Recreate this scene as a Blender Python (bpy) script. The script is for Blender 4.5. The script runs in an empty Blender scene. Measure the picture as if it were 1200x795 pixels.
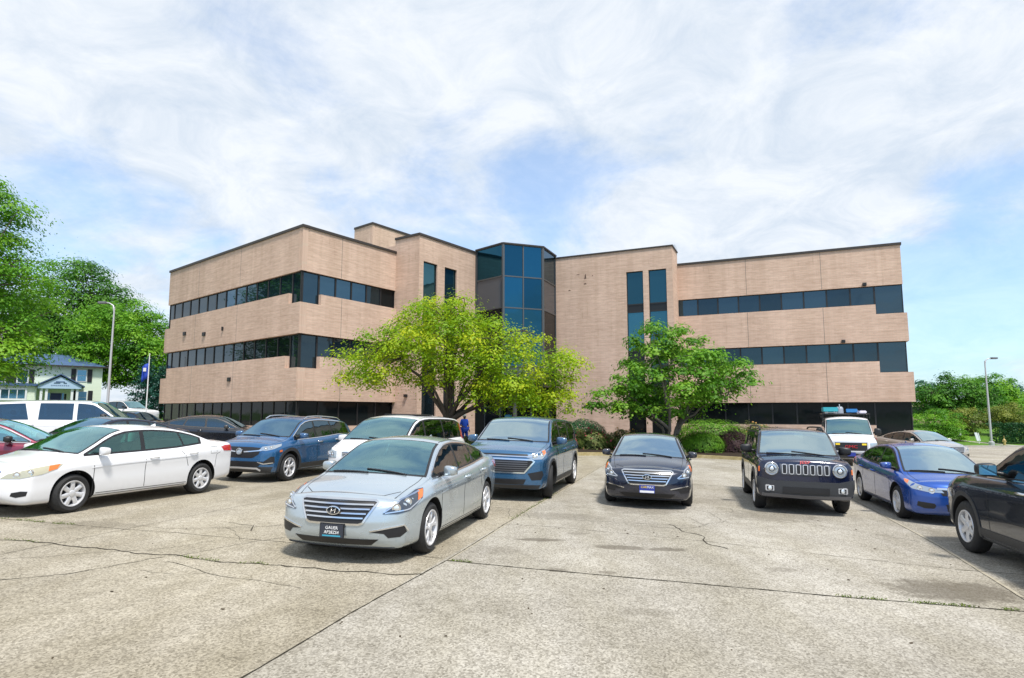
import bpy, bmesh, math, random
import numpy as np
from mathutils import Vector, Matrix
from mathutils.bvhtree import BVHTree
from mathutils.geometry import delaunay_2d_cdt
R = math.radians
PI = math.pi
random.seed(7)
scene = bpy.context.scene

# ------------------------------------------------------------------ camera
KS = 0.0236                      # the lot falls gently towards the right
cam_d = bpy.data.cameras.new('camera')
cam = bpy.data.objects.new('camera', cam_d)
scene.collection.objects.link(cam)
scene.camera = cam
cam.location = (0, 0, 1.889)
cam.rotation_euler = (R(90 + 6.23), 0, 0)
cam_d.sensor_width = 36
cam_d.lens = 710.74 / 1200 * 36
cam_d.shift_y = 8.28 / 1200
cam_d.clip_start = 0.1
cam_d.clip_end = 3000

# ------------------------------------------------------------------ light
SUN_EL, SUN_AZ = R(63), R(155)       # azimuth clockwise from +Y (north)
world = bpy.data.worlds.new('World')
scene.world = world
world.use_nodes = True
wn, wl = world.node_tree.nodes, world.node_tree.links
wn.clear()
def wnode(t, **kw):
    n = wn.new(t)
    for k, v in kw.items():
        setattr(n, k, v)
    return n
w_out = wnode('ShaderNodeOutputWorld')
w_bg = wnode('ShaderNodeBackground')
w_sky = wnode('ShaderNodeTexSky', sky_type='NISHITA', sun_disc=False)
w_sky.sun_elevation = SUN_EL
w_sky.sun_rotation = SUN_AZ
w_sky.air_density = 1.0
w_sky.dust_density = 1.2
w_sky.ozone_density = 1.6
w_bg.inputs['Strength'].default_value = 0.125
w_tc = wnode('ShaderNodeTexCoord')
w_sep = wnode('ShaderNodeSeparateXYZ')
wl.new(w_tc.outputs['Generated'], w_sep.inputs[0])
# project the view direction on a flat cloud deck
w_z = wnode('ShaderNodeMath', operation='MAXIMUM'); wl.new(w_sep.outputs['Z'], w_z.inputs[0]); w_z.inputs[1].default_value = 0.0
w_za = wnode('ShaderNodeMath', operation='ADD'); wl.new(w_z.outputs[0], w_za.inputs[0]); w_za.inputs[1].default_value = 0.34
w_x = wnode('ShaderNodeMath', operation='DIVIDE'); wl.new(w_sep.outputs['X'], w_x.inputs[0]); wl.new(w_za.outputs[0], w_x.inputs[1])
w_y = wnode('ShaderNodeMath', operation='DIVIDE'); wl.new(w_sep.outputs['Y'], w_y.inputs[0]); wl.new(w_za.outputs[0], w_y.inputs[1])
w_c = wnode('ShaderNodeCombineXYZ'); wl.new(w_x.outputs[0], w_c.inputs[0]); wl.new(w_y.outputs[0], w_c.inputs[1])
w_map = wnode('ShaderNodeMapping'); wl.new(w_c.outputs[0], w_map.inputs[0])
w_map.inputs['Location'].default_value = (3.1, 1.4, 0)
w_map.inputs['Rotation'].default_value = (0, 0, R(20))
w_map.inputs['Scale'].default_value = (1.0, 1.05, 1)
w_n1 = wnode('ShaderNodeTexNoise'); wl.new(w_map.outputs[0], w_n1.inputs['Vector'])
w_n1.inputs['Scale'].default_value = 1.7; w_n1.inputs['Detail'].default_value = 9; w_n1.inputs['Roughness'].default_value = 0.62
w_n1.inputs['Distortion'].default_value = 0.35
w_n2 = wnode('ShaderNodeTexNoise'); wl.new(w_map.outputs[0], w_n2.inputs['Vector'])
w_n2.inputs['Scale'].default_value = 5.5; w_n2.inputs['Detail'].default_value = 10; w_n2.inputs['Roughness'].default_value = 0.66; w_n2.inputs['Distortion'].default_value = .5
# openings in the deck, where blue shows: soft spots given as directions
def w_spot(d, r):
    v = Vector(d).normalized()
    dp = wnode('ShaderNodeVectorMath', operation='DOT_PRODUCT')
    nv = wnode('ShaderNodeVectorMath', operation='NORMALIZE'); wl.new(w_tc.outputs['Generated'], nv.inputs[0])
    wl.new(nv.outputs[0], dp.inputs[0]); dp.inputs[1].default_value = v
    mr = wnode('ShaderNodeMapRange', interpolation_type='SMOOTHSTEP'); wl.new(dp.outputs['Value'], mr.inputs['Value'])
    mr.inputs['From Min'].default_value = math.cos(R(r)); mr.inputs['From Max'].default_value = 1.0
    return mr.outputs['Result']
SPOTS = [((-0.06, 1, 0.33), 13, .12), ((-0.36, 1, 0.28), 12, .12), ((0.80, 1, 0.10), 19, .26), ((-0.66, 1, 0.24), 13, .16), ((0.08, 1, 0.36), 8, .07),
         ((-0.36, 1, 0.52), 7, .08), ((-0.5, -1, 0.35), 26, .30), ((0.7, -1, 0.5), 24, .26), ((-.1,-1,.75),22,.24), ((.1,-1,.3),18,.25), ((-.9,-.6,.8),18,.2), ((.9,-.5,.9),16,.18), ((0,1,1.5),18,.15), ((-.55,1,1.25),15,.14), ((.55,1,1.3),15,.15), ((0,.3,1.6),18,.13)]
acc = None
for d, r_, a in SPOTS:
    m = wnode('ShaderNodeMath', operation='MULTIPLY'); wl.new(w_spot(d, r_), m.inputs[0]); m.inputs[1].default_value = a
    if acc is None: acc = m.outputs[0]
    else:
        s = wnode('ShaderNodeMath', operation='ADD'); wl.new(acc, s.inputs[0]); wl.new(m.outputs[0], s.inputs[1]); acc = s.outputs[0]
w_sub = wnode('ShaderNodeMath', operation='SUBTRACT'); wl.new(w_n1.outputs['Fac'], w_sub.inputs[0]); wl.new(acc, w_sub.inputs[1])
w_cov = wnode('ShaderNodeMapRange', interpolation_type='SMOOTHSTEP'); wl.new(w_sub.outputs[0], w_cov.inputs['Value'])
w_cov.inputs['From Min'].default_value = 0.24; w_cov.inputs['From Max'].default_value = 0.46
w_cov.inputs['To Min'].default_value = 0.40; w_cov.inputs['To Max'].default_value = 0.97
w_cc = wnode('ShaderNodeMapRange'); wl.new(w_n2.outputs['Fac'], w_cc.inputs['Value'])
w_cc.inputs['From Min'].default_value = 0.33; w_cc.inputs['From Max'].default_value = 0.62
w_cm = wnode('ShaderNodeMix', data_type='RGBA'); wl.new(w_cc.outputs[0], w_cm.inputs['Factor'])
w_cm.inputs['A'].default_value = (4.2, 4.75, 5.45, 1); w_cm.inputs['B'].default_value = (5.7, 5.95, 6.25, 1)
w_sk = wnode('ShaderNodeMix', data_type='RGBA', blend_type='MULTIPLY'); w_sk.inputs['Factor'].default_value = 1.0
wl.new(w_sky.outputs[0], w_sk.inputs['A']); w_sk.inputs['B'].default_value = (0.95, 1.32, 1.55, 1)
w_mix = wnode('ShaderNodeMix', data_type='RGBA'); wl.new(w_cov.outputs[0], w_mix.inputs['Factor'])
wl.new(w_sk.outputs['Result'], w_mix.inputs['A']); wl.new(w_cm.outputs['Result'], w_mix.inputs['B'])
wl.new(w_mix.outputs['Result'], w_bg.inputs['Color'])
wl.new(w_bg.outputs[0], w_out.inputs['Surface'])

sun_d = bpy.data.lights.new('sun', 'SUN')
sun_d.energy = 3.7
sun_d.angle = R(8)
sun_d.color = (1.0, 0.95, 0.87)
sun = bpy.data.objects.new('sun', sun_d)
scene.collection.objects.link(sun)
sd = Vector((math.sin(SUN_AZ) * math.cos(SUN_EL), math.cos(SUN_AZ) * math.cos(SUN_EL), math.sin(SUN_EL)))
sun.rotation_euler = sd.to_track_quat('Z', 'Y').to_euler()
vs = scene.view_settings
vs.view_transform = 'Standard'; vs.look = 'None'; vs.gamma = 1; vs.exposure = 0.42
vs.use_curve_mapping = False

# ------------------------------------------------------------------ materials
def new_mat(name):
    m = bpy.data.materials.new(name); m.use_nodes = True
    n, l = m.node_tree.nodes, m.node_tree.links
    return m, n, l, n['Principled BSDF']
def plain(name, col, rough=.5, metal=0., spec=.5, coat=0., emit=None, noise=0.0, nscale=8, bump=0.0):
    m, n, l, b = new_mat(name)
    b.inputs['Base Color'].default_value = (*col, 1)
    b.inputs['Roughness'].default_value = rough
    b.inputs['Metallic'].default_value = metal
    b.inputs['Specular IOR Level'].default_value = spec
    b.inputs['Coat Weight'].default_value = coat
    b.inputs['Coat Roughness'].default_value = .03
    if emit:
        b.inputs['Emission Color'].default_value = (*emit[0], 1); b.inputs['Emission Strength'].default_value = emit[1]
    if noise or bump:
        tc = n.new('ShaderNodeTexCoord'); t = n.new('ShaderNodeTexNoise'); t.inputs['Scale'].default_value = nscale
        t.inputs['Detail'].default_value = 6
        l.new(tc.outputs['Object'], t.inputs['Vector'])
        if noise:
            mx = n.new('ShaderNodeMix'); mx.data_type = 'RGBA'
            mx.inputs['A'].default_value = (*[c * (1 - noise) for c in col], 1)
            mx.inputs['B'].default_value = (*[min(1, c * (1 + noise)) for c in col], 1)
            l.new(t.outputs['Fac'], mx.inputs['Factor']); l.new(mx.outputs['Result'], b.inputs['Base Color'])
        if bump:
            bp = n.new('ShaderNodeBump'); bp.inputs['Strength'].default_value = bump; bp.inputs['Distance'].default_value = .02
            l.new(t.outputs['Fac'], bp.inputs['Height']); l.new(bp.outputs[0], b.inputs['Normal'])
    return m
def paint(name, col, metal=.0, rough=.32):
    m, n, l, b = new_mat(name)
    tc = n.new('ShaderNodeTexCoord')
    t = n.new('ShaderNodeTexNoise'); t.inputs['Scale'].default_value = 2.2; t.inputs['Detail'].default_value = 5
    l.new(tc.outputs['Object'], t.inputs['Vector'])
    mr = n.new('ShaderNodeMapRange'); l.new(t.outputs['Fac'], mr.inputs['Value'])
    mr.inputs['To Min'].default_value = rough - .06; mr.inputs['To Max'].default_value = rough + .10
    l.new(mr.outputs[0], b.inputs['Roughness'])
    # road dust towards the sills
    sp = n.new('ShaderNodeSeparateXYZ'); l.new(tc.outputs['Object'], sp.inputs[0])
    dz = n.new('ShaderNodeMapRange'); l.new(sp.outputs['Z'], dz.inputs['Value'])
    dz.inputs['From Min'].default_value = .22; dz.inputs['From Max'].default_value = .55
    dz.inputs['To Min'].default_value = .30; dz.inputs['To Max'].default_value = .0
    t2 = n.new('ShaderNodeTexNoise'); t2.inputs['Scale'].default_value = 9; t2.inputs['Detail'].default_value = 4
    l.new(tc.outputs['Object'], t2.inputs['Vector'])
    mu = n.new('ShaderNodeMath'); mu.operation = 'MULTIPLY'; l.new(dz.outputs[0], mu.inputs[0]); l.new(t2.outputs['Fac'], mu.inputs[1])
    mx = n.new('ShaderNodeMix'); mx.data_type = 'RGBA'; l.new(mu.outputs[0], mx.inputs['Factor'])
    mx.inputs['A'].default_value = (*col, 1); mx.inputs['B'].default_value = (.25, .22, .18, 1)
    l.new(mx.outputs['Result'], b.inputs['Base Color'])
    b.inputs['Metallic'].default_value = metal
    b.inputs['Coat Weight'].default_value = 1.0
    b.inputs['Coat Roughness'].default_value = .035
    return m
def autoglass(name, tint, refl=.28, rcol=(.9, .95, 1)):
    # see-through tinted glass with a strong clear-coat like mirror image
    m, n, l, b = new_mat(name); n.remove(b)
    tr = n.new('ShaderNodeBsdfTransparent'); tr.inputs[0].default_value = (*tint, 1)
    gl = n.new('ShaderNodeBsdfGlossy'); gl.inputs['Color'].default_value = (*rcol, 1); gl.inputs['Roughness'].default_value = .015
    fr = n.new('ShaderNodeFresnel'); fr.inputs[0].default_value = 1.5
    ma = n.new('ShaderNodeMath'); ma.operation = 'MULTIPLY_ADD'; ma.use_clamp = True; l.new(fr.outputs[0], ma.inputs[0]); ma.inputs[1].default_value = 1.2; ma.inputs[2].default_value = refl
    tc = n.new('ShaderNodeTexCoord'); t = n.new('ShaderNodeTexNoise'); t.inputs['Scale'].default_value = 1.5; t.inputs['Detail'].default_value = 2; l.new(tc.outputs['Object'], t.inputs['Vector'])
    bp = n.new('ShaderNodeBump'); bp.inputs['Strength'].default_value = .12; bp.inputs['Distance'].default_value = .06; l.new(t.outputs['Fac'], bp.inputs['Height']); l.new(bp.outputs[0], gl.inputs['Normal'])
    mx = n.new('ShaderNodeMixShader'); l.new(ma.outputs[0], mx.inputs[0]); l.new(tr.outputs[0], mx.inputs[1]); l.new(gl.outputs[0], mx.inputs[2])
    l.new(mx.outputs[0], n['Material Output'].inputs['Surface'])
    return m
def glass(name, col, metal, rough=.02, spec=.6):
    m, n, l, b = new_mat(name)
    oi = n.new('ShaderNodeObjectInfo'); vr = n.new('ShaderNodeMapRange'); l.new(oi.outputs['Random'], vr.inputs['Value']); vr.inputs['To Min'].default_value = .62; vr.inputs['To Max'].default_value = 1.30
    mc = n.new('ShaderNodeVectorMath'); mc.operation = 'SCALE'; mc.inputs[0].default_value = col; l.new(vr.outputs[0], mc.inputs['Scale']); l.new(mc.outputs[0], b.inputs['Base Color']); b.inputs['Metallic'].default_value = metal
    b.inputs['Roughness'].default_value = rough; b.inputs['Specular IOR Level'].default_value = spec
    tc = n.new('ShaderNodeTexCoord'); t = n.new('ShaderNodeTexNoise'); t.inputs['Scale'].default_value = .8; t.inputs['Detail'].default_value = 2
    l.new(tc.outputs['Object'], t.inputs['Vector'])
    bp = n.new('ShaderNodeBump'); bp.inputs['Strength'].default_value = .12; bp.inputs['Distance'].default_value = .05
    l.new(t.outputs['Fac'], bp.inputs['Height']); l.new(bp.outputs[0], b.inputs['Normal'])
    return m
M = {}
M['black'] = plain('black_plastic', (.012, .012, .014), .45)
M['trim'] = plain('dark_trim', (.03, .032, .036), .55, noise=.2, nscale=30)
M['well'] = plain('wheel_well', (.006, .006, .006), .9)
M['seam'] = plain('panel_gap', (.01, .01, .012), .7)
M['tyre'] = plain('tyre_rubber', (.018, .018, .019), .75, noise=.3, nscale=20, bump=.3)
M['alloy'] = plain('alloy', (.66, .66, .68), .32, .35)
M['alloy_dark'] = plain('alloy_dark', (.14, .14, .15), .35, .5)
M['brake'] = plain('brake_disc', (.05, .05, .055), .5, .5)
M['chrome'] = plain('chrome', (.75, .76, .78), .12, 1.)
M['lamp'] = plain('lamp_glass', (.42, .47, .52), .08, .55, .8, 1.)
M['lamp_dark'] = plain('lamp_housing', (.03, .04, .06), .12, .2, .8, 1.)
M['lens'] = plain('lamp_lens', (.8, .85, .9), .05, .6, .8, 1.)
M['lamp_yellowed'] = plain('aged_lamp_glass', (.50, .47, .34), .2, .3, .6, .6)
M['amber'] = plain('amber_lens', (.75, .16, .02), .2, 0, .6, .8)
M['red'] = plain('red_lens', (.45, .01, .015), .15, 0, .6, 1.)
M['wind'] = autoglass('windscreen', (.42, .74, .74), .30, (.60, .96, .98))
M['wind_blue'] = autoglass('windscreen_blue', (.10, .25, .45), .26, (.45, .75, 1))
M['wind_pale'] = autoglass('windscreen_pale', (.38, .66, .68), .50, (.80, .98, 1))
M['side'] = autoglass('side_glass', (.42, .55, .50), .05)
M['side_blue'] = autoglass('side_glass_blue', (.05, .12, .20), .10, (.6, .85, 1))
M['mirror_face'] = glass('mirror_face', (.10, .25, .38), .9)
M['cabin'] = plain('cabin_trim', (.10, .10, .10), .7)
M['seat'] = plain('seat_cloth', (.24, .23, .22), .8, noise=.15, nscale=12)
M['white_letter'] = plain('white_letters', (.8, .8, .8), .5)
M['red_letter'] = plain('red_letters', (.55, .02, .03), .4)
M['yellow_letter'] = plain('yellow_letters', (.85, .6, .03), .4)
M['plate_dark'] = plain('plate_dark', (.03, .035, .05), .4)
M['plate_blue'] = plain('plate_blue', (.02, .04, .28), .4)
M['plate_white'] = plain('plate_white', (.75, .75, .78), .4)
M['cyan_letter'] = plain('cyan_strip', (.05, .35, .5), .4)

# ------------------------------------------------------------------ scene helpers
def gz(x, y):
    """height of the ground"""
    xs_ = max(-16., min(30., x))
    z = -KS * xs_
    def t(a): return max(0., min(1., a))
    def sm(a): a = t(a); return a * a * (3 - 2 * a)
    z += 1.0 * sm((y - 28) / 32) ** 2 * sm((-x - 12) / 25)
    z += 1.3 * sm((y - 49) / 26) * sm((x - 18) / 16)
    return z
def link(name, me, mats=None, parent=None):
    o = bpy.data.objects.new(name, me); scene.collection.objects.link(o)
    if mats:
        for m in (mats if isinstance(mats, (list, tuple)) else [mats]): me.materials.append(m)
    if parent is not None: o.parent = parent
    return o
def tag(o, label=None, cat=None, group=None, kind=None):
    if label: o['label'] = label
    if cat: o['category'] = cat
    if group: o['group'] = group
    if kind: o['kind'] = kind
    return o
def empty(name, loc, rz=0., tilt=False):
    o = bpy.data.objects.new(name, None); scene.collection.objects.link(o)
    o.location = loc
    m = Matrix.Rotation(rz, 3, 'Z')
    if tilt: m = Matrix.Rotation(math.atan(KS), 3, 'Y') @ m
    o.rotation_euler = m.to_euler()
    o.empty_display_size = .3
    return o
class MB:
    def __init__(s): s.v = []; s.f = []; s.mi = []; s.uv = {}
    def face(s, pts, mi=0, uv=None):
        i = len(s.v); s.v += [tuple(p) for p in pts]; s.f.append(tuple(range(i, i + len(pts)))); s.mi.append(mi)
        if uv: s.uv[len(s.f) - 1] = uv
    def box(s, x0, x1, y0, y1, z0, z1, mi=0, fn=None):
        c = [(x0, y0, z0), (x1, y0, z0), (x1, y1, z0), (x0, y1, z0), (x0, y0, z1), (x1, y0, z1), (x1, y1, z1), (x0, y1, z1)]
        if fn: c = [fn(*p) for p in c]
        i = len(s.v); s.v += c
        for q in ((0, 3, 2, 1), (4, 5, 6, 7), (0, 1, 5, 4), (1, 2, 6, 5), (2, 3, 7, 6), (3, 0, 4, 7)):
            s.f.append(tuple(i + k for k in q)); s.mi.append(mi)
    def tube(s, pts, rad, n=8, mi=0, cap=True):
        pts = [Vector(p) for p in pts]
        if not isinstance(rad, (list, tuple)): rad = [rad] * len(pts)
        base = len(s.v); ref = None
        for k, p in enumerate(pts):
            d = (pts[min(k + 1, len(pts) - 1)] - pts[max(k - 1, 0)])
            if d.length < 1e-9: d = Vector((0, 0, 1))
            d.normalize()
            if ref is None: ref = d.orthogonal().normalized()
            a = (ref - d * ref.dot(d));
            if a.length < 1e-6: a = d.orthogonal()
            a.normalize(); ref = a; b = d.cross(a)
            for j in range(n):
                t = 2 * PI * j / n
                s.v.append(tuple(p + (a * math.cos(t) + b * math.sin(t)) * rad[k]))
        for k in range(len(pts) - 1):
            for j in range(n):
                s.f.append((base + k * n + j, base + k * n + (j + 1) % n, base + (k + 1) * n + (j + 1) % n, base + (k + 1) * n + j)); s.mi.append(mi)
        if cap:
            s.f.append(tuple(base + j for j in reversed(range(n)))); s.mi.append(mi)
            s.f.append(tuple(base + (len(pts) - 1) * n + j for j in range(n))); s.mi.append(mi)
    def lathe(s, prof, n=32, axis='z', mi=0, origin=(0, 0, 0), cap=True):
        base = len(s.v)
        for r_, h_ in prof:
            for j in range(n):
                t = 2 * PI * j / n; a, b = r_ * math.cos(t), r_ * math.sin(t)
                p = (a, b, h_) if axis == 'z' else (a, h_, b) if axis == 'y' else (h_, a, b)
                s.v.append((p[0] + origin[0], p[1] + origin[1], p[2] + origin[2]))
        for k in range(len(prof) - 1):
            for j in range(n):
                s.f.append((base + k * n + j, base + k * n + (j + 1) % n, base + (k + 1) * n + (j + 1) % n, base + (k + 1) * n + j)); s.mi.append(mi)
        for k, rev in ((0, True), (len(prof) - 1, False)):
            if cap and prof[k][0] > 2e-3:
                s.f.append(tuple(base + k * n + j for j in (reversed(range(n)) if rev else range(n)))); s.mi.append(mi)
    def build(s, name, mats, parent=None, smooth=None, recalc=True, bevel=0):
        me = bpy.data.meshes.new(name); me.from_pydata(s.v, [], s.f)
        for p, m in zip(me.polygons, s.mi): p.material_index = m
        if s.uv:
            ul = me.uv_layers.new(name='UVMap')
            for fi, uv in s.uv.items():
                p = me.polygons[fi]
                for k, li in enumerate(p.loop_indices): ul.data[li].uv = uv[k]
        if recalc:
            bm = bmesh.new(); bm.from_mesh(me); bmesh.ops.remove_doubles(bm, verts=bm.verts, dist=1e-5)
            bmesh.ops.recalc_face_normals(bm, faces=bm.faces)
            if bevel: bmesh.ops.bevel(bm, geom=list(bm.edges), offset=bevel, segments=2, affect='EDGES', clamp_overlap=True)
            bm.to_mesh(me); bm.free()
        if smooth is not None: smooth_me(me, smooth)
        me.update()
        return link(name, me, mats, parent)
def smooth_me(me, deg=30):
    me.shade_smooth() if hasattr(me, 'shade_smooth') else [setattr(p, 'use_smooth', True) for p in me.polygons]
    me.set_sharp_from_angle(angle=R(deg))
def text_part(s, size, mat, parent, loc, rot, name='lettering', ext=.002, sx=1.):
    cu = bpy.data.curves.new('txt', 'FONT'); cu.body = s; cu.size = size; cu.align_x = 'CENTER'; cu.align_y = 'CENTER'; cu.extrude = ext
    cu.resolution_u = 2
    o = bpy.data.objects.new('txt', cu); scene.collection.objects.link(o)
    bpy.context.view_layer.update()
    me = bpy.data.meshes.new_from_object(o.evaluated_get(bpy.context.evaluated_depsgraph_get()))
    bpy.data.objects.remove(o)
    if sx != 1.: me.transform(Matrix.Diagonal((sx, 1, 1, 1)))
    t = link(name, me, None, parent); me.materials.clear(); me.materials.append(mat)
    t.location = loc; t.rotation_euler = rot
    return t
# ------------------------------------------------------------------ cars
def pchip(pts):
    pts = sorted(pts); x = np.array([p[0] for p in pts], float); y = np.array([p[1] for p in pts], float)
    h = np.diff(x); d = np.diff(y) / h; m = np.zeros(len(x))
    for i in range(1, len(x) - 1):
        if d[i - 1] * d[i] > 0:
            w1, w2 = 2 * h[i] + h[i - 1], h[i] + 2 * h[i - 1]
            m[i] = (w1 + w2) / (w1 / d[i - 1] + w2 / d[i])
    m[0], m[-1] = d[0], d[-1]
    def f(t):
        t = min(max(t, x[0]), x[-1]); i = min(int(np.searchsorted(x, t, 'right')) - 1, len(x) - 2); i = max(i, 0)
        s = (t - x[i]) / h[i]
        return float((2*s**3-3*s**2+1)*y[i] + (s**3-2*s**2+s)*h[i]*m[i] + (-2*s**3+3*s**2)*y[i+1] + (s**3-s**2)*h[i]*m[i+1])
    return f
def chaikin(p, it=2):
    for _ in range(it):
        q = [p[0]]
        for a, b in zip(p[:-1], p[1:]):
            q.append((a[0]*.75+b[0]*.25, a[1]*.75+b[1]*.25)); q.append((a[0]*.25+b[0]*.75, a[1]*.25+b[1]*.75))
        q.append(p[-1]); p = q
    return p
def inpoly(x, y, P):
    c = False; j = len(P) - 1
    for i in range(len(P)):
        if (P[i][1] > y) != (P[j][1] > y) and x < (P[j][0]-P[i][0])*(y-P[i][1])/(P[j][1]-P[i][1]) + P[i][0]: c = not c
        j = i
    return c
def dense(P, res, closed=True):
    out = []
    n = len(P)
    for i in range(n if closed else n - 1):
        a, b = P[i], P[(i + 1) % n]
        k = max(1, int(math.ceil(math.dist(a, b) / res)))
        for j in range(k): out.append(tuple(a[q] + (b[q] - a[q]) * j / k for q in range(len(a))))
    if not closed: out.append(tuple(P[-1]))
    return out
class Car:
    def __init__(s, name, label, cat, loc, yaw, spec, group='cars in the parking lot'):
        s.P = P = spec
        s.root = empty(name, (loc[0], loc[1], gz(loc[0], loc[1]) + loc[2] if len(loc) > 2 else gz(*loc)), R(yaw), tilt=abs(loc[0]) < 15)
        tag(s.root, label, cat, group)
        s.top, s.belt, s.hw, s.low = pchip(P['top']), pchip(P['belt']), pchip(P['hw']), pchip(P['low'])
        s.tum = P.get('tum', .45); s.crown = P.get('crown', .06)
        s.build_body()
    # half section, bottom centre to top centre
    def edge(s, x):
        zb, zt, h = s.belt(x), s.top(x), s.hw(x)
        ze = max(zt - s.crown, zb + .006); hs = h - s.P.get('shoulder', .075)
        return hs - s.tum * (ze - zb), ze
    def section(s, x):
        B, zb, zt, h = s.low(x), s.belt(x), s.top(x), s.hw(x)
        ye, ze = s.edge(x); zt = max(zt, ze + .004); hs = h - s.P.get('shoulder', .075)
        H = zb - B
        cr = s.P.get('crease', .020)
        c = [(0, B), (h * .6, B), (h - .10, B + .005), (h - .03, B + .05), (h - .012, B + .12), (h, B + .40 * H), (h - .004, B + .58 * H),
             (h + cr - .012, zb - .20 * H), (h - .018 + cr * .3, zb - .12 * H), (h - .045, zb - .025), (hs, zb), (hs - s.tum * (ze - zb) * .5 + .012 * min(1, (ze - zb) / .3), (zb + ze) / 2), (ye, ze)]
        for u in (.94, .82, .64, .42, .2): c.append((ye * u, ze + (zt - ze) * (1 - u ** 2.1)))
        c.append((0, zt))
        return chaikin(c, 2)
    def build_body(s):
        P = s.P; xf, xr = P['xf'], P['xr']; cf, cr_ = P.get('capf', .30), P.get('capr', .25)
        nf, nr = P.get('nf', 2.8), P.get('nr', 2.8)
        xs = np.linspace(xr + cr_, xf - cf, int((xf - xr) / .045))
        rings = []
        def loop(h, x, sc=1., zc=.5, dx=0.):
            L = [(x + dx, y * sc, zc + (z - zc) * sc) for y, z in h] + [(x + dx, -y * sc, zc + (z - zc) * sc) for y, z in reversed(h[1:-1])]
            return L
        def cap(x0, depth, n, zc, sgn):
            h = s.section(x0); out = []
            for k in range(1, 13):
                ph = k / 12 * PI / 2
                sc = max(math.cos(ph), 0) ** (2 / n); X = math.sin(ph) ** (2 / n) * depth
                if k == 12: sc = .0
                L = loop(h, x0 + sgn * X, sc, zc)
                L2 = []
                for (x, y, z) in L:
                    cfac = X / depth
                    rk = P.get('rake_f' if sgn > 0 else 'rake_r', 0.)
                    x += -sgn * cfac * rk * max(0., z - .52)
                    x += -sgn * cfac * P.get('chin', .12) * max(0., .36 - z)
                    x += -sgn * cfac * P.get('plan_f' if sgn > 0 else 'plan_r', .10) * (abs(y) / max(.1, s.hw(x0))) ** 2
                    L2.append((x, y, z))
                out.append(L2)
            return out
        rings += list(reversed(cap(xs[0], cr_, nr, P.get('zcr', .62), -1)))
        for x in xs: rings.append(loop(s.section(x), x))
        rings += cap(xs[-1], cf, nf, P.get('zcf', .52), 1)
        n = len(rings[0]); v = []; f = []
        body = rings[1:-1]
        for L in body: v += L
        for k in range(len(body) - 1):
            for j in range(n): f.append((k*n+j, k*n+(j+1) % n, (k+1)*n+(j+1) % n, (k+1)*n+j))
        a = len(v); v.append(rings[0][0]); v.append(rings[-1][0])
        for j in range(n):
            f.append((a, (j+1) % n, j)); o = (len(body)-1)*n; f.append((a+1, o+j, o+(j+1) % n))
        me = bpy.data.meshes.new('body'); me.from_pydata(v, [], f)
        bm = bmesh.new(); bm.from_mesh(me); bmesh.ops.recalc_face_normals(bm, faces=bm.faces); bm.to_mesh(me)
        s.bvh = BVHTree.FromBMesh(bm); bm.free()
        me.materials.append(P['paint']); me.materials.append(M['well'])
        o = link('body', me, None, s.root)
        if P.get('wheels', True):
            mb = MB()
            for xw in P['axles']:
                for sg in (1, -1):
                    h = s.hw(xw)
                    y0, y1 = sg * (h - .36), sg * (h + .15)
                    mb.lathe([(P['R'] + .055, min(y0, y1)), (P['R'] + .055, max(y0, y1))], 40, 'y', 0, (xw, 0, P['R'] + .015))
            cut = mb.build('cutter', [M['well']], s.root)
            md = o.modifiers.new('b', 'BOOLEAN'); md.object = cut; md.operation = 'DIFFERENCE'; md.solver = 'EXACT'; md.material_mode = 'TRANSFER'
            bpy.context.view_layer.update()
            me2 = bpy.data.meshes.new_from_object(o.evaluated_get(bpy.context.evaluated_depsgraph_get()))
            o.modifiers.clear(); o.data = me2; me2.name = 'body'
            bpy.data.objects.remove(cut)
            me = me2
        smooth_me(me, 38)
        s.body = o
    def hit(s, o, d):
        loc, nor, i, dist = s.bvh.ray_cast(o, d)
        return loc, nor
    def cast(s, u, v, n):
        """project (u,v) in the plane seen from direction n onto the skin"""
        n = Vector(n).normalized()
        up = Vector((0, 1, 0)) if abs(n.z) > .9 else Vector((0, 0, 1))
        if abs(n.z) > .9: U, V = Vector((1, 0, 0)), Vector((0, 1, 0))
        else:
            U = up.cross(n).normalized(); V = n.cross(U)
        o = U * u + V * v + n * 6
        loc, nor = s.hit(o, -n)
        if loc is None:
            loc, nor, i, d = s.bvh.find_nearest(U * u + V * v + n * 2.0)
        if nor.dot(n) < 0: nor = -nor
        return loc, nor
    def uvof(s, p, n):
        n = Vector(n).normalized(); p = Vector(p)
        if abs(n.z) > .9: return (p.x, p.y)
        U = Vector((0, 0, 1)).cross(n).normalized(); V = n.cross(U)
        return (p.dot(U), p.dot(V))
    def _emit(s, name, V, F, B, mat, parent, mirror, smooth, depth=.014):
        """V: (loc, nor) skin points already offset; B: boundary edges"""
        outs = []
        for sg in ((1, -1) if mirror else (1,)):
            vs_ = [(p.x, p.y * sg, p.z) for p, _ in V]; fs = [tuple(f if sg > 0 else reversed(f)) for f in F]
            m = {}
            for a, b in B:
                for k in (a, b):
                    if k not in m:
                        p, nn = V[k]; q = p - nn * depth; m[k] = len(vs_); vs_.append((q.x, q.y * sg, q.z))
                fs.append((a, b, m[b], m[a]))
            me = bpy.data.meshes.new(name); me.from_pydata(vs_, [], fs)
            smooth_me(me, 40)
            outs.append(link(name, me, mat, parent or s.root))
        return outs
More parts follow.
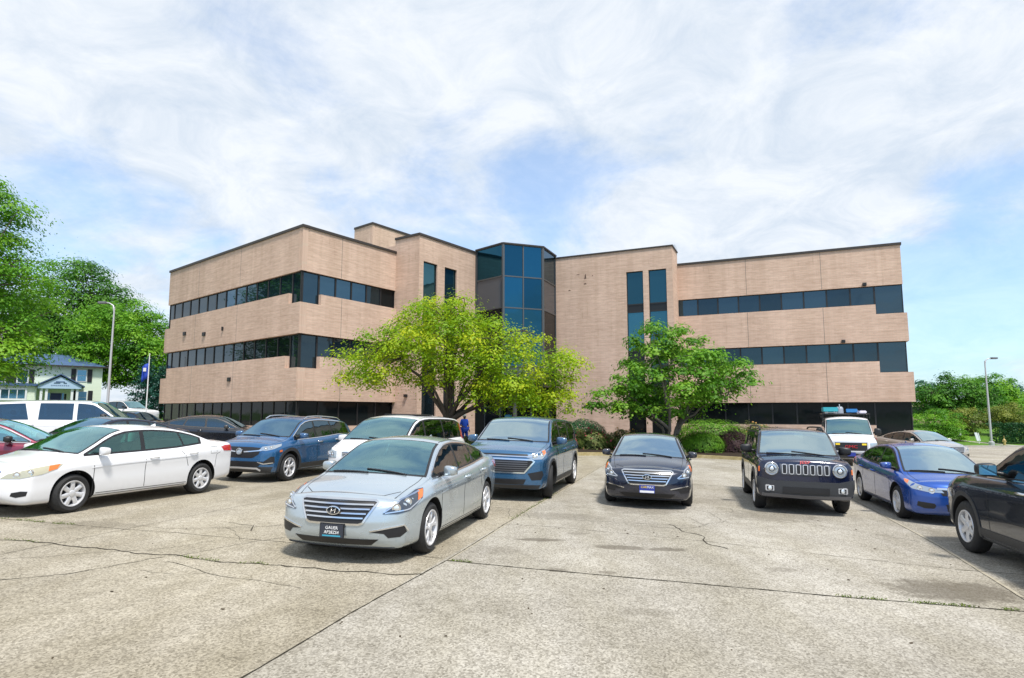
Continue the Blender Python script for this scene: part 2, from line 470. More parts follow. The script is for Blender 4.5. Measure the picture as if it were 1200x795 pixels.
    def decal(s, name, poly, n, mat, off=.004, res=.07, mirror=False, parent=None, depth=.014, holes=()):
        poly = [tuple(p) for p in poly]
        B = dense(poly, res); nb = len(B)
        xs = [p[0] for p in B]; ys = [p[1] for p in B]
        pts = list(B)
        x = min(xs) + res * .6
        while x < max(xs):
            y = min(ys) + res * .6
            while y < max(ys):
                if inpoly(x, y, B) and min((x-a)**2 + (y-b)**2 for a, b in B) > (res * .45) ** 2: pts.append((x, y))
                y += res
            x += res
        edges = [(i, (i+1) % nb) for i in range(nb)]; HB = []
        for h in holes:
            D = dense([tuple(p) for p in h], res); i0 = len(pts); pts += D; HB.append(D); edges += [(i0 + i, i0 + (i+1) % len(D)) for i in range(len(D))]
        out = delaunay_2d_cdt([Vector(p) for p in pts], edges, [], 0, 1e-5)
        P2, E, F = out[0], out[1], out[2]
        if HB: F = [f for f in F if not any(inpoly(sum(P2[i].x for i in f)/3, sum(P2[i].y for i in f)/3, D) for D in HB)]
        F = [f for f in F if inpoly(sum(P2[i].x for i in f)/3, sum(P2[i].y for i in f)/3, B)]
        if not F: return None
        V = []
        for p in P2:
            loc, nor = s.cast(p.x, p.y, n); V.append((loc + nor * off, nor))
        cnt = {}
        for f in F:
            for i in range(3):
                a, b = f[i], f[(i+1) % 3]; cnt.setdefault((min(a, b), max(a, b)), []).append((a, b))
        Bd = [v[0] for v in cnt.values() if len(v) == 1]
        o = s._emit(name, V, F, Bd, mat, parent, mirror, True, depth)
        return o[0] if not mirror else o
    def strip(s, name, line, w, n, mat, off=.006, res=.05, mirror=False, parent=None, closed=False, depth=.012):
        L = dense([tuple(p) for p in line], res, closed); V = []; F = []
        k = len(L)
        for i in range(k):
            if closed: a, b = L[i-1], L[(i+1) % k]
            else: a, b = L[max(i-1, 0)], L[min(i+1, k-1)]
            d = Vector((b[0]-a[0], b[1]-a[1]));
            if d.length < 1e-9: d = Vector((1, 0))
            d.normalize(); nn = Vector((-d.y, d.x)); wi = w if not callable(w) else w(i/(k-1))
            for sg in (-.5, .5):
                loc, nor = s.cast(L[i][0] + nn.x*wi*sg, L[i][1] + nn.y*wi*sg, n); V.append((loc + nor*off, nor))
        m = k if closed else k - 1
        Bd = []
        for i in range(m):
            j = (i+1) % k
            F.append((2*i, 2*j, 2*j+1, 2*i+1)); Bd += [(2*i, 2*j), (2*j+1, 2*i+1)]
        if not closed: Bd += [(1, 0), (2*k-2, 2*k-1)]
        o = s._emit(name, V, F, Bd, mat, parent, mirror, True, depth)
        return o[0] if not mirror else o
    # ---- parts
    def glazing(s):
        P = s.P; N_T = (0, 0, 1); N_S = (0, 1, 0)
        cx, hx = P['ws']; g = P.get('glass', M['wind']); sg = P.get('sglass', M['side'])
        def band(x0, x1, m, bow0, bow1):
            y0 = s.edge(x0)[0] - m; y1 = s.edge(x1)[0] - m
            a = [(x0 + bow0 * (1 - t*t), y0 * t) for t in np.linspace(-1, 1, 11)]
            mid = [(x0 + (x1 - x0)*q, s.edge(x0 + (x1-x0)*q)[0] - m) for q in np.linspace(0, 1, 9)[1:-1]]
            b = [(x1 + bow1 * (1 - t*t), y1 * t) for t in np.linspace(1, -1, 11)]
            return a + mid + b + [(x, -y) for x, y in reversed(mid)]
        wb = band(cx, hx, P.get('wsm', .062), P.get('bow', .10), .05)
        tr = s.decal('windscreen_frame', band(cx + .035, hx - .03, .025, P.get('bow', .10), .05), N_T, M['black'], .003, .09, holes=[wb])
        w = s.decal('windscreen', wb, N_T, g, .005, .09); s.open_top = [wb]; s.open_side = []
        if P.get('rw'):
            rb, rh = P['rw']
            rbn = band(rb, rh, .075, -.06, -.02); s.decal('rear_window', rbn, N_T, P.get('rglass', M['side']), .005, .10); s.open_top.append(rbn)
            s.decal('rear_window_frame', band(rb - .03, rh + .03, .045, -.06, -.02), N_T, M['black'], .003, .09, holes=[rbn])
        for (sgn) in (1, -1):
            q = [(cx + .03 + .10 * (1 - t*t), .0) for t in (0,)]
        # wipers
        if P.get('wipers', True):
            for (a, b) in (((cx + .09, .50), (cx + .03, -.12)), ((cx + .13, -.05), (cx + .055, -.62))):
                s.strip('wiper', [(a[0], a[1]), (b[0] - .02, b[1])], .022, N_T, M['black'], .02, .12, parent=w)
        # side windows: (bottom_front, top_front, bottom_rear, top_rear)
        lm, um = P.get('lm', .03), P.get('um', .05)
        def outline(W, lm, um):
            bf, tf, br, tr_ = W
            up = []
            for q in np.linspace(0, 1, 13):
                x = tf + (tr_ - tf) * q
                up.append((-x, max(s.edge(x)[1] - um, s.belt(x) + lm + .004)))
            lo = [(-(br + (bf - br) * q), s.belt(br + (bf - br) * q) + lm) for q in np.linspace(0, 1, 9)]
            return up + lo
        fr = P['dlo']
        WO = [outline(W, lm + .010, um + .010) for W in P['wins']]
        s.decal('window_frame', outline(fr, lm - .022, um - .024), N_S, P.get('dlo_mat', M['black']), .003, .08, mirror=True, holes=WO)
        for wo in WO:
            s.decal('side_window', wo, N_S, sg, .005, .09, mirror=True); s.open_side.append(wo)
        s.cut_windows(); s.cabin()
        if P.get('chrome_dlo'):
            pl = outline(fr, lm - .02, um - .02)
            if P['chrome_dlo'] == 'low': pl = pl[13:]; s.strip('window_trim', pl, .016, N_S, M['chrome'], .009, .08, mirror=True)
            else: s.strip('window_trim', pl, .016, N_S, M['chrome'], .009, .08, mirror=True, closed=True)
    def cut_windows(s):
        me = s.body.data; bm = bmesh.new(); bm.from_mesh(me); kill = []
        zmin = min(s.belt(x) for x in np.linspace(-1, 1, 5)) - .1
        bb = lambda P_: (min(p[0] for p in P_), max(p[0] for p in P_), min(p[1] for p in P_), max(p[1] for p in P_))
        S_o = [(bb(p), p) for p in s.open_side]; T_o = [(bb(p), p) for p in s.open_top]
        def hit_(u, v, L): return any(b[0] < u < b[1] and b[2] < v < b[3] and inpoly(u, v, p) for b, p in L)
        for f in bm.faces:
            c = f.calc_center_median()
            if c.z < zmin: continue
            if abs(f.normal.y) > .6 and abs(c.y) > .3:
                if hit_(-c.x, c.z, S_o): kill.append(f)
                elif any(hit_(-v.co.x, v.co.z, S_o) for v in f.verts): f.material_index = 1
            elif f.normal.z > .1:
                if hit_(c.x, c.y, T_o): kill.append(f)
                elif any(hit_(v.co.x, v.co.y, T_o) for v in f.verts): f.material_index = 1
        bmesh.ops.delete(bm, geom=kill, context='FACES'); bm.to_mesh(me); bm.free(); smooth_me(me, 38)
    def cabin(s):
        P = s.P; cx, hx = P['ws']; H = s.top(hx - .3); zb = s.belt(0); sc = min(1.0, (H - .35) / 1.1)
        w = s.hw(0) - .20; zs = zb - .42
        def seat(x, y, wd, nm='seat'):
            mb = MB()
            mb.box(x - .25, x + .27, y - wd, y + wd, zs - .12, zs + .05)
            mb.box(-.07, .07, -wd, wd, 0, .58, fn=lambda a, b, c: (x - .22 + a * (1 - c*.3) - c * .32, y + b * (1 - .22*c/.58), zs + c))
            o = mb.build(nm, M['seat'], s.root, bevel=.04); smooth_me(o.data, 50)
            for yy in ([y] if wd < .4 else [y - .36, y + .36]):
                mb = MB(); mb.box(-.05, .05, -.13, .13, -.08, .09, fn=lambda a, b, c: (x - .43 + a, yy + b, zs + .70 + c)); h = mb.build('headrest', M['seat'], o, bevel=.03); smooth_me(h.data, 50)
        fx = hx - .30
        for sg in (1, -1): seat(fx, sg * w * .5, .24)
        seat(fx - .85, 0, w * .85, 'rear_seat')
        if P.get('rw') and P['rw'][1] < -1.7: seat(fx - 1.65, 0, w * .8, 'rear_seat')
        mb = MB(); mb.box(hx + .22, cx - .02, -w - .05, w + .05, zb - .30, zb - .03, fn=lambda a, b, c: (a, b, c - max(0, (abs(b) - w*.5)) * .05))
        d = mb.build('dashboard', M['cabin'], s.root, bevel=.03)
        mb = MB(); pts = []
        for k in range(21):
            a = 2*PI*k/20; pts.append((hx + .12 + .075*math.sin(a), w*.5 + .18*math.cos(a), zb - .06 + .165*math.sin(a)))
        mb.tube(pts, .016, 6, cap=False); mb.tube([(hx + .12, w*.5 - .17, zb - .06), (hx + .12, w*.5 + .17, zb - .06)], .02, 6); mb.build('steering_wheel', M['black'], s.root, 60)
        mb = MB(); mb.box(hx + .10, hx + .13, -.12, .12, s.top(hx + .1) - .16, s.top(hx + .1) - .09); mb.build('rear_view_mirror', M['black'], s.root)
    def seams(s):
        P = s.P; N_S = (0, 1, 0); w = .011
        for ln in P.get('seams', []): s.strip('door_gap', [(-x, z) for x, z in ln], w, N_S, M['seam'], .0015, .08, mirror=True)
        # sill line, bumper joints, roof ditches and a soft swage along the doors
        a0, a1 = P['axles'][1] + P['R'] + .08, P['axles'][0] - P['R'] - .08
        if not P.get('no_lines'):
            z0 = s.low(0) + .10
            s.strip('sill_gap', [(-a1, z0), (-a0, z0)], .010, N_S, M['seam'], .0015, .1, mirror=True)
            ar = P['R'] + .07; zc = P['R'] + .015
            for xw, sg in ((P['axles'][1], -1),):
                s.strip('bumper_gap', [(-(xw + sg*ar*.90), zc + ar*.50), (-(xw + sg*(ar*.98)), s.belt(xw + sg*.45) - .24), (-(xw + sg*(ar + .10)), s.belt(xw + sg*.5) - .20)], .008, N_S, M['seam'], .0015, .06, mirror=True)
            zs = s.belt(0) - .17
            s.strip('swage_line', [(-(a1 + .12), zs - .05), (-(a1 - .5), zs - .015), (0, zs), (-(a0 + .3), zs + .02), (-(a0 - .25), zs + .03)], lambda t: .010 + .016*math.sin(PI*t), N_S, P['paint'], .007, .08, mirror=True, depth=.02)
            hx = P['ws'][1]; xe = P['rw'][1] if P.get('rw') else P['axles'][1]
            for sg in (1, -1): s.strip('roof_ditch', [(x, sg * (s.edge(x)[0] - .045)) for x in np.linspace(xe + .1, hx - .08, 8)], .012, (0, 0, 1), M['seam'], .002, .12)
            if P.get('antenna', True) and P.get('rw'):
                xa = xe + .25; mb = MB(); zt = s.top(xa); mb.v = [(xa - .09, -.022, zt - .01), (xa + .07, -.015, zt - .01), (xa + .07, .015, zt - .01), (xa - .09, .022, zt - .01), (xa - .09, 0, zt + .05)]; mb.f = [(0, 1, 2, 3), (0, 1, 4), (1, 2, 4), (2, 3, 4), (3, 0, 4)]; mb.mi = [0]*5; mb.build('roof_antenna', P['paint'], s.root)
        # bonnet outline
        if P.get('hood'):
            xr_, xf_, m = P['hood']
            for sg in (1, -1):
                s.strip('hood_gap', [(x, sg * (s.edge(x)[0] - m)) for x in np.linspace(xr_, xf_, 9)], .008, (0, 0, 1), M['seam'], .0015, .08)
            for dy in P.get('hood_creases', []):
                pass
        for x, z in P.get('handles', []):
            for sg in (1, -1):
                loc, nor = s.cast(-x, z, (0, 1, 0))
                mb = MB(); h = P.get('handle_mat', P['paint'])
                pts = [(x + .10, (loc.y - .004), z), (x + .085, loc.y + .028, z + .004), (x + .0, loc.y + .036, z + .008), (x - .085, loc.y + .028, z + .006), (x - .10, loc.y - .004, z + .004)]
                mb.tube([(a, sg * b, c) for a, b, c in pts], [.014, .016, .017, .016, .014], 8)
                mb.build('door_handle', h, s.root, 60)
    def mirrors(s):
        P = s.P; x, z = P['mirror']; sz = P.get('mirror_size', (.11, .19, .14)); mat = P.get('mirror_mat', P['paint'])
        y0 = s.edge(x)[0] * 0 + (s.hw(x) - P.get('shoulder', .075))
        for sg in (1, -1):
            bm = bmesh.new(); bmesh.ops.create_cube(bm, size=1.)
            bmesh.ops.subdivide_edges(bm, edges=bm.edges[:], cuts=4, use_grid_fill=True)
            for v in bm.verts:
                p = v.co * 2; q = Vector([math.copysign(abs(c) ** 1.0, c) for c in p])
                L = (abs(q.x)**4 + abs(q.y)**4 + abs(q.z)**4) ** .25
                q = q / L * max(abs(c) for c in q)
                fx = 1. if q.x < 0 else .9 - .25 * abs(q.y)
                v.co = Vector((q.x * sz[0] * fx * .75, q.y * sz[1] * .5, q.z * sz[2] * .5 * (1 - .12 * (q.y * sg))))
            me = bpy.data.meshes.new('side_mirror'); bm.to_mesh(me); bm.free(); smooth_me(me, 50)
            o = link('side_mirror', me, mat, s.root)
            o.location = (x, sg * (y0 + .05 + sz[1] * .5), z)
            o.rotation_euler = (0, 0, sg * R(-8))
            mb = MB(); mb.tube([(.0, -sg * (sz[1] * .5 + .09), -.055), (.0, -sg * sz[1] * .3, -.035)], [.028, .03], 8); mb.build('mirror_arm', M['black'], o, 60)
            mb = MB(); mb.box(-sz[0]*.76, -sz[0]*.70, -sz[1]*.40, sz[1]*.40, -sz[2]*.38, sz[2]*.38); mb.build('mirror_glass', M['mirror_face'], o)
    def wheels(s):
        P = s.P; Rr = P['R']; rr = P['rim'] ; wd = P.get('tw', .215)
        tm = MB(); T = wd / 2
        tm.lathe([(rr - .01, -T + .01), (rr + .015, -T), (Rr - .05, -T - .008), (Rr - .012, -T + .02), (Rr, -T + .045), (Rr, T - .045), (Rr - .012, T - .02), (Rr - .05, T + .008), (rr + .015, T), (rr - .01, T - .01), (rr - .01, -T + .01)], 48, 'y', cap=False)
        rm = MB(); st = P.get('spokes', 5); wsp = P.get('spoke_w', .075); tw_ = P.get('twin', False)
        rm.lathe([(rr - .03, -T + .02), (rr - .012, T - .03), (rr, T - .006), (rr - .004, T + .004), (rr - .018, T + .002), (rr - .03, T - .03), (rr - .045, -T + .03)], 48, 'y', cap=False)
        hub = .062
        for k in range(st):
            angs = [2*PI*k/st + PI/2] if not tw_ else [2*PI*k/st + PI/2 - tw_, 2*PI*k/st + PI/2 + tw_]
            for ai, a in enumerate(angs):
                ca, sa = math.cos(a), math.sin(a); a0 = 2*PI*k/st + PI/2
                c0, s0 = math.cos(a0), math.sin(a0)
                def pt(r_, off_, y_, t_=0):
                    # along spoke: hub end uses the group's axis, rim end its own
                    q = (r_ - hub) / (rr - hub)
                    cx_, sx_ = c0*(1-q)+ca*q, s0*(1-q)+sa*q
                    L = math.hypot(cx_, sx_); cx_, sx_ = cx_/L, sx_/L
                    return (r_*cx_ - off_*sx_, y_, r_*sx_ + off_*cx_)
                rs = [hub*.6, (hub+rr)*.45, rr - .008]; ys = [T - .022, T - .008, T - .014]; ws = [wsp*.62, wsp*.42, wsp*.52]
                if tw_: ws = [w_*.62 for w_ in ws]
                base = len(rm.v)
                for r_, y_, w_ in zip(rs, ys, ws):
                    rm.v += [pt(r_, -w_, y_ - .012), pt(r_, -w_*.6, y_), pt(r_, w_*.6, y_), pt(r_, w_, y_ - .012), pt(r_, w_*.8, y_ - .05), pt(r_, -w_*.8, y_ - .05)]
                for i in range(2):
                    for j in range(6): rm.f.append((base+i*6+j, base+i*6+(j+1) % 6, base+(i+1)*6+(j+1) % 6, base+(i+1)*6+j)); rm.mi.append(0)
        rm.lathe([(.001, T - .004), (.03, T - .004), (hub - .008, T - .012), (hub, T - .03), (hub, T - .06)], 20, 'y')
        dm = MB(); dm.lathe([(.001, T - .075), (rr - .05, T - .075), (rr - .05, -T + .03), (.001, -T + .03)], 32, 'y')
        proto = None
        for xw in P['axles']:
            for sg in (1, -1):
                if proto is None:
                    w = dm.build('wheel', M['brake'], s.root, 40); t = tm.build('tyre', M['tyre'], w, 45); r_ = rm.build('rim', P.get('rim_mat', M['alloy']), w, 35)
                    proto = (w, t, r_)
                else:
                    w = proto[0].copy(); scene.collection.objects.link(w); w.parent = s.root
                    for c in proto[1:]:
                        c2 = c.copy(); scene.collection.objects.link(c2); c2.parent = w
                w.location = (xw, sg * (s.hw(xw) - T - .015), Rr)
                a = 0 if sg > 0 else PI
                if xw > 0: a += R(P.get('steer', 0))
                w.rotation_euler = (R(random.choice((0,))), 0, a)
    def cladding(s, wd=.075, roc=.15, bumpers=True):
        P = s.P; mat = P.get('clad_mat', M['trim']); ra = P['R'] + .058
        for xw in P['axles']:
            zc = P['R'] + .015; pts = []
            a0 = math.asin(min(.9, (zc - s.low(xw) - .06) / ra))
            for t in np.linspace(-a0, PI + a0, 26): pts.append((-(xw + (ra + wd/2) * math.cos(t)), zc + (ra + wd/2) * math.sin(t)))
            s.strip('arch_trim', pts, wd, (0, 1, 0), mat, .010, .06, mirror=True)
        x0, x1 = P['axles'][1] + ra + .01, P['axles'][0] - ra - .01
        if roc:
            zl = s.low(0) + .035
            s.decal('sill_trim', [(-x1, zl), (-x0, zl), (-x0, zl + roc), (-x1, zl + roc)], (0, 1, 0), mat, .009, .12, mirror=True)
    def plate_board(s, z, mat, w=.305, h=.155, name='licence_plate', off=.02, y=0.):
        loc, nor = s.cast(y, z, (1, 0, 0))
        mb = MB(); mb.box(-.004, .004, -w/2, w/2, -h/2, h/2)
        o = mb.build(name, mat, s.root, bevel=.002); o.location = (loc.x + off, y, z)
        return o
    def glaze_all(s):
        s.glazing(); s.seams(); s.mirrors()
        if s.P.get('wheels', True): s.wheels()
F_ = (1, 0, 0); B_ = (-1, 0, 0); S_ = (0, 1, 0); T_ = (0, 0, 1)
def sf(pts): return [(-x, z) for x, z in pts]      # side polygon written as (x, z)
def rails(c, x0, x1, mat, h=.045):
    for sg in (1, -1):
        pts = []
        for k, x in enumerate(np.linspace(x0, x1, 12)):
            ye, ze = c.edge(x); up = h if 0 < k < 11 else .0
            pts.append((x, sg * (ye - .05), c.top(x) - .03 + up))
        mb = MB(); mb.tube(pts, .018, 8); mb.build('roof_rail', mat, c.root, 60)
def emblem_ring(c, y, z, ry, rz, t, mat, name='badge', off=.022):
    loc, nor = c.cast(y, z, F_)
    mb = MB(); pts = []
    for k in range(25):
        a = 2*PI*k/24; pts.append((0, ry*math.cos(a), rz*math.sin(a)))
    mb.tube(pts, t, 6, cap=False)
    o = mb.build(name, mat, c.root, 60); o.location = (loc.x + off, y, z)
    return o
# ------------------------------------------------------------------ ground
def sheet(name, x0, x1, y0, y1, step, dz, mat, kind='structure', hole=None):
    nx, ny = int((x1-x0)/step), int((y1-y0)/step)
    v = [(x0+(x1-x0)*i/nx, y0+(y1-y0)*j/ny) for j in range(ny+1) for i in range(nx+1)]
    v3 = [(x, y, gz(x, y) + dz) for x, y in v]
    f = []
    for j in range(ny):
        for i in range(nx):
            cx_, cy_ = (v[j*(nx+1)+i][0] + v[j*(nx+1)+i+1][0]) / 2, (v[j*(nx+1)+i][1] + v[(j+1)*(nx+1)+i][1]) / 2
            if hole and hole(cx_, cy_): continue
            a = j*(nx+1)+i; f.append((a, a+1, a+nx+2, a+nx+1))
    me = bpy.data.meshes.new(name); me.from_pydata(v3, [], f); me.update()
    for p in me.polygons: p.use_smooth = True
    o = link(name, me, mat); tag(o, kind=kind); return o
def concrete_mat():
    m, n, l, b = new_mat('lot_concrete')
    tc = n.new('ShaderNodeNewGeometry'); P = tc.outputs['Position']
    def noise(sc, det=6, rough=.6, vec=None):
        t = n.new('ShaderNodeTexNoise'); t.inputs['Scale'].default_value = sc; t.inputs['Detail'].default_value = det; t.inputs['Roughness'].default_value = rough
        l.new(vec or P, t.inputs['Vector']); return t.outputs['Fac']
    def ramp(fac, a, b_, c0, c1):
        r = n.new('ShaderNodeValToRGB'); l.new(fac, r.inputs[0]); r.color_ramp.elements[0].position = a; r.color_ramp.elements[1].position = b_
        r.color_ramp.elements[0].color = (*c0, 1); r.color_ramp.elements[1].color = (*c1, 1); return r.outputs[0]
    def mix(f, a, b_, mode='MIX'):
        x = n.new('ShaderNodeMix'); x.data_type = 'RGBA'; x.blend_type = mode
        if isinstance(f, float): x.inputs['Factor'].default_value = f
        else: l.new(f, x.inputs['Factor'])
        for k, q in (('A', a), ('B', b_)):
            if isinstance(q, tuple): x.inputs[k].default_value = (*q, 1)
            else: l.new(q, x.inputs[k])
        return x.outputs['Result']
    # slabs: two lanes of slightly different concrete either side of the long joint
    sp = n.new('ShaderNodeVectorMath'); sp.operation = 'DOT_PRODUCT'; l.new(P, sp.inputs[0]); sp.inputs[1].default_value = (.961, -.276, 0)
    st = n.new('ShaderNodeMath'); st.operation = 'GREATER_THAN'; l.new(sp.outputs['Value'], st.inputs[0]); st.inputs[1].default_value = -3.045
    base = mix(st.outputs[0], (.335, .308, .252), (.35, .333, .295))
    big = ramp(noise(.35, 4), .36, .64, (.80, .79, .78), (1.08, 1.08, 1.09))
    c = mix(1.0, base, big, 'MULTIPLY')
    mid = ramp(noise(3.2, 8, .7), .3, .7, (.84, .83, .80), (1.10, 1.10, 1.10))
    c = mix(1.0, c, mid, 'MULTIPLY')
    # exposed aggregate: cells of pebbles
    vo = n.new('ShaderNodeTexVoronoi'); vo.inputs['Scale'].default_value = 62; l.new(P, vo.inputs['Vector'])
    peb = ramp(vo.outputs['Color'], .12, .80, (.56, .54, .51), (1.40, 1.40, 1.40))
    c = mix(.85, c, peb, 'MULTIPLY')
    f2 = ramp(noise(150, 3, .7), .3, .7, (.72, .70, .67), (1.25, 1.25, 1.25))
    c = mix(.8, c, f2, 'MULTIPLY')
    # pits
    vo2 = n.new('ShaderNodeTexVoronoi'); vo2.inputs['Scale'].default_value = 21; l.new(P, vo2.inputs['Vector'])
    pit = ramp(vo2.outputs['Distance'], .045, .10, (.38, .36, .33), (1, 1, 1)); c = mix(.8, c, pit, 'MULTIPLY')
    # broad tyre-polished lanes and old oil under the bays
    mp = n.new('ShaderNodeMapping'); l.new(P, mp.inputs[0]); mp.inputs['Rotation'].default_value = (0, 0, R(15)); mp.inputs['Scale'].default_value = (.9, .22, 1)
    ln = ramp(noise(1.3, 5, .6, mp.outputs[0]), .36, .62, (.88, .865, .82), (1.04, 1.04, 1.05)); c = mix(1.0, c, ln, 'MULTIPLY')
    # named stains, shaped blotches of darker, gravelly wear
    stains = [(5.0, 7.1, .74, .50, .50), (.42, 9.35, .36, .13, .45), (1.55, 8.95, .42, .16, .40), (2.2, 8.9, .32, .13, .42), (1.05, 9.9, .2, .1, .28),
              (3.4, 7.9, .3, .12, .22), (.55, 7.6, .13, .10, .34), (1.15, 7.55, .12, .07, .3), (1.3, 6.1, .3, .12, .18), (-1.9, 8.4, .9, .5, .22), (5.1, 12.1, 1., .7, .25),
              (2.6, 12.6, .9, .8, .25), (7.6, 10.3, .8, .8, .22), (-6.6, 9.6, 1., .4, .2), (-.2, 8.6, .4, .3, .16), (.9,11.5,.8,.4,.2),(6.3,7.4,.5,.25,.2)]
    wob = noise(5.5, 5, .65)
    wv = n.new('ShaderNodeMath'); wv.operation = 'MULTIPLY_ADD'; l.new(wob, wv.inputs[0]); wv.inputs[1].default_value = 1.5; wv.inputs[2].default_value = -.75
    acc_ = None
    for (x, y, rx, ry, s_) in stains:
        d = n.new('ShaderNodeVectorMath'); d.operation = 'SUBTRACT'; l.new(P, d.inputs[0]); d.inputs[1].default_value = (x, y, 0)
        k = n.new('ShaderNodeVectorMath'); k.operation = 'MULTIPLY'; l.new(d.outputs[0], k.inputs[0]); k.inputs[1].default_value = (1/rx, 1/ry, 0)
        L = n.new('ShaderNodeVectorMath'); L.operation = 'LENGTH'; l.new(k.outputs[0], L.inputs[0])
        ad = n.new('ShaderNodeMath'); ad.operation = 'ADD'; l.new(L.outputs['Value'], ad.inputs[0]); l.new(wv.outputs[0], ad.inputs[1])
        mr = n.new('ShaderNodeMapRange'); mr.interpolation_type = 'SMOOTHSTEP'; l.new(ad.outputs[0], mr.inputs['Value'])
        mr.inputs['From Min'].default_value = .60; mr.inputs['From Max'].default_value = 1.15; mr.inputs['To Min'].default_value = min(.66, s_*1.5); mr.inputs['To Max'].default_value = 0.
        if acc_ is None: acc_ = mr.outputs[0]
        else:
            a = n.new('ShaderNodeMath'); a.operation = 'MAXIMUM'; l.new(acc_, a.inputs[0]); l.new(mr.outputs[0], a.inputs[1]); acc_ = a.outputs[0]
    c = mix(acc_, c, (.085, .07, .05))
    l.new(c, b.inputs['Base Color']); b.inputs['Roughness'].default_value = .88; b.inputs['Specular IOR Level'].default_value = .25
    bp = n.new('ShaderNodeBump'); bp.inputs['Strength'].default_value = .35; bp.inputs['Distance'].default_value = .006
    ad = n.new('ShaderNodeMath'); ad.operation = 'ADD'; l.new(vo.outputs['Distance'], ad.inputs[0]); l.new(noise(30, 6, .7), ad.inputs[1])
    l.new(ad.outputs[0], bp.inputs['Height']); l.new(bp.outputs[0], b.inputs['Normal'])
    return m
def noisy(name, c0, c1, sc, rough=.9, bump=.3, sc2=None):
    m, n, l, b = new_mat(name)
    g = n.new('ShaderNodeNewGeometry'); t = n.new('ShaderNodeTexNoise'); t.inputs['Scale'].default_value = sc; t.inputs['Detail'].default_value = 9; t.inputs['Roughness'].default_value = .65
    l.new(g.outputs['Position'], t.inputs['Vector'])
    r = n.new('ShaderNodeValToRGB'); l.new(t.outputs['Fac'], r.inputs[0]); r.color_ramp.elements[0].position = .33; r.color_ramp.elements[1].position = .67
    r.color_ramp.elements[0].color = (*c0, 1); r.color_ramp.elements[1].color = (*c1, 1)
    l.new(r.outputs[0], b.inputs['Base Color']); b.inputs['Roughness'].default_value = rough; b.inputs['Specular IOR Level'].default_value = .2
    bp = n.new('ShaderNodeBump'); bp.inputs['Strength'].default_value = bump; bp.inputs['Distance'].default_value = .03; l.new(t.outputs['Fac'], bp.inputs['Height']); l.new(bp.outputs[0], b.inputs['Normal'])
    return m
MG = dict(lawn=noisy('lawn_grass', (.05, .12, .012), (.11, .22, .025), 2.5), mulch=noisy('mulch', (.018, .012, .008), (.05, .035, .024), 14, bump=.8),
          asphalt=noisy('street_asphalt', (.10, .10, .10), (.16, .155, .15), 6), kerb=noisy('kerb_concrete', (.30, .24, .10), (.46, .38, .22), 6),
          walk=noisy('path_concrete', (.34, .32, .28), (.44, .42, .38), 5), road=noisy('road_concrete', (.38, .36, .33), (.50, .48, .44), 2.5))
MG['lot'] = concrete_mat()
far = sheet('ground', -1200, 1200, -600, 1800, 60, -.75, MG['lawn'], hole=lambda x, y: -118 < x < 118 and -58 < y < 118)
sheet('lawn', -120, 120, -60, 120, 2, -.10, MG['lawn'])
lot = sheet('parking_lot', -62, 60, -30, 46, 1, 0, MG['lot'])
sheet('street', -62, -19, 46, 53.5, 1, -.02, MG['asphalt'])
sheet('road', 60, 118, 38, 46, 1, 0, MG['road'])

def gpt(x, y, dz=.004): return (x, y, gz(x, y) + dz)
crack_m = noisy('joint_dirt', (.012, .011, .008), (.05, .042, .028), 20)
tan_m = noisy('joint_sealant', (.30, .27, .21), (.42, .38, .30), 10)
def crack(name, pts, w, jag=.02, mat=crack_m, seed=0, dz=.004, wv=.5):
    rnd = random.Random(seed); L = []
    for a, b in zip(pts[:-1], pts[1:]):
        k = max(2, int(math.dist(a, b) / .09))
        for i in range(k): L.append([a[q] + (b[q]-a[q])*i/k for q in (0, 1)])
    L.append(list(pts[-1])); off = 0; mb = MB(); l_, r_ = [], []
    for i, p in enumerate(L):
        a, b = L[max(0, i-1)], L[min(len(L)-1, i+1)]; d = Vector((b[0]-a[0], b[1]-a[1])).normalized(); nn = (-d.y, d.x)
        off = off * .82 + rnd.uniform(-jag, jag); ww = w * (1 + rnd.uniform(-wv, wv)) / 2
        l_.append(gpt(p[0] + nn[0]*(off+ww), p[1] + nn[1]*(off+ww), dz)); r_.append(gpt(p[0] + nn[0]*(off-ww), p[1] + nn[1]*(off-ww), dz))
    n = len(L); mb.v = l_ + r_
    for i in range(n-1): mb.f.append((i, n+i, n+i+1, i+1)); mb.mi.append(0)
    o = mb.build(name, mat, recalc=False); tag(o, kind='structure'); return [( (a[0]+b[0])/2, (a[1]+b[1])/2) for a, b in zip(l_, r_)]
J = [(-2.55,2.2),(-1.88,4.46),(-1.5,5.84),(-.83,7.95),(.34,12.21),(1.43,16.0),(3.2,22.2),(4.6,27)]
j1 = crack('expansion_joint', J, .014, .004, seed=1)
crack('expansion_joint', [(x+.02, y) for x, y in J[3:]], .05, .004, tan_m, seed=2, dz=.0025, wv=.15)
t1 = crack('expansion_joint', [(-.83,7.95),(0,7.69),(1.95,7.18),(3.65,6.74),(5.13,6.43),(7.5,5.8)], .022, .005, seed=3)
crack('expansion_joint', [(-.35,10.6),(.71,10.39),(2.89,9.2+.35),(5.79,8.1),(6.6,7.9)], .009, .006, seed=4)
crack('expansion_joint', [(4.4,3.6),(5.58,6.93),(6.56,9.61),(8.1,14.6),(10.6,23)], .007, .004, seed=5)
crack('expansion_joint', [(x+.03,y) for x,y in [(5.58,6.93),(6.56,9.61),(8.1,14.6),(10.6,23)]], .045, .003, tan_m, seed=6, dz=.0025, wv=.1)
l1 = crack('crack', [(-9.5,9.3),(-6.96,8.48),(-5.6,8.25),(-4.52,7.89),(-2.77,7.54),(-1.9,7.30),(-1.05,7.22)], .024, .035, seed=7)
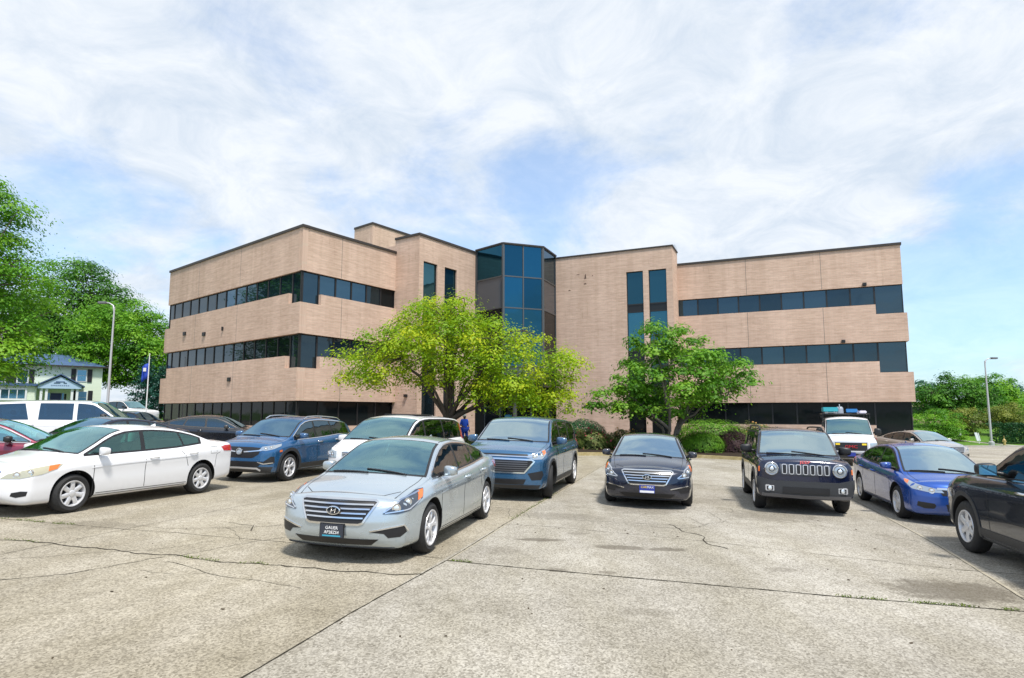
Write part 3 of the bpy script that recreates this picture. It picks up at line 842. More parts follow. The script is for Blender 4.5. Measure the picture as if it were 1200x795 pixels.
m1 = crack('crack', [(-10.,10.6),(-8.21,9.97),(-6.9,9.65),(-4.59,9.1),(-3.1,8.75),(-.9,8.05)], .010, .012, seed=8)
crack('crack', [(-4.3,7.78),(-4.9,6.9),(-5.6,6.45),(-6.8,5.9)], .012, .03, seed=9)
crack('crack', [(-4.2,7.8),(-3.6,8.7),(-3.2,9.2)], .008, .03, seed=10)
crack('crack', [(2.75,10.9),(2.85,10.3),(3.05,9.9),(2.95,9.35),(3.1,9.0)], .018, .035, seed=11)
crack('crack', [(-4.6,10.1),(-4.1,9.9),(-3.9,9.5)], .012, .03, seed=12)
crack('crack', [(.6,11.2),(1.8,11.0),(3.0,10.8)], .008, .02, seed=13)
crack('expansion_joint', [(-5.4,20),(-2.5,19.3),(3.3,17.7),(9,16.2)], .02, .006, seed=14)
crack('expansion_joint', [(-6.6,6.6),(-5.3,11.2),(-4.2,15),(-2.6,21)], .008, .006, seed=15)
# hairline cracks wander over the slabs and fork
hr_ = random.Random(17)
def hair(x, y, a, L, w, depth=0):
    P_ = [(x, y)]
    for k in range(int(L / .22)):
        a += hr_.uniform(-.42, .42); x += .22*math.cos(a); y += .22*math.sin(a); P_.append((x, y))
        if depth < 2 and hr_.random() < .16: hair(x, y, a + hr_.choice((-1, 1))*hr_.uniform(.5, 1.1), L*.4, w*.75, depth+1)
    if len(P_) > 2: crack('crack', P_, w, .012, seed=hr_.randrange(9999))
for (x, y, a, L) in ((-5.5, 9.6, -.4, 3), (-3.6, 11.2, -.9, 2.2), (-2.2, 6.6, 2.8, 2.4), (2.0, 10.8, -.3, 2.6), (-1.5, 12.6, .1, 2.4), (5.2, 11.4, -1.2, 2), (-6.8, 7.4, .3, 2.6), (2.6, 14, -.1, 3)): hair(x, y, a, L, .0065)
# debris bits
rnd = random.Random(5); mb = MB()
for k in range(60):
    x, y = rnd.uniform(-5, 6), rnd.uniform(4.2, 12); s_ = rnd.uniform(.006, .018); a = rnd.uniform(0, PI)
    g = gz(x, y)
    mb.box(-s_, s_, -s_*.5, s_*.5, .001, .008, fn=lambda p, q, r_: (x + p*math.cos(a) - q*math.sin(a), y + p*math.sin(a) + q*math.cos(a), g + r_))
o = mb.build('leaf_litter', noisy('litter', (.03, .025, .02), (.10, .07, .04), 9)); tag(o, kind='stuff')

# ------------------------------------------------------------------ foliage
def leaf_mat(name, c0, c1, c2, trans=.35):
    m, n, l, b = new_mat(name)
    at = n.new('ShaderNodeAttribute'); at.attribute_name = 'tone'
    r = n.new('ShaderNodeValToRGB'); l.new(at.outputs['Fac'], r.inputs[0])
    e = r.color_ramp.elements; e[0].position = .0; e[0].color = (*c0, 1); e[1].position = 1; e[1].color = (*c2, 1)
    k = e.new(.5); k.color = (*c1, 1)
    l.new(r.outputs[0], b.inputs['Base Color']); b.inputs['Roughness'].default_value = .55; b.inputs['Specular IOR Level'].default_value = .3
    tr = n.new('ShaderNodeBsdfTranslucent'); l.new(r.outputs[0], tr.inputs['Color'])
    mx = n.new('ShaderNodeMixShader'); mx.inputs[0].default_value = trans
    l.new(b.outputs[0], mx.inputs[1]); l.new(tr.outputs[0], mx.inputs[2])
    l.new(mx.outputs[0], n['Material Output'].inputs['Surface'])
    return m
bark = plain('bark', (.055, .042, .032), .9, noise=.4, nscale=6, bump=.6)
bark_grey = plain('bark_grey', (.12, .11, .095), .9, noise=.4, nscale=6, bump=.6)
def leaves_mesh(name, C, S, size, mat, parent, seed=0, flat=.5, tone=None, upb=.6, asp=.55):
    """C (n,3) leaf positions, S per-leaf clump id tone"""
    rng = np.random.default_rng(seed); n = len(C)
    nrm = rng.normal(size=(n, 3)); nrm[:, 2] = np.abs(nrm[:, 2]) * 1.0 + upb; nrm /= np.linalg.norm(nrm, axis=1)[:, None]
    t = rng.normal(size=(n, 3)); t -= (t * nrm).sum(1)[:, None] * nrm; t /= np.linalg.norm(t, axis=1)[:, None]
    b = np.cross(nrm, t); sz = size * rng.uniform(.6, 1.35, n)[:, None]
    v = np.empty((n, 4, 3)); v[:, 0] = C - t*sz; v[:, 1] = C + b*sz*asp + nrm*sz*.12; v[:, 2] = C + t*sz; v[:, 3] = C - b*sz*asp + nrm*sz*.12
    me = bpy.data.meshes.new(name); me.vertices.add(n*4); me.vertices.foreach_set('co', v.reshape(-1))
    me.loops.add(n*4); me.loops.foreach_set('vertex_index', np.arange(n*4, dtype=np.int32))
    me.polygons.add(n); me.polygons.foreach_set('loop_start', np.arange(0, n*4, 4, dtype=np.int32)); me.polygons.foreach_set('loop_total', np.full(n, 4, dtype=np.int32))
    me.update(calc_edges=True)
    a = me.attributes.new('tone', 'FLOAT', 'POINT'); tn = np.clip(S + rng.normal(0, .16, n), 0, 1); a.data.foreach_set('value', np.repeat(tn, 4).astype(np.float32))
    return link(name, me, mat, parent)
def in_env(p, env):
    return any(((p[0]-e[0])/e[3])**2 + ((p[1]-e[1])/e[4])**2 + ((p[2]-e[2])/e[5])**2 <= 1 for e in env)
def clumps(env, nc, seed, shell=.35):
    rng = random.Random(seed); out = []; wts = [e[3]*e[4]*e[5] ** .8 for e in env]; tries = 0
    vol = sum(wts) * 4.19; mind = (vol / nc) ** (1/3) * .62
    while len(out) < nc and tries < nc * 200:
        tries += 1
        e = rng.choices(env, wts)[0]
        d = Vector((rng.gauss(0, 1), rng.gauss(0, 1), rng.gauss(0, 1))).normalized(); r_ = rng.uniform(shell**3, 1) ** (1/3) * rng.uniform(.86, 1.06)
        p = (e[0] + d.x*e[3]*r_, e[1] + d.y*e[4]*r_, e[2] + d.z*e[5]*r_)
        md = mind * (.6 if tries > nc*80 else 1)
        if all((p[0]-q[0])**2 + (p[1]-q[1])**2 + (p[2]-q[2])**2 > md*md for q in out): out.append(p)
    return out
def make_tree(name, label, base, env, nc, nl, lsize, cr, mat, bk, trunk_r, fork_h, seed=0, flat=.5, group=None, cat='tree', stems=1, lean=(0, 0), zmin=None, twigs=True, nlimb=7, uneven=.5, fl=True):
    bx, by, bz = base
    root = empty(name, (bx, by, bz)); tag(root, label, cat, group)
    rng = random.Random(seed); nr = np.random.default_rng(seed)
    cl = [Vector(p) for p in clumps(env, nc, seed)]
    if zmin is not None: cl = [p for p in cl if p.z > zmin]
    # leaves, in world coordinates relative to the root
    CC, TT = [], []
    for p in cl:
        r_ = cr * rng.uniform(.6, 1.3); k = int(nl * (r_/cr)**2 * rng.uniform(1-uneven, 1+uneven*.6))
        q = nr.normal(size=(k, 3)) * np.array([r_, r_, r_*flat]) * .5
        # drooping rim
        q[:, 2] -= .25 * (q[:, 0]**2 + q[:, 1]**2) / r_
        CC.append(q + np.array(p - Vector(base))); TT.append(np.full(k, rng.uniform(.15, .85)))
    leaves_mesh('crown', np.vstack(CC), np.concatenate(TT), lsize, mat, root, seed)
    mb = MB()
    cen = sum(cl, Vector()) / len(cl) - Vector(base)
    tips = []
    for s_ in range(stems):
        a = 2*PI*s_/max(1, stems) + rng.uniform(0, 1); sp_ = .0 if stems == 1 else .28
        d0 = Vector((math.cos(a)*sp_, math.sin(a)*sp_, 0))
        top = Vector((lean[0], lean[1], fork_h)) + d0 * fork_h * 1.2
        k = 6; pts = [d0*.4 + (top - d0*.4) * (i/k) + Vector((rng.uniform(-1, 1), rng.uniform(-1, 1), 0)) * trunk_r * (.3 if 0 < i < k else 0) for i in range(k+1)]
        f_ = 1 if stems == 1 else .6
        mb.tube(pts, [trunk_r*f_*(1.45 if i == 0 else 1.1 - .35*i/k) for i in range(k+1)], 10)
        tips.append(top)
    # limbs
    rel = [p - Vector(base) for p in cl]; limbs = []
    targets = sorted(rel, key=lambda p: rng.random())
    chosen = []
    for p in targets:
        if all((p - q).length > cr * 1.9 for q in chosen): chosen.append(p)
        if len(chosen) >= nlimb: break
    for p in chosen:
        st = min(tips, key=lambda t: (t - p).length).copy(); st.z *= rng.uniform(.72, 1.0)
        mid = st.lerp(p, .5) + Vector((rng.uniform(-.3, .3), rng.uniform(-.3, .3), (p - st).length * .10))
        pts = []
        for i in range(9):
            t = i/8; q = st*(1-t)**2 + mid*2*t*(1-t) + p*t*t
            pts.append(q + Vector((rng.uniform(-1, 1), rng.uniform(-1, 1), rng.uniform(-1, 1))) * .06 * (1 if 0 < i < 8 else 0) * (p-st).length * .3)
        mb.tube(pts, [trunk_r * (.55 - .47*i/8) for i in range(9)], 7); limbs.append(pts)
    if twigs:
        allp = [(q, trunk_r * (.55 - .47*i/8)) for L in limbs for i, q in enumerate(L) if i > 1]
        for p in rel:
            q, r_ = min(allp, key=lambda t: (t[0] - p).length)
            if (q-p).length < .15: continue
            mid = q.lerp(p, .5) + Vector((rng.uniform(-.2, .2), rng.uniform(-.2, .2), rng.uniform(0, .3))) * (p-q).length * .5
            mb.tube([q, mid, p], [min(r_*.6, trunk_r*.16), trunk_r*.09, trunk_r*.03], 5, cap=False)
    t = mb.build('trunk', bk, root, 60, recalc=False)
    return root
def make_shrub(name, label, c, r, mat, n=2500, ls=.05, seed=0, stem=True, cat='shrub', group=None, lump=.10, flowers=None, spread=.10):
    """clipped or loose shrub: leaf shell round a twiggy inside"""
    root = empty(name, (c[0], c[1], gz(c[0], c[1]))); tag(root, label, cat, group)
    rng = np.random.default_rng(seed)
    d = rng.normal(size=(n, 3)); d /= np.linalg.norm(d, axis=1)[:, None]; d[:, 2] = np.abs(d[:, 2]) * np.where(rng.random(n) < .16, -.5, 1)
    ph = rng.uniform(0, 6, 6)
    bump = 1 + lump * (np.sin(d[:, 0]*5+ph[0])*np.cos(d[:, 1]*6+ph[1]) + .6*np.sin(d[:, 2]*8+ph[2]+d[:, 0]*9) + .5*np.sin(d[:, 1]*13+ph[3]))
    rad = bump * (1 - np.abs(rng.normal(0, spread, n)))
    C = d * rad[:, None] * np.array(r)
    C[:, 2] += r[2]*.35
    C[:, 2] = np.maximum(C[:, 2], .02)
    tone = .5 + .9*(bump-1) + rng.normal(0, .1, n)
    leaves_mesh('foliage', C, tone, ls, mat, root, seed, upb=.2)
    mb = MB(); R_ = random.Random(seed)
    for k in range(14):
        a = R_.uniform(0, 2*PI); q = R_.uniform(.3, .75)
        mb.tube([(0.05*math.cos(a), .05*math.sin(a), 0), (r[0]*q*.5*math.cos(a), r[1]*q*.5*math.sin(a), r[2]*.55), (r[0]*q*math.cos(a), r[1]*q*math.sin(a), r[2]*R_.uniform(.8, 1.15))], [.03, .018, .006], 5)
    mb.build('stem', bark, root, recalc=False)
    if flowers:
        fm, k = flowers; i = rng.choice(n, k); Fp = C[i] * 1.04; Fp[:, 2] += .02
        leaves_mesh('flowers', np.repeat(Fp, 4, 0) + rng.normal(0, .03, (k*4, 3)), np.full(k*4, .5), .045, fm, root, seed+1)
    return root
LM = dict(
    yellow=leaf_mat('honeylocust_leaf', (.12, .26, .006), (.29, .46, .010), (.52, .56, .02), .45),
    green=leaf_mat('dogwood_leaf', (.04, .14, .010), (.12, .31, .018), (.26, .46, .04), .4),
    maple=leaf_mat('dark_green_leaf', (.025, .10, .010), (.07, .22, .018), (.15, .34, .03), .4),
    bright=leaf_mat('bright_green_leaf', (.04, .16, .010), (.13, .34, .016), (.26, .48, .03), .42),
    spruce=leaf_mat('spruce_needle', (.010, .06, .045), (.02, .10, .075), (.05, .16, .12), .15),
    teal=leaf_mat('far_leaf', (.015, .07, .05), (.03, .12, .08), (.06, .18, .10), .2),
    olive=leaf_mat('olive_leaf', (.07, .12, .015), (.16, .22, .03), (.28, .30, .05), .35),
    box=leaf_mat('boxwood_leaf', (.04, .12, .008), (.11, .27, .014), (.22, .42, .03), .3),
    burg=leaf_mat('barberry_leaf', (.035, .015, .02), (.085, .04, .045), (.15, .085, .07), .25),
    rose=leaf_mat('rose_leaf', (.05, .08, .02), (.12, .17, .035), (.24, .24, .08), .3),
    pink=leaf_mat('rose_bloom', (.45, .03, .08), (.60, .06, .14), (.75, .2, .3), .3),
    cream=leaf_mat('orange_bloom', (.55, .25, .05), (.65, .35, .10), (.75, .5, .2), .3),
    hedge=leaf_mat('hedge_leaf', (.008, .045, .015), (.018, .085, .025), (.04, .13, .035), .2),
    grass=leaf_mat('grass_blade', (.05, .10, .01), (.13, .20, .02), (.25, .26, .05), .3))
# grass in the joints
rng_ = np.random.default_rng(3); GC = []
for (line, x0, x1, n_) in ((t1, 3.5, 4.0, 110), (t1, 4.2, 4.8, 170), (t1, 5.0, 5.15, 50), (t1, -.8, -.55, 90), (l1, -4.1, -3.6, 90), (l1, -6.9, -6.4, 40), (l1,-3.3,-2.9,50), (m1, -7.9, -7.3, 120), (m1, -7.1, -6.8, 90), (j1, .0, 1.1, 260), (m1,-10,-8.1,150)):
    P_ = [p for p in line if x0 < p[0] < x1]
    for k in range(n_):
        p = P_[rng_.integers(len(P_))]; x, y = p[0] + rng_.normal(0, .03), p[1] + rng_.normal(0, .018); GC.append((x, y, gz(x, y) + abs(rng_.normal(0, .010)) + .006))
o = leaves_mesh('grass_tufts', np.array(GC), np.full(len(GC), .5), .014, LM['grass'], None, 5, upb=0, asp=.3); tag(o, kind='stuff')
# ------------------------------------------------------------------ office building
def brick_mat():
    m, n, l, b = new_mat('buff_brick')
    uv = n.new('ShaderNodeUVMap'); uv.uv_map = 'UVMap'; U = uv.outputs[0]
    br = n.new('ShaderNodeTexBrick'); l.new(U, br.inputs['Vector']); br.inputs['Scale'].default_value = 1.0
    br.inputs['Brick Width'].default_value = .30; br.inputs['Row Height'].default_value = .10; br.inputs['Mortar Size'].default_value = .010
    br.inputs['Color1'].default_value = (.67, .48, .385, 1); br.inputs['Color2'].default_value = (.585, .405, .32, 1); br.inputs['Mortar'].default_value = (.60, .49, .39, 1); br.inputs['Bias'].default_value = -.2
    def nz(sx, sy, sc, det=6, rough=.6, loc=0):
        mp = n.new('ShaderNodeMapping'); l.new(U, mp.inputs[0]); mp.inputs['Scale'].default_value = (sx, sy, 1); mp.inputs['Location'].default_value = (loc, loc*1.7, 0)
        t = n.new('ShaderNodeTexNoise'); t.inputs['Scale'].default_value = sc; t.inputs['Detail'].default_value = det; t.inputs['Roughness'].default_value = rough; l.new(mp.outputs[0], t.inputs['Vector']); return t.outputs['Fac']
    def ramp(f, a, c, c0, c1):
        r = n.new('ShaderNodeValToRGB'); l.new(f, r.inputs[0]); r.color_ramp.elements[0].position = a; r.color_ramp.elements[1].position = c
        r.color_ramp.elements[0].color = (*c0, 1); r.color_ramp.elements[1].color = (*c1, 1); return r.outputs[0]
    def mul(a, b_, f=1.0):
        x = n.new('ShaderNodeMix'); x.data_type = 'RGBA'; x.blend_type = 'MULTIPLY'; x.inputs['Factor'].default_value = f; l.new(a, x.inputs['A']); l.new(b_, x.inputs['B']); return x.outputs['Result']
    c = br.outputs['Color']
    c = mul(c, ramp(nz(.5, 9, 1.0, 5, .75), .36, .64, (.86, .845, .83), (1.08, 1.08, 1.07)))       # courses that vary
    c = mul(c, ramp(nz(1.6, .06, 1.0, 5, .65, 3), .40, .60, (.84, .81, .78), (1.05, 1.05, 1.06)), .42)   # run-off streaks
    c = mul(c, ramp(nz(.25, .25, 1.0, 4, .6, 9), .3, .7, (.90, .89, .88), (1.06, 1.06, 1.06)))
    c = mul(c, ramp(nz(3.2, .35, 1.3, 6, .7, 5), .60, .74, (1, 1, 1), (.70, .66, .62)), .8)
    l.new(c, b.inputs['Base Color']); b.inputs['Roughness'].default_value = .85; b.inputs['Specular IOR Level'].default_value = .2
    bp = n.new('ShaderNodeBump'); bp.inputs['Strength'].default_value = .4; bp.inputs['Distance'].default_value = .01
    l.new(br.outputs['Fac'], bp.inputs['Height']); bp.invert = True; l.new(bp.outputs[0], b.inputs['Normal'])
    return m
MBK = brick_mat()
M['coping'] = plain('dark_coping', (.05, .042, .038), .5, .3)
M['frame'] = plain('window_frame_dark', (.02, .02, .022), .45, .2)
M['frame_grey'] = plain('window_frame_grey', (.10, .105, .11), .4, .4)
M['g_sky'] = glass('ribbon_glass_sky_tint', (.055, .12, .18), .85, .03)  # ribbon glass with the mirrored blue sky put into its colour
M['g_mid'] = glass('ribbon_glass', (.045, .075, .095), .80, .03)
M['g_low'] = glass('ground_floor_glass', (.010, .013, .014), .05, .05, .15)  # dark colour stands in for the dark trees these panes would mirror
M['g_tow'] = glass('tower_glass', (.018, .095, .15), .92, .03)
M['g_tow2'] = glass('tower_glass_grey', (.075, .085, .10), .12, .12)
M['g_strip'] = glass('strip_glass', (.04, .12, .15), .85, .03)
M['spandrel'] = plain('black_spandrel', (.012, .012, .013), .3, .2)
M['roofing'] = plain('roof_membrane', (.25, .24, .23), .9)
office = empty('office_building', (0, 41, 0)); tag(office, 'three-storey tan brick office building with dark ribbon windows and a faceted glass bay', 'office building')
OX = Vector((0, 41, 0))
class Wall:
    """vertical plane from P0 to P1; s along, o outward, z up"""
    def __init__(s, p0, p1):
        s.a = Vector((*p0, 0)) - OX; d = Vector((*p1, 0)) - Vector((*p0, 0)); s.L = d.length; s.d = d.normalized(); s.n = Vector((s.d.y, -s.d.x, 0))
    def P(s, u, o, z): q = s.a + s.d*u + s.n*o; return (q.x, q.y, z)
    def slab(s, poly, o0, o1, mb, mi=0):
        """(u,z) polygon extruded from offset o0 (inner) to o1 (outer)"""
        n = len(poly); f = [s.P(u, o1, z) for u, z in poly]; b = [s.P(u, o0, z) for u, z in poly]
        mb.face(f, mi, list(poly)); mb.face(list(reversed(b)), mi, list(reversed(poly)))
        acc_ = 0
        for i in range(n):
            j = (i+1) % n; e = math.dist(poly[i], poly[j]); du = abs(poly[j][0]-poly[i][0]) > 1e-6
            if du: uv = [(poly[i][0], poly[i][1]), (poly[j][0], poly[j][1]), (poly[j][0], poly[j][1]-(o1-o0)), (poly[i][0], poly[i][1]-(o1-o0))]
            else: uv = [(poly[i][0], poly[i][1]), (poly[j][0], poly[j][1]), (poly[j][0]+(o1-o0), poly[j][1]), (poly[i][0]+(o1-o0), poly[i][1])]
            mb.face([f[i], b[i], b[j], f[j]], mi, uv)
    def rect(s, u0, u1, z0, z1, o0, o1, mb, mi=0): s.slab([(u0, z0), (u1, z0), (u1, z1), (u0, z1)], o0, o1, mb, mi)
    def window(s, u0, u1, z0, z1, o, gm, fm=None, fw=.05, parent=office, name='window'):
        mb = MB(); t = .10
        s.rect(u0, u0+fw, z0, z1, o-t, o, mb); s.rect(u1-fw, u1, z0, z1, o-t, o, mb)
        s.rect(u0+fw, u1-fw, z0, z0+fw, o-t, o, mb); s.rect(u0+fw, u1-fw, z1-fw, z1, o-t, o, mb)
        w = mb.build(name, fm or M['frame'], parent)
        mb = MB(); s.rect(u0+fw, u1-fw, z0+fw, z1-fw, o-.075, o-.045, mb); mb.build('pane', gm, w)
        return w
def wallpart(name, mb, mat=None): return mb.build(name, mat or MBK, office)
def coping(wl_, u0, u1, z, o, nm='coping', h=.16, over=.07):
    mb = MB(); wl_.rect(u0, u1, z, z+h, o-.40, o+over, mb); return mb.build(nm, M['coping'], office)
ZR, H3, S3, D3, H2, S2, D2, H1, S1 = 12.83, 10.22, 8.96, 8.31, 6.47, 5.19, 4.46, 2.56, 1.05
A = (-12.38, 35.01); LE = (-26.95, 46.95); RE = (-8.03, 41.21)
WL = Wall(LE, A); WR = Wall(A, RE)          # left wing: street face and court face
def wing_band(W_, u0, u1, z0, z1, o, notch=None, nm='wall'):
    """notch: list of (ua, ub, ztop) where the top of the band is lower"""
    pts = [(u0, z0), (u1, z0)]; cur = [(u1, z1)]
    segs = sorted(notch or [], key=lambda t: -t[0]); x = u1; top = []
    for ua, ub, zt in segs:
        ub_, ua_ = min(ub, u1), max(ua, u0)
        if ub_ < x - 1e-6: top += [(x, z1), (ub_, z1)] if not top or top[-1] != (x, z1) else [(ub_, z1)]
        top += [(ub_, zt), (ua_, zt)]; x = ua_
        if ua_ > u0 + 1e-6: top += [(ua_, z1)]
    if not segs: top = [(u1, z1), (u0, z1)]
    elif x > u0 + 1e-6: top += [(u0, z1)]
    P_ = pts + top; Q = []
    for p in P_:
        if not Q or math.dist(p, Q[-1]) > 1e-6: Q.append(p)
    mb = MB(); W_.slab(Q, -.35, o, mb); return wallpart(nm, mb)
T = .35
dl, dr, de = 1.15, 1.35, .85     # widths of the tall corner panes
stepo = (0, .10, .18)
L1, L2 = WL.L, WR.L
# upper band, middle band, lower band; each steps out a little
for i, (z0, z1, dz) in enumerate(((H3, ZR, None), (H2, S3, D3), (H1, S2, D2))):
    o = stepo[i]
    nl = [(0 - o, de, dz), (L1 - dl, L1 + o, dz)] if dz else None
    wing_band(WL, -o, L1 + o, z0, z1, o, nl)
    nr_ = [(o*0 + T*0, dr, dz)] if dz else None
    mb = None
    # court face starts behind the thickness of the street face
    if dz: poly = [(-o*0 + T*0 + .0, z0), (L2, z0), (L2, z1), (dr, z1), (dr, dz), (.0, dz)]
    else: poly = [(.0, z0), (L2, z0), (L2, z1), (.0, z1)]
    mb = MB(); WR.slab([(max(u, .001), z) for u, z in poly], -.35, o, mb); wallpart('wall', mb)
# base wall
mb = MB(); WL.rect(0, L1, -.6, S1, -.35, .02, mb); wallpart('wall', mb)
mb = MB(); WR.rect(.001, L2, -.6, S1, -.35, .02, mb); wallpart('wall', mb)
coping(WL, -.07, L1 + .07, ZR, 0); coping(WR, .071, L2, ZR, 0)
# end wall (left, towards the house) and solid core so nothing is see-through
B0 = (LE[0] + 9.5*WL.d.y*-1*-1, LE[1] + 0)
WE = Wall((LE[0] + 12*math.sin(math.atan2(11.94, 14.57)), LE[1] + 12*math.cos(math.atan2(11.94, 14.57))), LE)
for z0, z1, i in ((H3, ZR, 0), (H2, D3, 1), (H1, D2, 2), (-.6, S1, 0)):
    mb = MB(); WE.rect(0, WE.L - .36, z0, z1, -.35, stepo[i], mb); wallpart('wall', mb)
coping(WE, 0, WE.L - .08, ZR, 0)
mb = MB()
core = [WL.P(.45, -.45, 0), WL.P(L1 - .45, -.45, 0), WR.P(L2, -.45, 0), WR.P(L2 + 8, -.45, 0), WR.P(L2 + 8, -12, 0), WL.P(.45, -12.5, 0)]
f = [(p[0], p[1], ZR - .25) for p in core]; g_ = [(p[0], p[1], -.6) for p in core]
mb.face(f); mb.face(list(reversed(g_)))
for i in range(6): j = (i+1) % 6; mb.face([g_[i], g_[j], f[j], f[i]])
mb.build('roof', M['roofing'], office)
def ribbon(W_, u0, u1, z0, z1, n, o, gm, gm2=None, split=None, fm=None):
    w = (u1-u0)/n
    for k in range(n):
        g = gm if not gm2 or k not in gm2 else gm2[k]
        W_.window(u0 + k*w, u0 + (k+1)*w, z0, z1, o, g, fm)
go = -.12
# street face ribbons: top panes near the corner carry the painted sky blue
ribbon(WL, de, L1 - dl, S3 - .002, H3, 12, go, M['g_sky'], {k: M['g_mid'] for k in range(0, 6)})
WL.window(-.0, de, D3, H3, go, M['g_mid']); WL.window(L1 - dl, L1 + go, D3, H3, go, M['g_sky'], fw=.06)
ribbon(WL, de, L1 - dl, S2 - .002, H2, 12, go, M['g_mid'])
WL.window(-.0, de, D2, H2, go, M['g_mid']); WL.window(L1 - dl, L1 + go, D2, H2, go, M['g_mid'], fw=.06)
ribbon(WL, 0.0, L1 + go, S1, H1, 14, go, M['g_low'])
WR.window(.101, dr, D3, H3, go, M['g_sky'], fw=.06); ribbon(WR, dr, L2, S3 - .002, H3, 5, go, M['g_sky'], {4: M['g_low'], 3: M['g_mid']})
WR.window(.101, dr, D2, H2, go, M['g_mid'], fw=.06); ribbon(WR, dr, L2, S2 - .002, H2, 5, go, M['g_mid'])
ribbon(WR, .101, L2, S1, H1, 5, go, M['g_low'])
for W_, L_ in ((WE, WE.L),):
    for z0, z1 in ((D3, H3), (D2, H2), (S1, H1)): ribbon(W_, 1, L_ - .36, z0, z1, 3, go, M['g_mid'])
# vents on the street face
for u, z in ((3.4, 7.55), (6.6, 7.25), (10.8, 3.9), (9.5, 7.4)):
    mb = MB(); WL.rect(u, u + (.38 if u != 9.5 else .12), z, z + .26, .10, .20 + (.06 if z < 4 else 0), mb); mb.build('wall_vent', M['frame'], office)
for u in (16.6,): pass

# left stair tower
TA, TB_, TC = (-8.12, 41.24), (-6.24, 39.95), (-2.72, 44.84)
ZT = 13.8
WT1 = Wall(TA, TB_); WT2 = Wall(TB_, TC)
mb = MB(); WT1.rect(-.0, WT1.L, -.6, ZT, -.35, 0, mb); wallpart('wall', mb)
def px_u(W_, X): return X
# two full height strips on the front
s1a, s1b, s2a, s2b = .42, 1.80, 2.55, 3.85
for (a, b) in ((.001, s1a), (s1b, s2a), (s2b, WT2.L)):
    mb = MB(); WT2.rect(a, b, -.6, 12.1, -.35, 0, mb); wallpart('wall', mb)
mb = MB(); WT2.rect(.001, WT2.L, 12.1, ZT, -.35, 0, mb); wallpart('wall', mb)
for (a, b) in ((s1a, s1b), (s2a, s2b)):
    for (z0, z1, gm) in ((9.0, 12.1, M['g_strip']), (8.1, 9.0, M['spandrel']), (5.3, 8.1, M['g_strip']), (4.4, 5.3, M['spandrel']), (1.2, 4.4, M['g_mid']), (-.3, 1.2, M['g_low'])): WT2.window(a, b, z0, z1, -.12, gm)
coping(WT1, -.0, WT1.L + .07, ZT, 0); coping(WT2, .071, WT2.L, ZT, 0)
WT3 = Wall(TC, (TC[0] - 5.8*.811 , TC[1] + 5.8*.585)); WT4 = Wall((TA[0] + 3.6*.585 + 0, TA[1] + 3.6*.811), TA)
mb = MB(); pts = [WT1.P(.36, -.36, 0), WT2.P(.36, -.36, 0), WT2.P(WT2.L, -.36, 0), WT2.P(WT2.L, -7, 0), WT1.P(.36, -7.5, 0)]
pts = [WT2.P(.36, -.36, 0), WT2.P(WT2.L, -.36, 0), WT2.P(WT2.L, -5.8, 0), WT2.P(.36, -5.8, 0), WT2.P(.36, -2.2, 0)]
f = [(p[0], p[1], ZT - .2) for p in pts]; g_ = [(p[0], p[1], -.6) for p in pts]
mb.face(f)
for i in range(5): j = (i+1) % 5; mb.face([g_[i], g_[j], f[j], f[i]], 0, [(i*4, -.6), (i*4+4, -.6), (i*4+4, ZT), (i*4, ZT)])
wallpart('wall', mb)
# plant room on the roof
Wp1 = Wall((-16.2, 47.6), (-13.35, 45.0)); 
WP1 = Wall((-13.35 - 2.2, 56.5 + 1.8), (-13.35, 56.5)); WP2 = Wall((-13.35, 56.5), (-13.35 + 6.0, 56.5 + 8.3))
mb = MB(); WP1.rect(0, WP1.L, 12, 19.8, -.3, 0, mb); WP2.rect(.001, WP2.L, 12, 19.8, -.3, 0, mb); wallpart('plant_room', mb)
mb = MB(); WP1.rect(0, WP1.L + .07, 19.8, 20.0, -.4, .07, mb); WP2.rect(.071, WP2.L, 19.8, 20.0, -.4, .07, mb); mb.build('coping', M['coping'], office)

# glass bay
ZG = 14.0
G = [(-2.72, 44.80), (-.65, 42.75), (2.30, 43.80), (3.42, 46.44)]
rows = [(11.65, ZG), (9.35, 11.65), (5.15, 9.35), (4.2, 5.15)]
for i in range(3):
    W_ = Wall(G[i], G[i+1]); u0, u1 = .08, W_.L - .08
    cols = 2 if i == 1 else 1; w = (u1-u0)/cols
    for k in range(cols):
        for ri, (z0, z1) in enumerate(rows):
            gm = (M['g_tow'] if (i == 1 and ri < 3) or ri == 0 else M['g_tow2'] if ri < 2 or i != 1 else M['g_tow2'])
            if i != 1 and ri >= 2: gm = M['g_low']
            W_.window(u0 + k*w, u0 + (k+1)*w, z0, z1, 0, gm, M['frame_grey'], fw=.045, name='bay_window')
    mb = MB(); W_.rect(-.02, u0 - .001, 4.2, ZG, -.15, .05, mb); W_.rect(u1 + .001, W_.L + .02, 4.2, ZG, -.15, .03, mb); mb.build('bay_post', M['frame_grey'], office)
    mb = MB(); W_.rect(-.01, W_.L + .01, ZG, ZG + .10, -.4, .08 + .002*i, mb); mb.build('coping', M['coping'], office)
mb = MB(); rf = [Vector((*p, 0)) - OX for p in G + [(3.3, 50), (-2.9, 50)]]
mb.face([(p.x*.985, p.y + .15, ZG - .05) for p in rf]); mb.build('bay_roof', M['roofing'], office)
mb = MB(); mb.face([(p.x, p.y + .1, 4.15) for p in rf]); mb.face([(p.x, p.y + .1, 3.75) for p in rf])
for i in range(3):
    W_ = Wall(G[i], G[i+1]); W_.rect(0, W_.L, 3.7, 4.2, -.2, .02 + .003*i, mb)
mb.build('canopy_soffit', M['spandrel'], office)
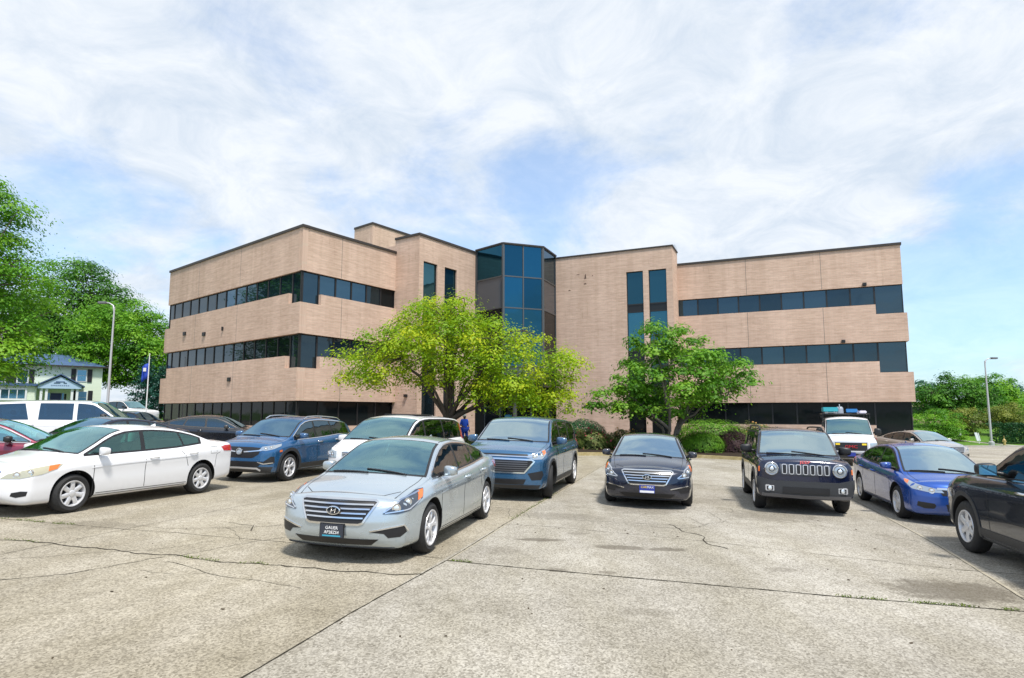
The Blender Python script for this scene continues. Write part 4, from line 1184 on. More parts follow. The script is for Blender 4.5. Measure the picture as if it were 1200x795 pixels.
# recessed entrance below the bay
We = Wall((-4.0, 46.0), (4.2, 47.14))
mb = MB(); We.rect(0, We.L, -.6, 3.8, -.3, 0, mb); mb.build('entrance_wall', M['spandrel'], office)
for k in range(4): We.window(1.9 + k*1.2, 3.1 + k*1.2, -.1, 2.3, .12, M['g_low'], M['frame_grey'], fw=.07, name='glass_door' if k in (1, 2) else 'window')
for k in range(4): We.window(1.9 + k*1.2, 3.1 + k*1.2, 2.3, 3.5, .12, M['g_low'], M['frame_grey'], fw=.05)
mb = MB(); mb.lathe([(.16, -.6), (.16, 3.75)], 20, 'z', 0, (.2, 43.6 - 41, 0)); mb.build('entrance_column', M['frame_grey'], office, 40)
mb = MB(); We.rect(3.45, 4.00, 1.15, 1.70, .13, .16, mb)
sg_ = mb.build('door_notice', plain('notice_blue', (.05, .30, .45), .5), office)
mb = MB(); We.rect(3.51, 3.94, 1.33, 1.54, .161, .165, mb); mb.build('notice_panel', M['plate_white'], sg_)

# right stair tower
RA, RB, RC = (3.37, 46.38), (11.52, 42.68), (12.43, 44.69)
WQ = Wall(RA, RB); WQ2 = Wall(RB, RC)
u = lambda px: None
q1a, q1b, q2a, q2b = 5.58, 6.82, 7.22, 8.50
for (a, b) in ((0, q1a), (q1b, q2a), (q2b, WQ.L)):
    mb = MB(); WQ.rect(a, b, -.6, 12.2, -.35, 0, mb); wallpart('wall', mb)
mb = MB(); WQ.rect(0, WQ.L, 12.2, ZT, -.35, 0, mb); wallpart('wall', mb)
for (a, b) in ((q1a, q1b), (q2a, q2b)):
    for (z0, z1, gm) in ((9.75, 12.2, M['g_strip']), (9.2, 9.75, M['spandrel']), (6.3, 9.2, M['g_strip']), (5.6, 6.3, M['spandrel']), (2.6, 5.6, M['g_mid']), (1.9, 2.6, M['spandrel']), (-.4, 1.9, M['g_low'])): WQ.window(a, b, z0, z1, -.12, gm)
mb = MB(); WQ2.rect(.001, WQ2.L, -.6, ZT, -.35, 0, mb); wallpart('wall', mb)
coping(WQ, 0, WQ.L + .07, ZT, 0, h=.10); coping(WQ2, .071, WQ2.L, ZT, 0, h=.10)
mb = MB(); WQ2.rect(WQ2.L - .9, WQ2.L + .1, ZT + .1, ZT + .45, -.35, .02, mb); mb.build('parapet_flashing', M['alloy'], office)
mb = MB(); pts = [WQ.P(.0, -.36, 0), WQ.P(WQ.L - .36, -.36, 0), WQ.P(WQ.L - .36, -6, 0), WQ.P(0, -6, 0)]
f = [(p[0], p[1], ZT - .2) for p in pts]; g_ = [(p[0], p[1], -.6) for p in pts]; mb.face(f)
for i in range(4): j = (i+1) % 4; mb.face([g_[i], g_[j], f[j], f[i]], 0, [(0, 0), (6, 0), (6, ZT), (0, ZT)])
wallpart('wall', mb)

# right wing
X0, X1 = (12.39, 44.70), (25.48, 38.88)
WX = Wall(X0, X1); LX = WX.L; dx_ = 1.62
for i, (z0, z1, dz) in enumerate(((H3, ZR, None), (H2, S3, D3), (H1, S2, D2))):
    o = (0, .12, .22)[i]
    poly = [(0, z0), (LX + o, z0), (LX + o, dz), (LX - dx_, dz), (LX - dx_, z1), (0, z1)] if dz else [(0, z0), (LX, z0), (LX, z1), (0, z1)]
    mb = MB(); WX.slab(poly, -.35, o, mb); wallpart('wall', mb)
mb = MB(); WX.slab([(0, -1.), (LX + .1, -1.), (LX + .1, .30), (LX - 2.0, .30), (LX - 2.0, S1), (0, S1)], -.35, .02, mb); wallpart('wall', mb)
coping(WX, 0, LX + .07, ZR, 0)
ribbon(WX, 0, LX - dx_, S3 - .002, H3, 9, go, M['g_mid']); WX.window(LX - dx_, LX - .02, D3, H3, go, M['g_mid'])
ribbon(WX, 0, LX - dx_, S2 - .002, H2, 9, go, M['g_mid']); WX.window(LX - dx_, LX - .02, D2, H2, go, M['g_mid'])
ribbon(WX, 0, LX - 2.0, S1, H1, 8, go, M['g_low']); WX.window(LX - 2.0, LX + .05, .30, H1, go, M['g_low'])
WXE = Wall(X1, (X1[0] + 12*.405, X1[1] + 12*.914))
for z0, z1, o in ((H3, ZR, 0), (H2, D3, .12), (H1, D2, .22), (-1, .3, .1)):
    mb = MB(); WXE.rect(.351, WXE.L, z0, z1, -.35, o, mb); wallpart('wall', mb)
for z0, z1 in ((D3, H3), (D2, H2), (.3, H1)): ribbon(WXE, .2, WXE.L, z0, z1, 3, go, M['g_mid'])
coping(WXE, .36, WXE.L, ZR, 0)
mb = MB(); pts = [WX.P(.0, -.45, 0), WX.P(LX - .45, -.45, 0), WX.P(LX - .45, -12, 0), WX.P(0, -12, 0)]
f = [(p[0], p[1], ZR - .25) for p in pts]; g_ = [(p[0], p[1], -1) for p in pts]; mb.face(f)
for i in range(4): j = (i+1) % 4; mb.face([g_[i], g_[j], f[j], f[i]])
mb.build('roof', M['roofing'], office)
# small lamps under the heads
for W_, u_, z_ in ((WX, LX*.84, H3 + .03), (WX, LX*.74, H2 + .03), (WT1, 1.2, 2.9), (WT2, 3.2, .9)):
    mb = MB(); W_.rect(u_, u_ + .22, z_, z_ + .18, .0, .30 if W_ is WX else .16, mb); mb.build('wall_lamp', M['frame'], office)

# control joints, old anchor scars and a down pipe
for W_, us, o_ in ((WL, (5.2, 11.4), 0), (WR, (2.9,), 0), (WX, (4.8, 9.6), 0)):
    for u_ in us:
        for i, (z0, z1) in enumerate(((H3 + .02, ZR), (H2 + .02, S3 - .02), (H1 + .02, S2 - .02))):
            oo = (0, .12, .22)[i] if W_ is WX else stepo[i]
            mb = MB(); W_.rect(u_, u_ + .022, z0, z1, oo - .02, oo + .003, mb); mb.build('control_joint', M['frame_grey'], office)
for (u_, z_, w_, h_) in ((2.35, 11.95, .16, .42), (2.30, 11.55, .22, .12), (1.05, 11.15, .20, .10), (2.95, 12.15, .10, .08), (1.7, 12.35, .3, .05)):
    mb = MB(); WQ.slab([(u_, z_), (u_ + w_, z_ + h_*.15), (u_ + w_*.8, z_ + h_), (u_ + w_*.25, z_ + h_*.85)], -.02, .004, mb); mb.build('brick_scar', plain('spalled_brick', (.14, .09, .07), .9, noise=.4, nscale=9), office)
# ------------------------------------------------------------------ island bed and kerb
IS = [(-9.0,33.5),(-7.5,30.2),(-4.0,27.2),(0,27.0),(3,28.0),(6,28.8),(8.6,28.3),(11,27.2),(13.0,28.3),(13.8,31),(15.5,36),(25.0,38.2)]
back = [(25.2,38.6),(12.6,44.5),(11.5,42.5),(3.3,46.2),(-2.7,44.6),(-6.2,39.8),(-8.1,41.1),(-12.3,35.0)]
def smooth_line(P_, k=5):
    out = []
    for i in range(len(P_)-1):
        p0, p1, p2, p3 = P_[max(0, i-1)], P_[i], P_[i+1], P_[min(len(P_)-1, i+2)]
        for j in range(k):
            t = j/k; out.append(tuple(.5*((2*p1[q]) + (-p0[q]+p2[q])*t + (2*p0[q]-5*p1[q]+4*p2[q]-p3[q])*t*t + (-p0[q]+3*p1[q]-3*p2[q]+p3[q])*t**3) for q in (0, 1)))
    out.append(P_[-1]); return out
ISs = smooth_line(IS)
mb = MB(); n0 = len(ISs)
inn = []
for i, p in enumerate(ISs):
    a, b = ISs[max(0, i-1)], ISs[min(n0-1, i+1)]; d = Vector((b[0]-a[0], b[1]-a[1])).normalized(); inn.append((p[0] - d.y*.16, p[1] + d.x*.16))
for i in range(n0-1):
    o0, o1, i0, i1 = ISs[i], ISs[i+1], inn[i], inn[i+1]
    z = lambda p, h: (p[0], p[1], gz(*p) + h)
    mb.face([z(o0, 0), z(o1, 0), z(o1, .14), z(o0, .14)]); mb.face([z(o0, .14), z(o1, .14), z(i1, .14), z(i0, .14)]); mb.face([z(i0, .14), z(i1, .14), z(i1, 0), z(i0, 0)])
tag(mb.build('kerb', MG['kerb']), kind='structure')
me = bpy.data.meshes.new('planting_bed'); pts = inn + back
out = delaunay_2d_cdt([Vector(p) for p in pts], [(i, (i+1) % len(pts)) for i in range(len(pts))], [], 1, 1e-4)
vv = [(p.x, p.y, gz(p.x, p.y) + .12) for p in out[0]]
ff = [f for f in out[2] if inpoly(sum(out[0][i].x for i in f)/3, sum(out[0][i].y for i in f)/3, pts)]
me.from_pydata(vv, [], ff); tag(link('planting_bed', me, MG['mulch']), kind='structure')

# ------------------------------------------------------------------ house at the far left
siding = None
def siding_mat():
    m, n, l, b = new_mat('pale_siding')
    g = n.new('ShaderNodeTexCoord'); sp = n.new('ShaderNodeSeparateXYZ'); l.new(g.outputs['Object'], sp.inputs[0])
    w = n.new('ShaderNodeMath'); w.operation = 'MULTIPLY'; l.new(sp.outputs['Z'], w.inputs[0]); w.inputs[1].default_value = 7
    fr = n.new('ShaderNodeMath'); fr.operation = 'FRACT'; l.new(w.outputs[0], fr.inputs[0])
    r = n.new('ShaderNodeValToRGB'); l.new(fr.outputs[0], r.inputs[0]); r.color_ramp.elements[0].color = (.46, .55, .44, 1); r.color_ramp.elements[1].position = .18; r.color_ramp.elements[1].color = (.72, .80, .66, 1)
    l.new(r.outputs[0], b.inputs['Base Color']); b.inputs['Roughness'].default_value = .7; return m
M['siding'] = siding_mat(); M['wtrim'] = plain('white_trim', (.72, .74, .78), .5); M['shutter'] = plain('black_shutter', (.012, .012, .018), .5)
M['slate'] = plain('slate_roof', (.05, .10, .20), .7, noise=.4, nscale=3); M['hglass'] = glass('house_glass', (.10, .25, .38), .8, .05); M['bluedoor'] = plain('blue_door', (.012, .03, .16), .4)
hd = Vector((-.79, -.62, 0)).normalized(); 
HR = Vector((-41.9, 62.0, gz(-42, 62)))
house = empty('house', HR, math.atan2(hd.y, hd.x)); tag(house, 'pale two-storey house with black shutters and a columned blue-grey porch, behind the parked cars', 'house')
# local: x along the front towards the left, y: inward is -y
def hb(name, mat, boxes, parent=house, bevel=0):
    mb = MB()
    for b_ in boxes: mb.box(*b_)
    return mb.build(name, mat, parent, bevel=bevel)
ZE = 6.5 - HR.z
hb('wall', M['siding'], [(0, 15, -8, 0, -.5, ZE)])
mb = MB(); mb.face([(-.4, .4, ZE - .05), (15.4, .4, ZE - .05), (12.5, -4, ZE + 1.35), (2.6, -4, ZE + 1.35)]); mb.face([(-.4, -8.4, ZE - .05), (2.6, -4, ZE + 1.35), (12.5, -4, ZE + 1.35), (15.4, -8.4, ZE - .05)])
mb.face([(-.4, .4, ZE - .05), (2.6, -4, ZE + 1.35), (-.4, -8.4, ZE - .05)]); mb.face([(15.4, .4, ZE - .05), (15.4, -8.4, ZE - .05), (12.5, -4, ZE + 1.35)])
mb.face([(-.4, .4, ZE - .06), (-.4, -8.4, ZE - .06), (15.4, -8.4, ZE - .06), (15.4, .4, ZE - .06)]); mb.build('roof', M['slate'], house)
hb('gutter', M['coping'], [(-.45, 15.4, .4, .5, ZE - .15, ZE)])
def hwin(x, z0, z1, w=.85, sh=True, y=0.):
    f = hb('window', M['wtrim'], [(x, x + w, y, y + .06, z0, z1)]); hb('pane', M['hglass'], [(x + .07, x + w - .07, y + .061, y + .075, z0 + .07, (z0+z1)/2 - .02), (x + .07, x + w - .07, y + .061, y + .075, (z0+z1)/2 + .02, z1 - .07)], f)
    if sh:
        hb('shutter', M['shutter'], [(x - .44, x - .05, y, y + .07, z0 - .05, z1 + .05)]); hb('shutter', M['shutter'], [(x + w + .05, x + w + .44, y, y + .07, z0 - .05, z1 + .05)])
g0 = HR.z
hwin(1.30, 4.95 - g0, 6.15 - g0); hwin(1.15, 2.75 - g0, 4.0 - g0)
hwin(5.9, 4.7 - g0, 5.95 - g0); hwin(7.6, 4.7 - g0, 5.95 - g0); hwin(9.3, 4.7 - g0, 5.95 - g0)
# lower left extension with wide window
hb('bay_wall', M['siding'], [(5.2, 14, .003, 1.2, -.5, 4.35 - g0)]); hb('bay_roof', M['slate'], [(5.1, 14.2, 0, 1.5, 4.35 - g0, 4.6 - g0)])
f = hb('window', M['wtrim'], [(5.9, 7.9, 1.2, 1.30, 3.0 - g0, 4.15 - g0)]); 
for k in range(3): hb('pane', M['hglass'], [(6.05 + k*.60, 6.58 + k*.60, 1.301, 1.32, 3.2 - g0, 4.0 - g0)], f)
# porch
px0, px1 = 1.95, 4.95; zb_ = 4.15 - g0
mb = MB(); mb.face([(px0 - .2, 2.0, zb_ + .25), (px1 + .2, 2.0, zb_ + .25), ((px0+px1)/2, 2.0, zb_ + 1.15)]); mb.face([(px0 - .2, 2.0, zb_), (px1 + .2, 2.0, zb_), (px1 + .2, 2.0, zb_ + .25), (px0 - .2, 2.0, zb_ + .25)])
mb.face([(px0 - .2, 2.0, zb_), (px1 + .2, 2.0, zb_), (px1 + .2, 0, zb_), (px0 - .2, 0, zb_)])
pd = mb.build('pediment', plain('pediment_blue', (.38, .52, .70), .6), house)
mb = MB()
for sx in (0, 1):
    xa = px0 - .45 if sx == 0 else px1 + .45
    mb.face([(xa, 2.15, zb_ + .15), ((px0+px1)/2, 2.15, zb_ + 1.32), ((px0+px1)/2, -.2, zb_ + 1.32), (xa, -.2, zb_ + .15)])
    mb.face([(xa, 2.15, zb_ + .27), ((px0+px1)/2, 2.15, zb_ + 1.44), ((px0+px1)/2, -.2, zb_ + 1.44), (xa, -.2, zb_ + .27)])
    mb.face([(xa, 2.15, zb_ + .15), ((px0+px1)/2, 2.15, zb_ + 1.32), ((px0+px1)/2, 2.15, zb_ + 1.44), (xa, 2.15, zb_ + .27)])
mb.build('porch_roof', M['slate'], house, recalc=False)
hb('gable_emblem', M['slate'], [(3.1, 3.8, 2.005, 2.03, zb_ + .62, zb_ + .69), (2.95, 3.2, 2.005, 2.03, zb_ + .50, zb_ + .57), (3.45, 3.95, 2.005, 2.03, zb_ + .50, zb_ + .57)], pd)
hb('gable_lettering', plain('sign_grey', (.15, .22, .36), .6), [(2.75 + k*.16, 2.86 + k*.16, 2.005, 2.02, zb_ + .26, zb_ + .34) for k in range(9)], pd)
for x in (px0 + .02, px0 + .42, px1 - .60, px1 - .20): hb('porch_column', M['wtrim'], [(x, x + .20, 1.65, 1.85, -.5, zb_)])
hb('door', M['bluedoor'], [(3.25, 4.1, 0, .07, -.2, 3.75 - g0)]); hb('sidelight', M['hglass'], [(3.05, 3.2, 0, .06, -.2, 3.75 - g0), (4.15, 4.3, 0, .06, -.2, 3.75 - g0)])
hb('shutter', M['shutter'], [(2.85, 3.0, 0, .05, -.2, 3.7 - g0), (4.35, 4.5, 0, .05, -.2, 3.7 - g0)])
hb('chimney', plain('house_brick', (.2, .08, .05), .8), [(9, 10, -5, -4.2, ZE + .6, ZE + 2.6)])
# low buildings far right
b1 = empty('low_building', (50, 78, gz(50, 78))); tag(b1, 'low beige flat-roofed building beyond the right corner of the office', 'building')
hb('wall', plain('beige_wall', (.42, .34, .24), .8, noise=.1), [(0, 10, 0, 8, -1, 2.6)], b1); hb('fascia', M['wtrim'], [(-.2, 10.2, -.2, 8.2, 2.6, 3.0)], b1)
hb('window', M['frame'], [(1.2, 2.8, -.04, 0.001, .8, 2.0)], b1)
b2 = empty('low_building', (63.5, 78, gz(60, 78))); tag(b2, 'brown roofed brick building half hidden behind bushes at the right edge', 'building')
hb('wall', plain('brown_brick', (.22, .10, .06), .8, noise=.2), [(0, 14, 0, 8, -1, 1.9)], b2)
mb = MB(); mb.face([(-.4, -.4, 1.9), (14.4, -.4, 1.9), (14.4, 4, 3.3), (1.5, 4, 3.3)]); mb.face([(-.4, -.4, 1.9), (1.5, 4, 3.3), (-.4, 8.4, 1.9)]); mb.face([(-.4, 8.4, 1.9), (1.5, 4, 3.3), (14.4, 4, 3.3), (14.4, 8.4, 1.9)]); mb.build('roof', plain('brown_shingle', (.20, .09, .05), .85, noise=.2), b2)
hb('window', M['frame'], [(2, 3.6, -.04, .001, .6, 1.5)], b2)
def diag(a): return (math.cos(R(a)), math.sin(R(a)), 0)
def lampset(c, pts3, az, mat, name='headlight', inner=None, amber=None, lens=None):
    n = diag(az); P2 = [c.uvof(p, n) for p in pts3]
    hs = c.decal(name, P2, n, mat, .007, .05, mirror=True)
    if amber:
        A = [c.uvof(p, n) for p in amber]
        for o, h in zip(c.decal('indicator', A, n, M['amber'], .011, .04, mirror=True), hs): o.parent = h
    for L in (lens or []):
        p, r_ = L[0], L[1]; u, v = c.uvof(p, n); loc, nor = c.cast(u, v, n)
        for sg, h in zip((1, -1), hs):
            mb = MB(); mb.lathe([(.001, .022), (r_*.55, .018), (r_*.9, .006), (r_, -.002), (r_, -.02)], 18, 'x')
            o = mb.build('lamp_lens', M['lens'], h, 60); o.location = (loc.x, loc.y*sg, loc.z)
            o.rotation_euler = (0, 0, sg * R(az * .7))
            mb = MB(); mb.lathe([(r_*1.02, .012), (r_*1.22, .014), (r_*1.25, -.01)], 18, 'x')
            o = mb.build('lamp_bezel', M['chrome'], h, 60); o.location = (loc.x, loc.y*sg, loc.z); o.rotation_euler = (0, 0, sg * R(az * .7))
    return hs
def slats(c, rows, mat, parent, w=.02, off=.02):
    for y0, y1, z0, z1 in rows: c.strip('grille_bar', [(y0, z0), ((y0+y1)/2, (z0+z1)/2 - .0), (y1, z1)], w, F_, mat, off, .06, parent=parent, depth=.02)
def taillamp(c, pts3, az=145):
    n = diag(az); c.decal('tail_light', [c.uvof(p, n) for p in pts3], n, M['red'], .007, .06, mirror=True)

PAINT = dict(
    silver=paint('silver_blue_paint', (.47, .54, .59), .60, .26), navy=paint('navy_paint', (.003, .009, .030), .3, .2),
    white=paint('white_paint', (.78, .78, .80), 0, .30), blue=paint('mid_blue_paint', (.022, .12, .29), .5, .25),
    steel=paint('steel_blue_paint', (.03, .12, .25), .5, .25), ink=paint('ink_blue_paint', (.004, .008, .034), .25, .2),
    vivid=paint('vivid_blue_paint', (.008, .075, .38), .4, .22), grey=paint('dark_grey_paint', (.010, .018, .034), .4, .2),
    maroon=paint('maroon_paint', (.20, .02, .05), .4, .28), black=paint('black_paint', (.008, .010, .016), .2, .25),
    champagne=paint('champagne_paint', (.50, .47, .44), .6, .3))

# ---- the mid-size saloon with the hexagonal bar grille (silver and navy)
def saloon_spec(p):
    return dict(paint=p, xf=2.40, xr=-2.46, axles=(1.4025, -1.4025), R=.33, rim=.235, spokes=5, twin=.30, spoke_w=.075, tum=.44, crown=.065, shoulder=.115,
        top=[(-2.46,.98),(-2.25,1.09),(-1.95,1.135),(-1.72,1.17),(-1.2,1.335),(-.7,1.435),(-.1,1.475),(.25,1.462),(.55,1.395),(1.0,1.19),(1.30,1.035),(1.46,.99),(1.8,.92),(2.1,.82),(2.40,.66)],
        belt=[(-2.46,.93),(-2.1,1.06),(-1.6,1.06),(-.8,1.005),(0,.965),(.9,.94),(1.3,.93),(1.6,.885),(1.9,.815),(2.1,.75),(2.40,.62)],
        hw=[(-2.46,.78),(-2.1,.865),(-1.4,.925),(0,.932),(1.3,.925),(1.75,.90),(2.1,.84),(2.40,.74)],
        low=[(-2.46,.30),(-1.9,.23),(-1,.17),(1,.17),(1.9,.175),(2.4,.19)],
        ws=(1.27,.42), rw=(-1.70,-1.08), bow=.10, rake_f=.22, plan_f=.16, capf=.34, nf=3.0,
        dlo=(1.20,1.20,-1.42,-1.42), wins=[(1.14,1.14,.05,.02),(-.03,-.06,-.80,-.70),(-.86,-.76,-1.34,-1.34)], chrome_dlo='all',
        seams=[[(1.10,.92),(1.06,.70),(1.04,.30),(1.0,.24)],[(.0,.95),(.02,.60),(.0,.24)],[(-.78,.98),(-.92,.80),(-1.02,.62)],[(1.0,.24),(-.95,.24)]],
        hood=(1.25,2.08,.075), handles=[(-.16,.86),(-1.10,.895)], mirror=(.84,1.03))
def saloon_front(c, plate):
    P = c.P
    g = c.decal('grille', [(-.50,.735),(-.47,.755),(.47,.755),(.50,.735),(.36,.515),(.32,.50),(-.32,.50),(-.36,.515)], F_, M['black'], .004, .06)
    c.strip('grille_frame', [(-.51,.745),(-.47,.765),(0,.772),(.47,.765),(.51,.745),(.37,.51),(.32,.493),(-.32,.493),(-.37,.51)], .024, F_, M['chrome'], .014, .05, closed=True, parent=g)
    slats(c, [(-.47,.47,.715,.715),(-.435,.435,.665,.665),(-.40,.40,.615,.615),(-.37,.37,.565,.565)], M['chrome'], g, .017)
    emblem_ring(c, 0, .65, .085, .046, .010, M['chrome'], off=.045)
    b = c.decal('badge_plate', [(.082*math.cos(t), .65+.043*math.sin(t)) for t in np.linspace(0, 2*PI, 20)[:-1]], F_, M['black'], .038, .05)
    loc, _ = c.cast(0, .65, F_)
    mb = MB()
    for y in (-.028, .028): mb.tube([(0, y-.008, -.028), (0, y+.008, .028)], .008, 6)
    mb.tube([(0, -.03, -.012), (0, .03, .012)], .007, 6)
    o = mb.build('badge_letter', M['chrome'], c.root, 60); o.location = (loc.x + .048, 0, .65)
    lampset(c, [(2.25,.57,.615),(2.2,.585,.665),(2.05,.69,.765),(1.78,.81,.86),(1.64,.87,.87),(1.74,.89,.765),(2.0,.84,.655),(2.15,.72,.615)], 38, M['lamp_dark'],
        amber=[(1.76,.84,.85),(1.66,.87,.86),(1.75,.888,.775),(1.85,.865,.745)], lens=[((2.15,.70,.685),.045),((2.0,.79,.745),.04)])
    n = diag(38)
    ln = [c.uvof(p, n) for p in [(2.24,.575,.632),(2.05,.70,.765),(1.75,.85,.842)]]
    c.strip('headlight_trim', ln, .014, n, M['chrome'], .012, .05, mirror=True)
    ln = [c.uvof(p, n) for p in [(2.23,.59,.625),(2.02,.82,.668),(1.80,.885,.755)]]
    c.strip('headlight_trim', ln, .012, n, M['chrome'], .012, .05, mirror=True)
    # fog lamp recess, shaped like a tick
    n = diag(25)
    c.decal('fog_recess', [c.uvof(p, n) for p in [(2.3,.44,.405),(2.2,.60,.445),(2.1,.80,.475),(2.1,.84,.40),(2.2,.80,.345),(2.2,.64,.335),(2.2,.58,.385)]], n, M['black'], .004, .05, mirror=True)
    c.strip('fog_trim', [c.uvof(p, n) for p in [(2.3,.44,.415),(2.2,.62,.452),(2.1,.80,.485),(2.08,.845,.41)]], .018, n, M['chrome'], .012, .05, mirror=True)
    c.decal('lower_intake', [(-.56,.32),(.56,.32),(.46,.245),(-.46,.245)], F_, M['black'], .004, .06)
    c.strip('lower_lip', [(-.72,.205),(0,.195),(.72,.205)], .018, F_, M['trim'], .010, .06)
    taillamp(c, [(-2.2,.70,.98),(-2.0,.84,1.0),(-1.85,.90,.97),(-2.0,.88,.86),(-2.3,.72,.86)])
    c.strip('hood_gap', [(1.90,.66),(2.06,.50),(2.13,.25),(2.15,0),(2.13,-.25),(2.06,-.50),(1.90,-.66)], .009, T_, M['seam'], .0015, .06)
    p = c.plate_board(.41, plate, off=.026)
    return p

c = Car('parked_car', 'silver blue saloon nearest the viewer with a bar grille and dark dealer plate', 'car', (-1.66, 9.91), -102.8, saloon_spec(PAINT['silver']))
c.glaze_all(); pl = saloon_front(c, M['plate_dark'])
text_part('GAUER', .052, M['white_letter'], pl, (.006, 0, .035), (PI/2, 0, PI/2))
text_part('AP28ZS4', .052, M['white_letter'], pl, (.006, 0, -.018), (PI/2, 0, PI/2))
mb = MB(); mb.box(.0045, .006, -.12, .12, -.066, -.05); mb.build('plate_strip', M['cyan_letter'], pl)
mb = MB(); mb.box(-.012, -.0045, -.163, .163, -.088, .088); mb.build('plate_frame', M['black'], pl)

c = Car('parked_car', 'navy saloon seen head on with a blue dealer plate under its bar grille', 'car', (3.30, 14.83), -104.0, dict(saloon_spec(PAINT['navy']), ws=(1.27,.42), glass=M['wind_pale']))
c.glaze_all(); pl = saloon_front(c, M['plate_blue'])
text_part('CAR', .062, M['yellow_letter'], pl, (.006, -.062, .038), (PI/2, 0, PI/2))
text_part('MAX', .062, M['white_letter'], pl, (.006, .066, .038), (PI/2, 0, PI/2))
mb = MB(); mb.box(.0045, .006, -.14, .14, -.07, -.028); mb.build('plate_strip', M['plate_white'], pl)

# ---- white saloon on the left
P = dict(paint=PAINT['white'], xf=2.34, xr=-2.46, axles=(1.39,-1.39), R=.325, rim=.22, spokes=7, spoke_w=.085, tum=.42, crown=.065, shoulder=.10,
    top=[(-2.46,1.0),(-2.25,1.09),(-1.95,1.13),(-1.74,1.16),(-1.2,1.34),(-.7,1.435),(-.15,1.465),(.25,1.45),(.55,1.385),(1.0,1.17),(1.28,1.04),(1.46,.99),(1.8,.93),(2.1,.83),(2.34,.70)],
    belt=[(-2.46,.95),(-2.1,1.06),(-1.5,1.05),(-.8,.99),(0,.96),(.9,.94),(1.3,.925),(1.6,.885),(1.9,.82),(2.1,.76),(2.34,.66)],
    hw=[(-2.46,.80),(-2.1,.86),(-1.4,.90),(0,.91),(1.3,.905),(1.8,.875),(2.1,.83),(2.34,.74)],
    low=[(-2.46,.30),(-1.9,.24),(-1,.19),(1,.19),(1.9,.19),(2.4,.21)],
    ws=(1.25,.40), rw=(-1.72,-1.08), rake_f=.12, plan_f=.16, capf=.34,
    dlo=(1.20,1.20,-1.40,-1.40), wins=[(1.14,1.14,.06,.03),(-.03,-.06,-.92,-.84),(-.96,-.88,-1.34,-1.34)],
    seams=[[(1.08,.92),(1.06,.70),(1.06,.25)],[(.02,.95),(.03,.60),(.02,.25)],[(-.80,.98),(-.93,.82),(-1.0,.62)],[(1.06,.25),(-.95,.25)]],
    hood=(1.25,2.02,.07), handles=[(-.16,.84),(-1.12,.875)], mirror=(.94,1.02), sglass=autoglass('tinted_teal', (.25,.55,.50), .10, (.6,1,.95)))
c = Car('parked_car', 'white four-door saloon at the left showing its side, yellowed headlights and seven-spoke wheels', 'car', (-7.96, 12.22), -107.9, P)
c.glaze_all()
lampset(c, [(2.26,.42,.63),(2.2,.50,.70),(1.95,.74,.79),(1.66,.84,.845),(1.60,.87,.83),(1.72,.90,.76),(1.95,.88,.69),(2.15,.70,.635)], 38, M['lamp_yellowed'],
    amber=[(1.78,.82,.815),(1.64,.86,.835),(1.72,.895,.765),(1.85,.885,.735)], lens=[((2.12,.62,.69),.045),((2.0,.75,.73),.038)])
g = c.decal('grille', [(-.40,.74),(.40,.74),(.30,.58),(-.30,.58)], F_, M['black'], .004, .06)
slats(c, [(-.40,.40,.735,.735),(-.37,.37,.69,.69),(-.35,.35,.645,.645),(-.31,.31,.60,.60)], M['chrome'], g, .02, .012)
n = diag(28)
c.decal('fog_recess', [c.uvof(p, n) for p in [(2.2,.60,.36),(2.2,.62,.41),(2.1,.72,.435),(2.1,.82,.43),(2.1,.80,.36),(2.2,.70,.335)]], n, M['black'], .004, .05, mirror=True)
c.decal('lower_intake', [(-.45,.40),(.45,.40),(.40,.27),(-.40,.27)], F_, M['black'], .004, .06)
taillamp(c, [(-2.3,.62,1.0),(-2.05,.84,1.0),(-1.93,.87,.97),(-2.0,.88,.88),(-2.35,.70,.86)])
c.strip('fuel_flap', [(1.60,.98),(1.78,.98),(1.78,.84),(1.60,.84)], .008, S_, M['seam'], .001, .05, closed=True)

# ---- small mid-blue crossover with roof rails
P = dict(paint=PAINT['blue'], xf=2.14, xr=-2.20, axles=(1.297,-1.297), R=.35, rim=.245, spokes=5, twin=.26, spoke_w=.075, tum=.36, crown=.06,
    top=[(-2.20,1.05),(-2.05,1.28),(-1.85,1.46),(-1.6,1.55),(-1.0,1.605),(-.3,1.63),(.2,1.61),(.5,1.55),(.95,1.30),(1.2,1.16),(1.35,1.10),(1.7,1.03),(1.95,.95),(2.14,.86)],
    belt=[(-2.20,1.0),(-1.9,1.12),(-1.3,1.12),(-.6,1.08),(0,1.05),(.7,1.03),(1.2,1.02),(1.55,.98),(1.85,.90),(2.14,.80)],
    hw=[(-2.20,.78),(-1.9,.86),(-1.3,.90),(0,.895),(1.2,.90),(1.65,.88),(1.95,.82),(2.14,.74)],
    low=[(-2.20,.34),(-1.7,.27),(-1,.22),(1,.22),(1.7,.23),(2.2,.27)],
    ws=(1.17,.42), rw=(-2.03,-1.68), rake_f=.06, plan_f=.15, capf=.32, nf=3.2, nr=3.6, capr=.16, plan_r=.06,
    dlo=(1.10,1.10,-1.82,-1.72), wins=[(1.04,1.04,.10,.06),(.02,-.01,-.80,-.74),(-.87,-.81,-1.74,-1.66)], chrome_dlo='all', glass=M['wind_blue'], sglass=M['side_blue'],
    seams=[[(1.02,1.0),(1.0,.75),(.96,.40),(.90,.36)],[(.06,1.04),(.06,.70),(.02,.36)],[(-.76,1.06),(-.86,.85),(-.92,.74)]],
    hood=(1.18,1.88,.07), handles=[(-.10,.95),(-1.0,.985)], handle_mat=M['chrome'], mirror=(.90,1.14), mirror_size=(.12,.22,.15))
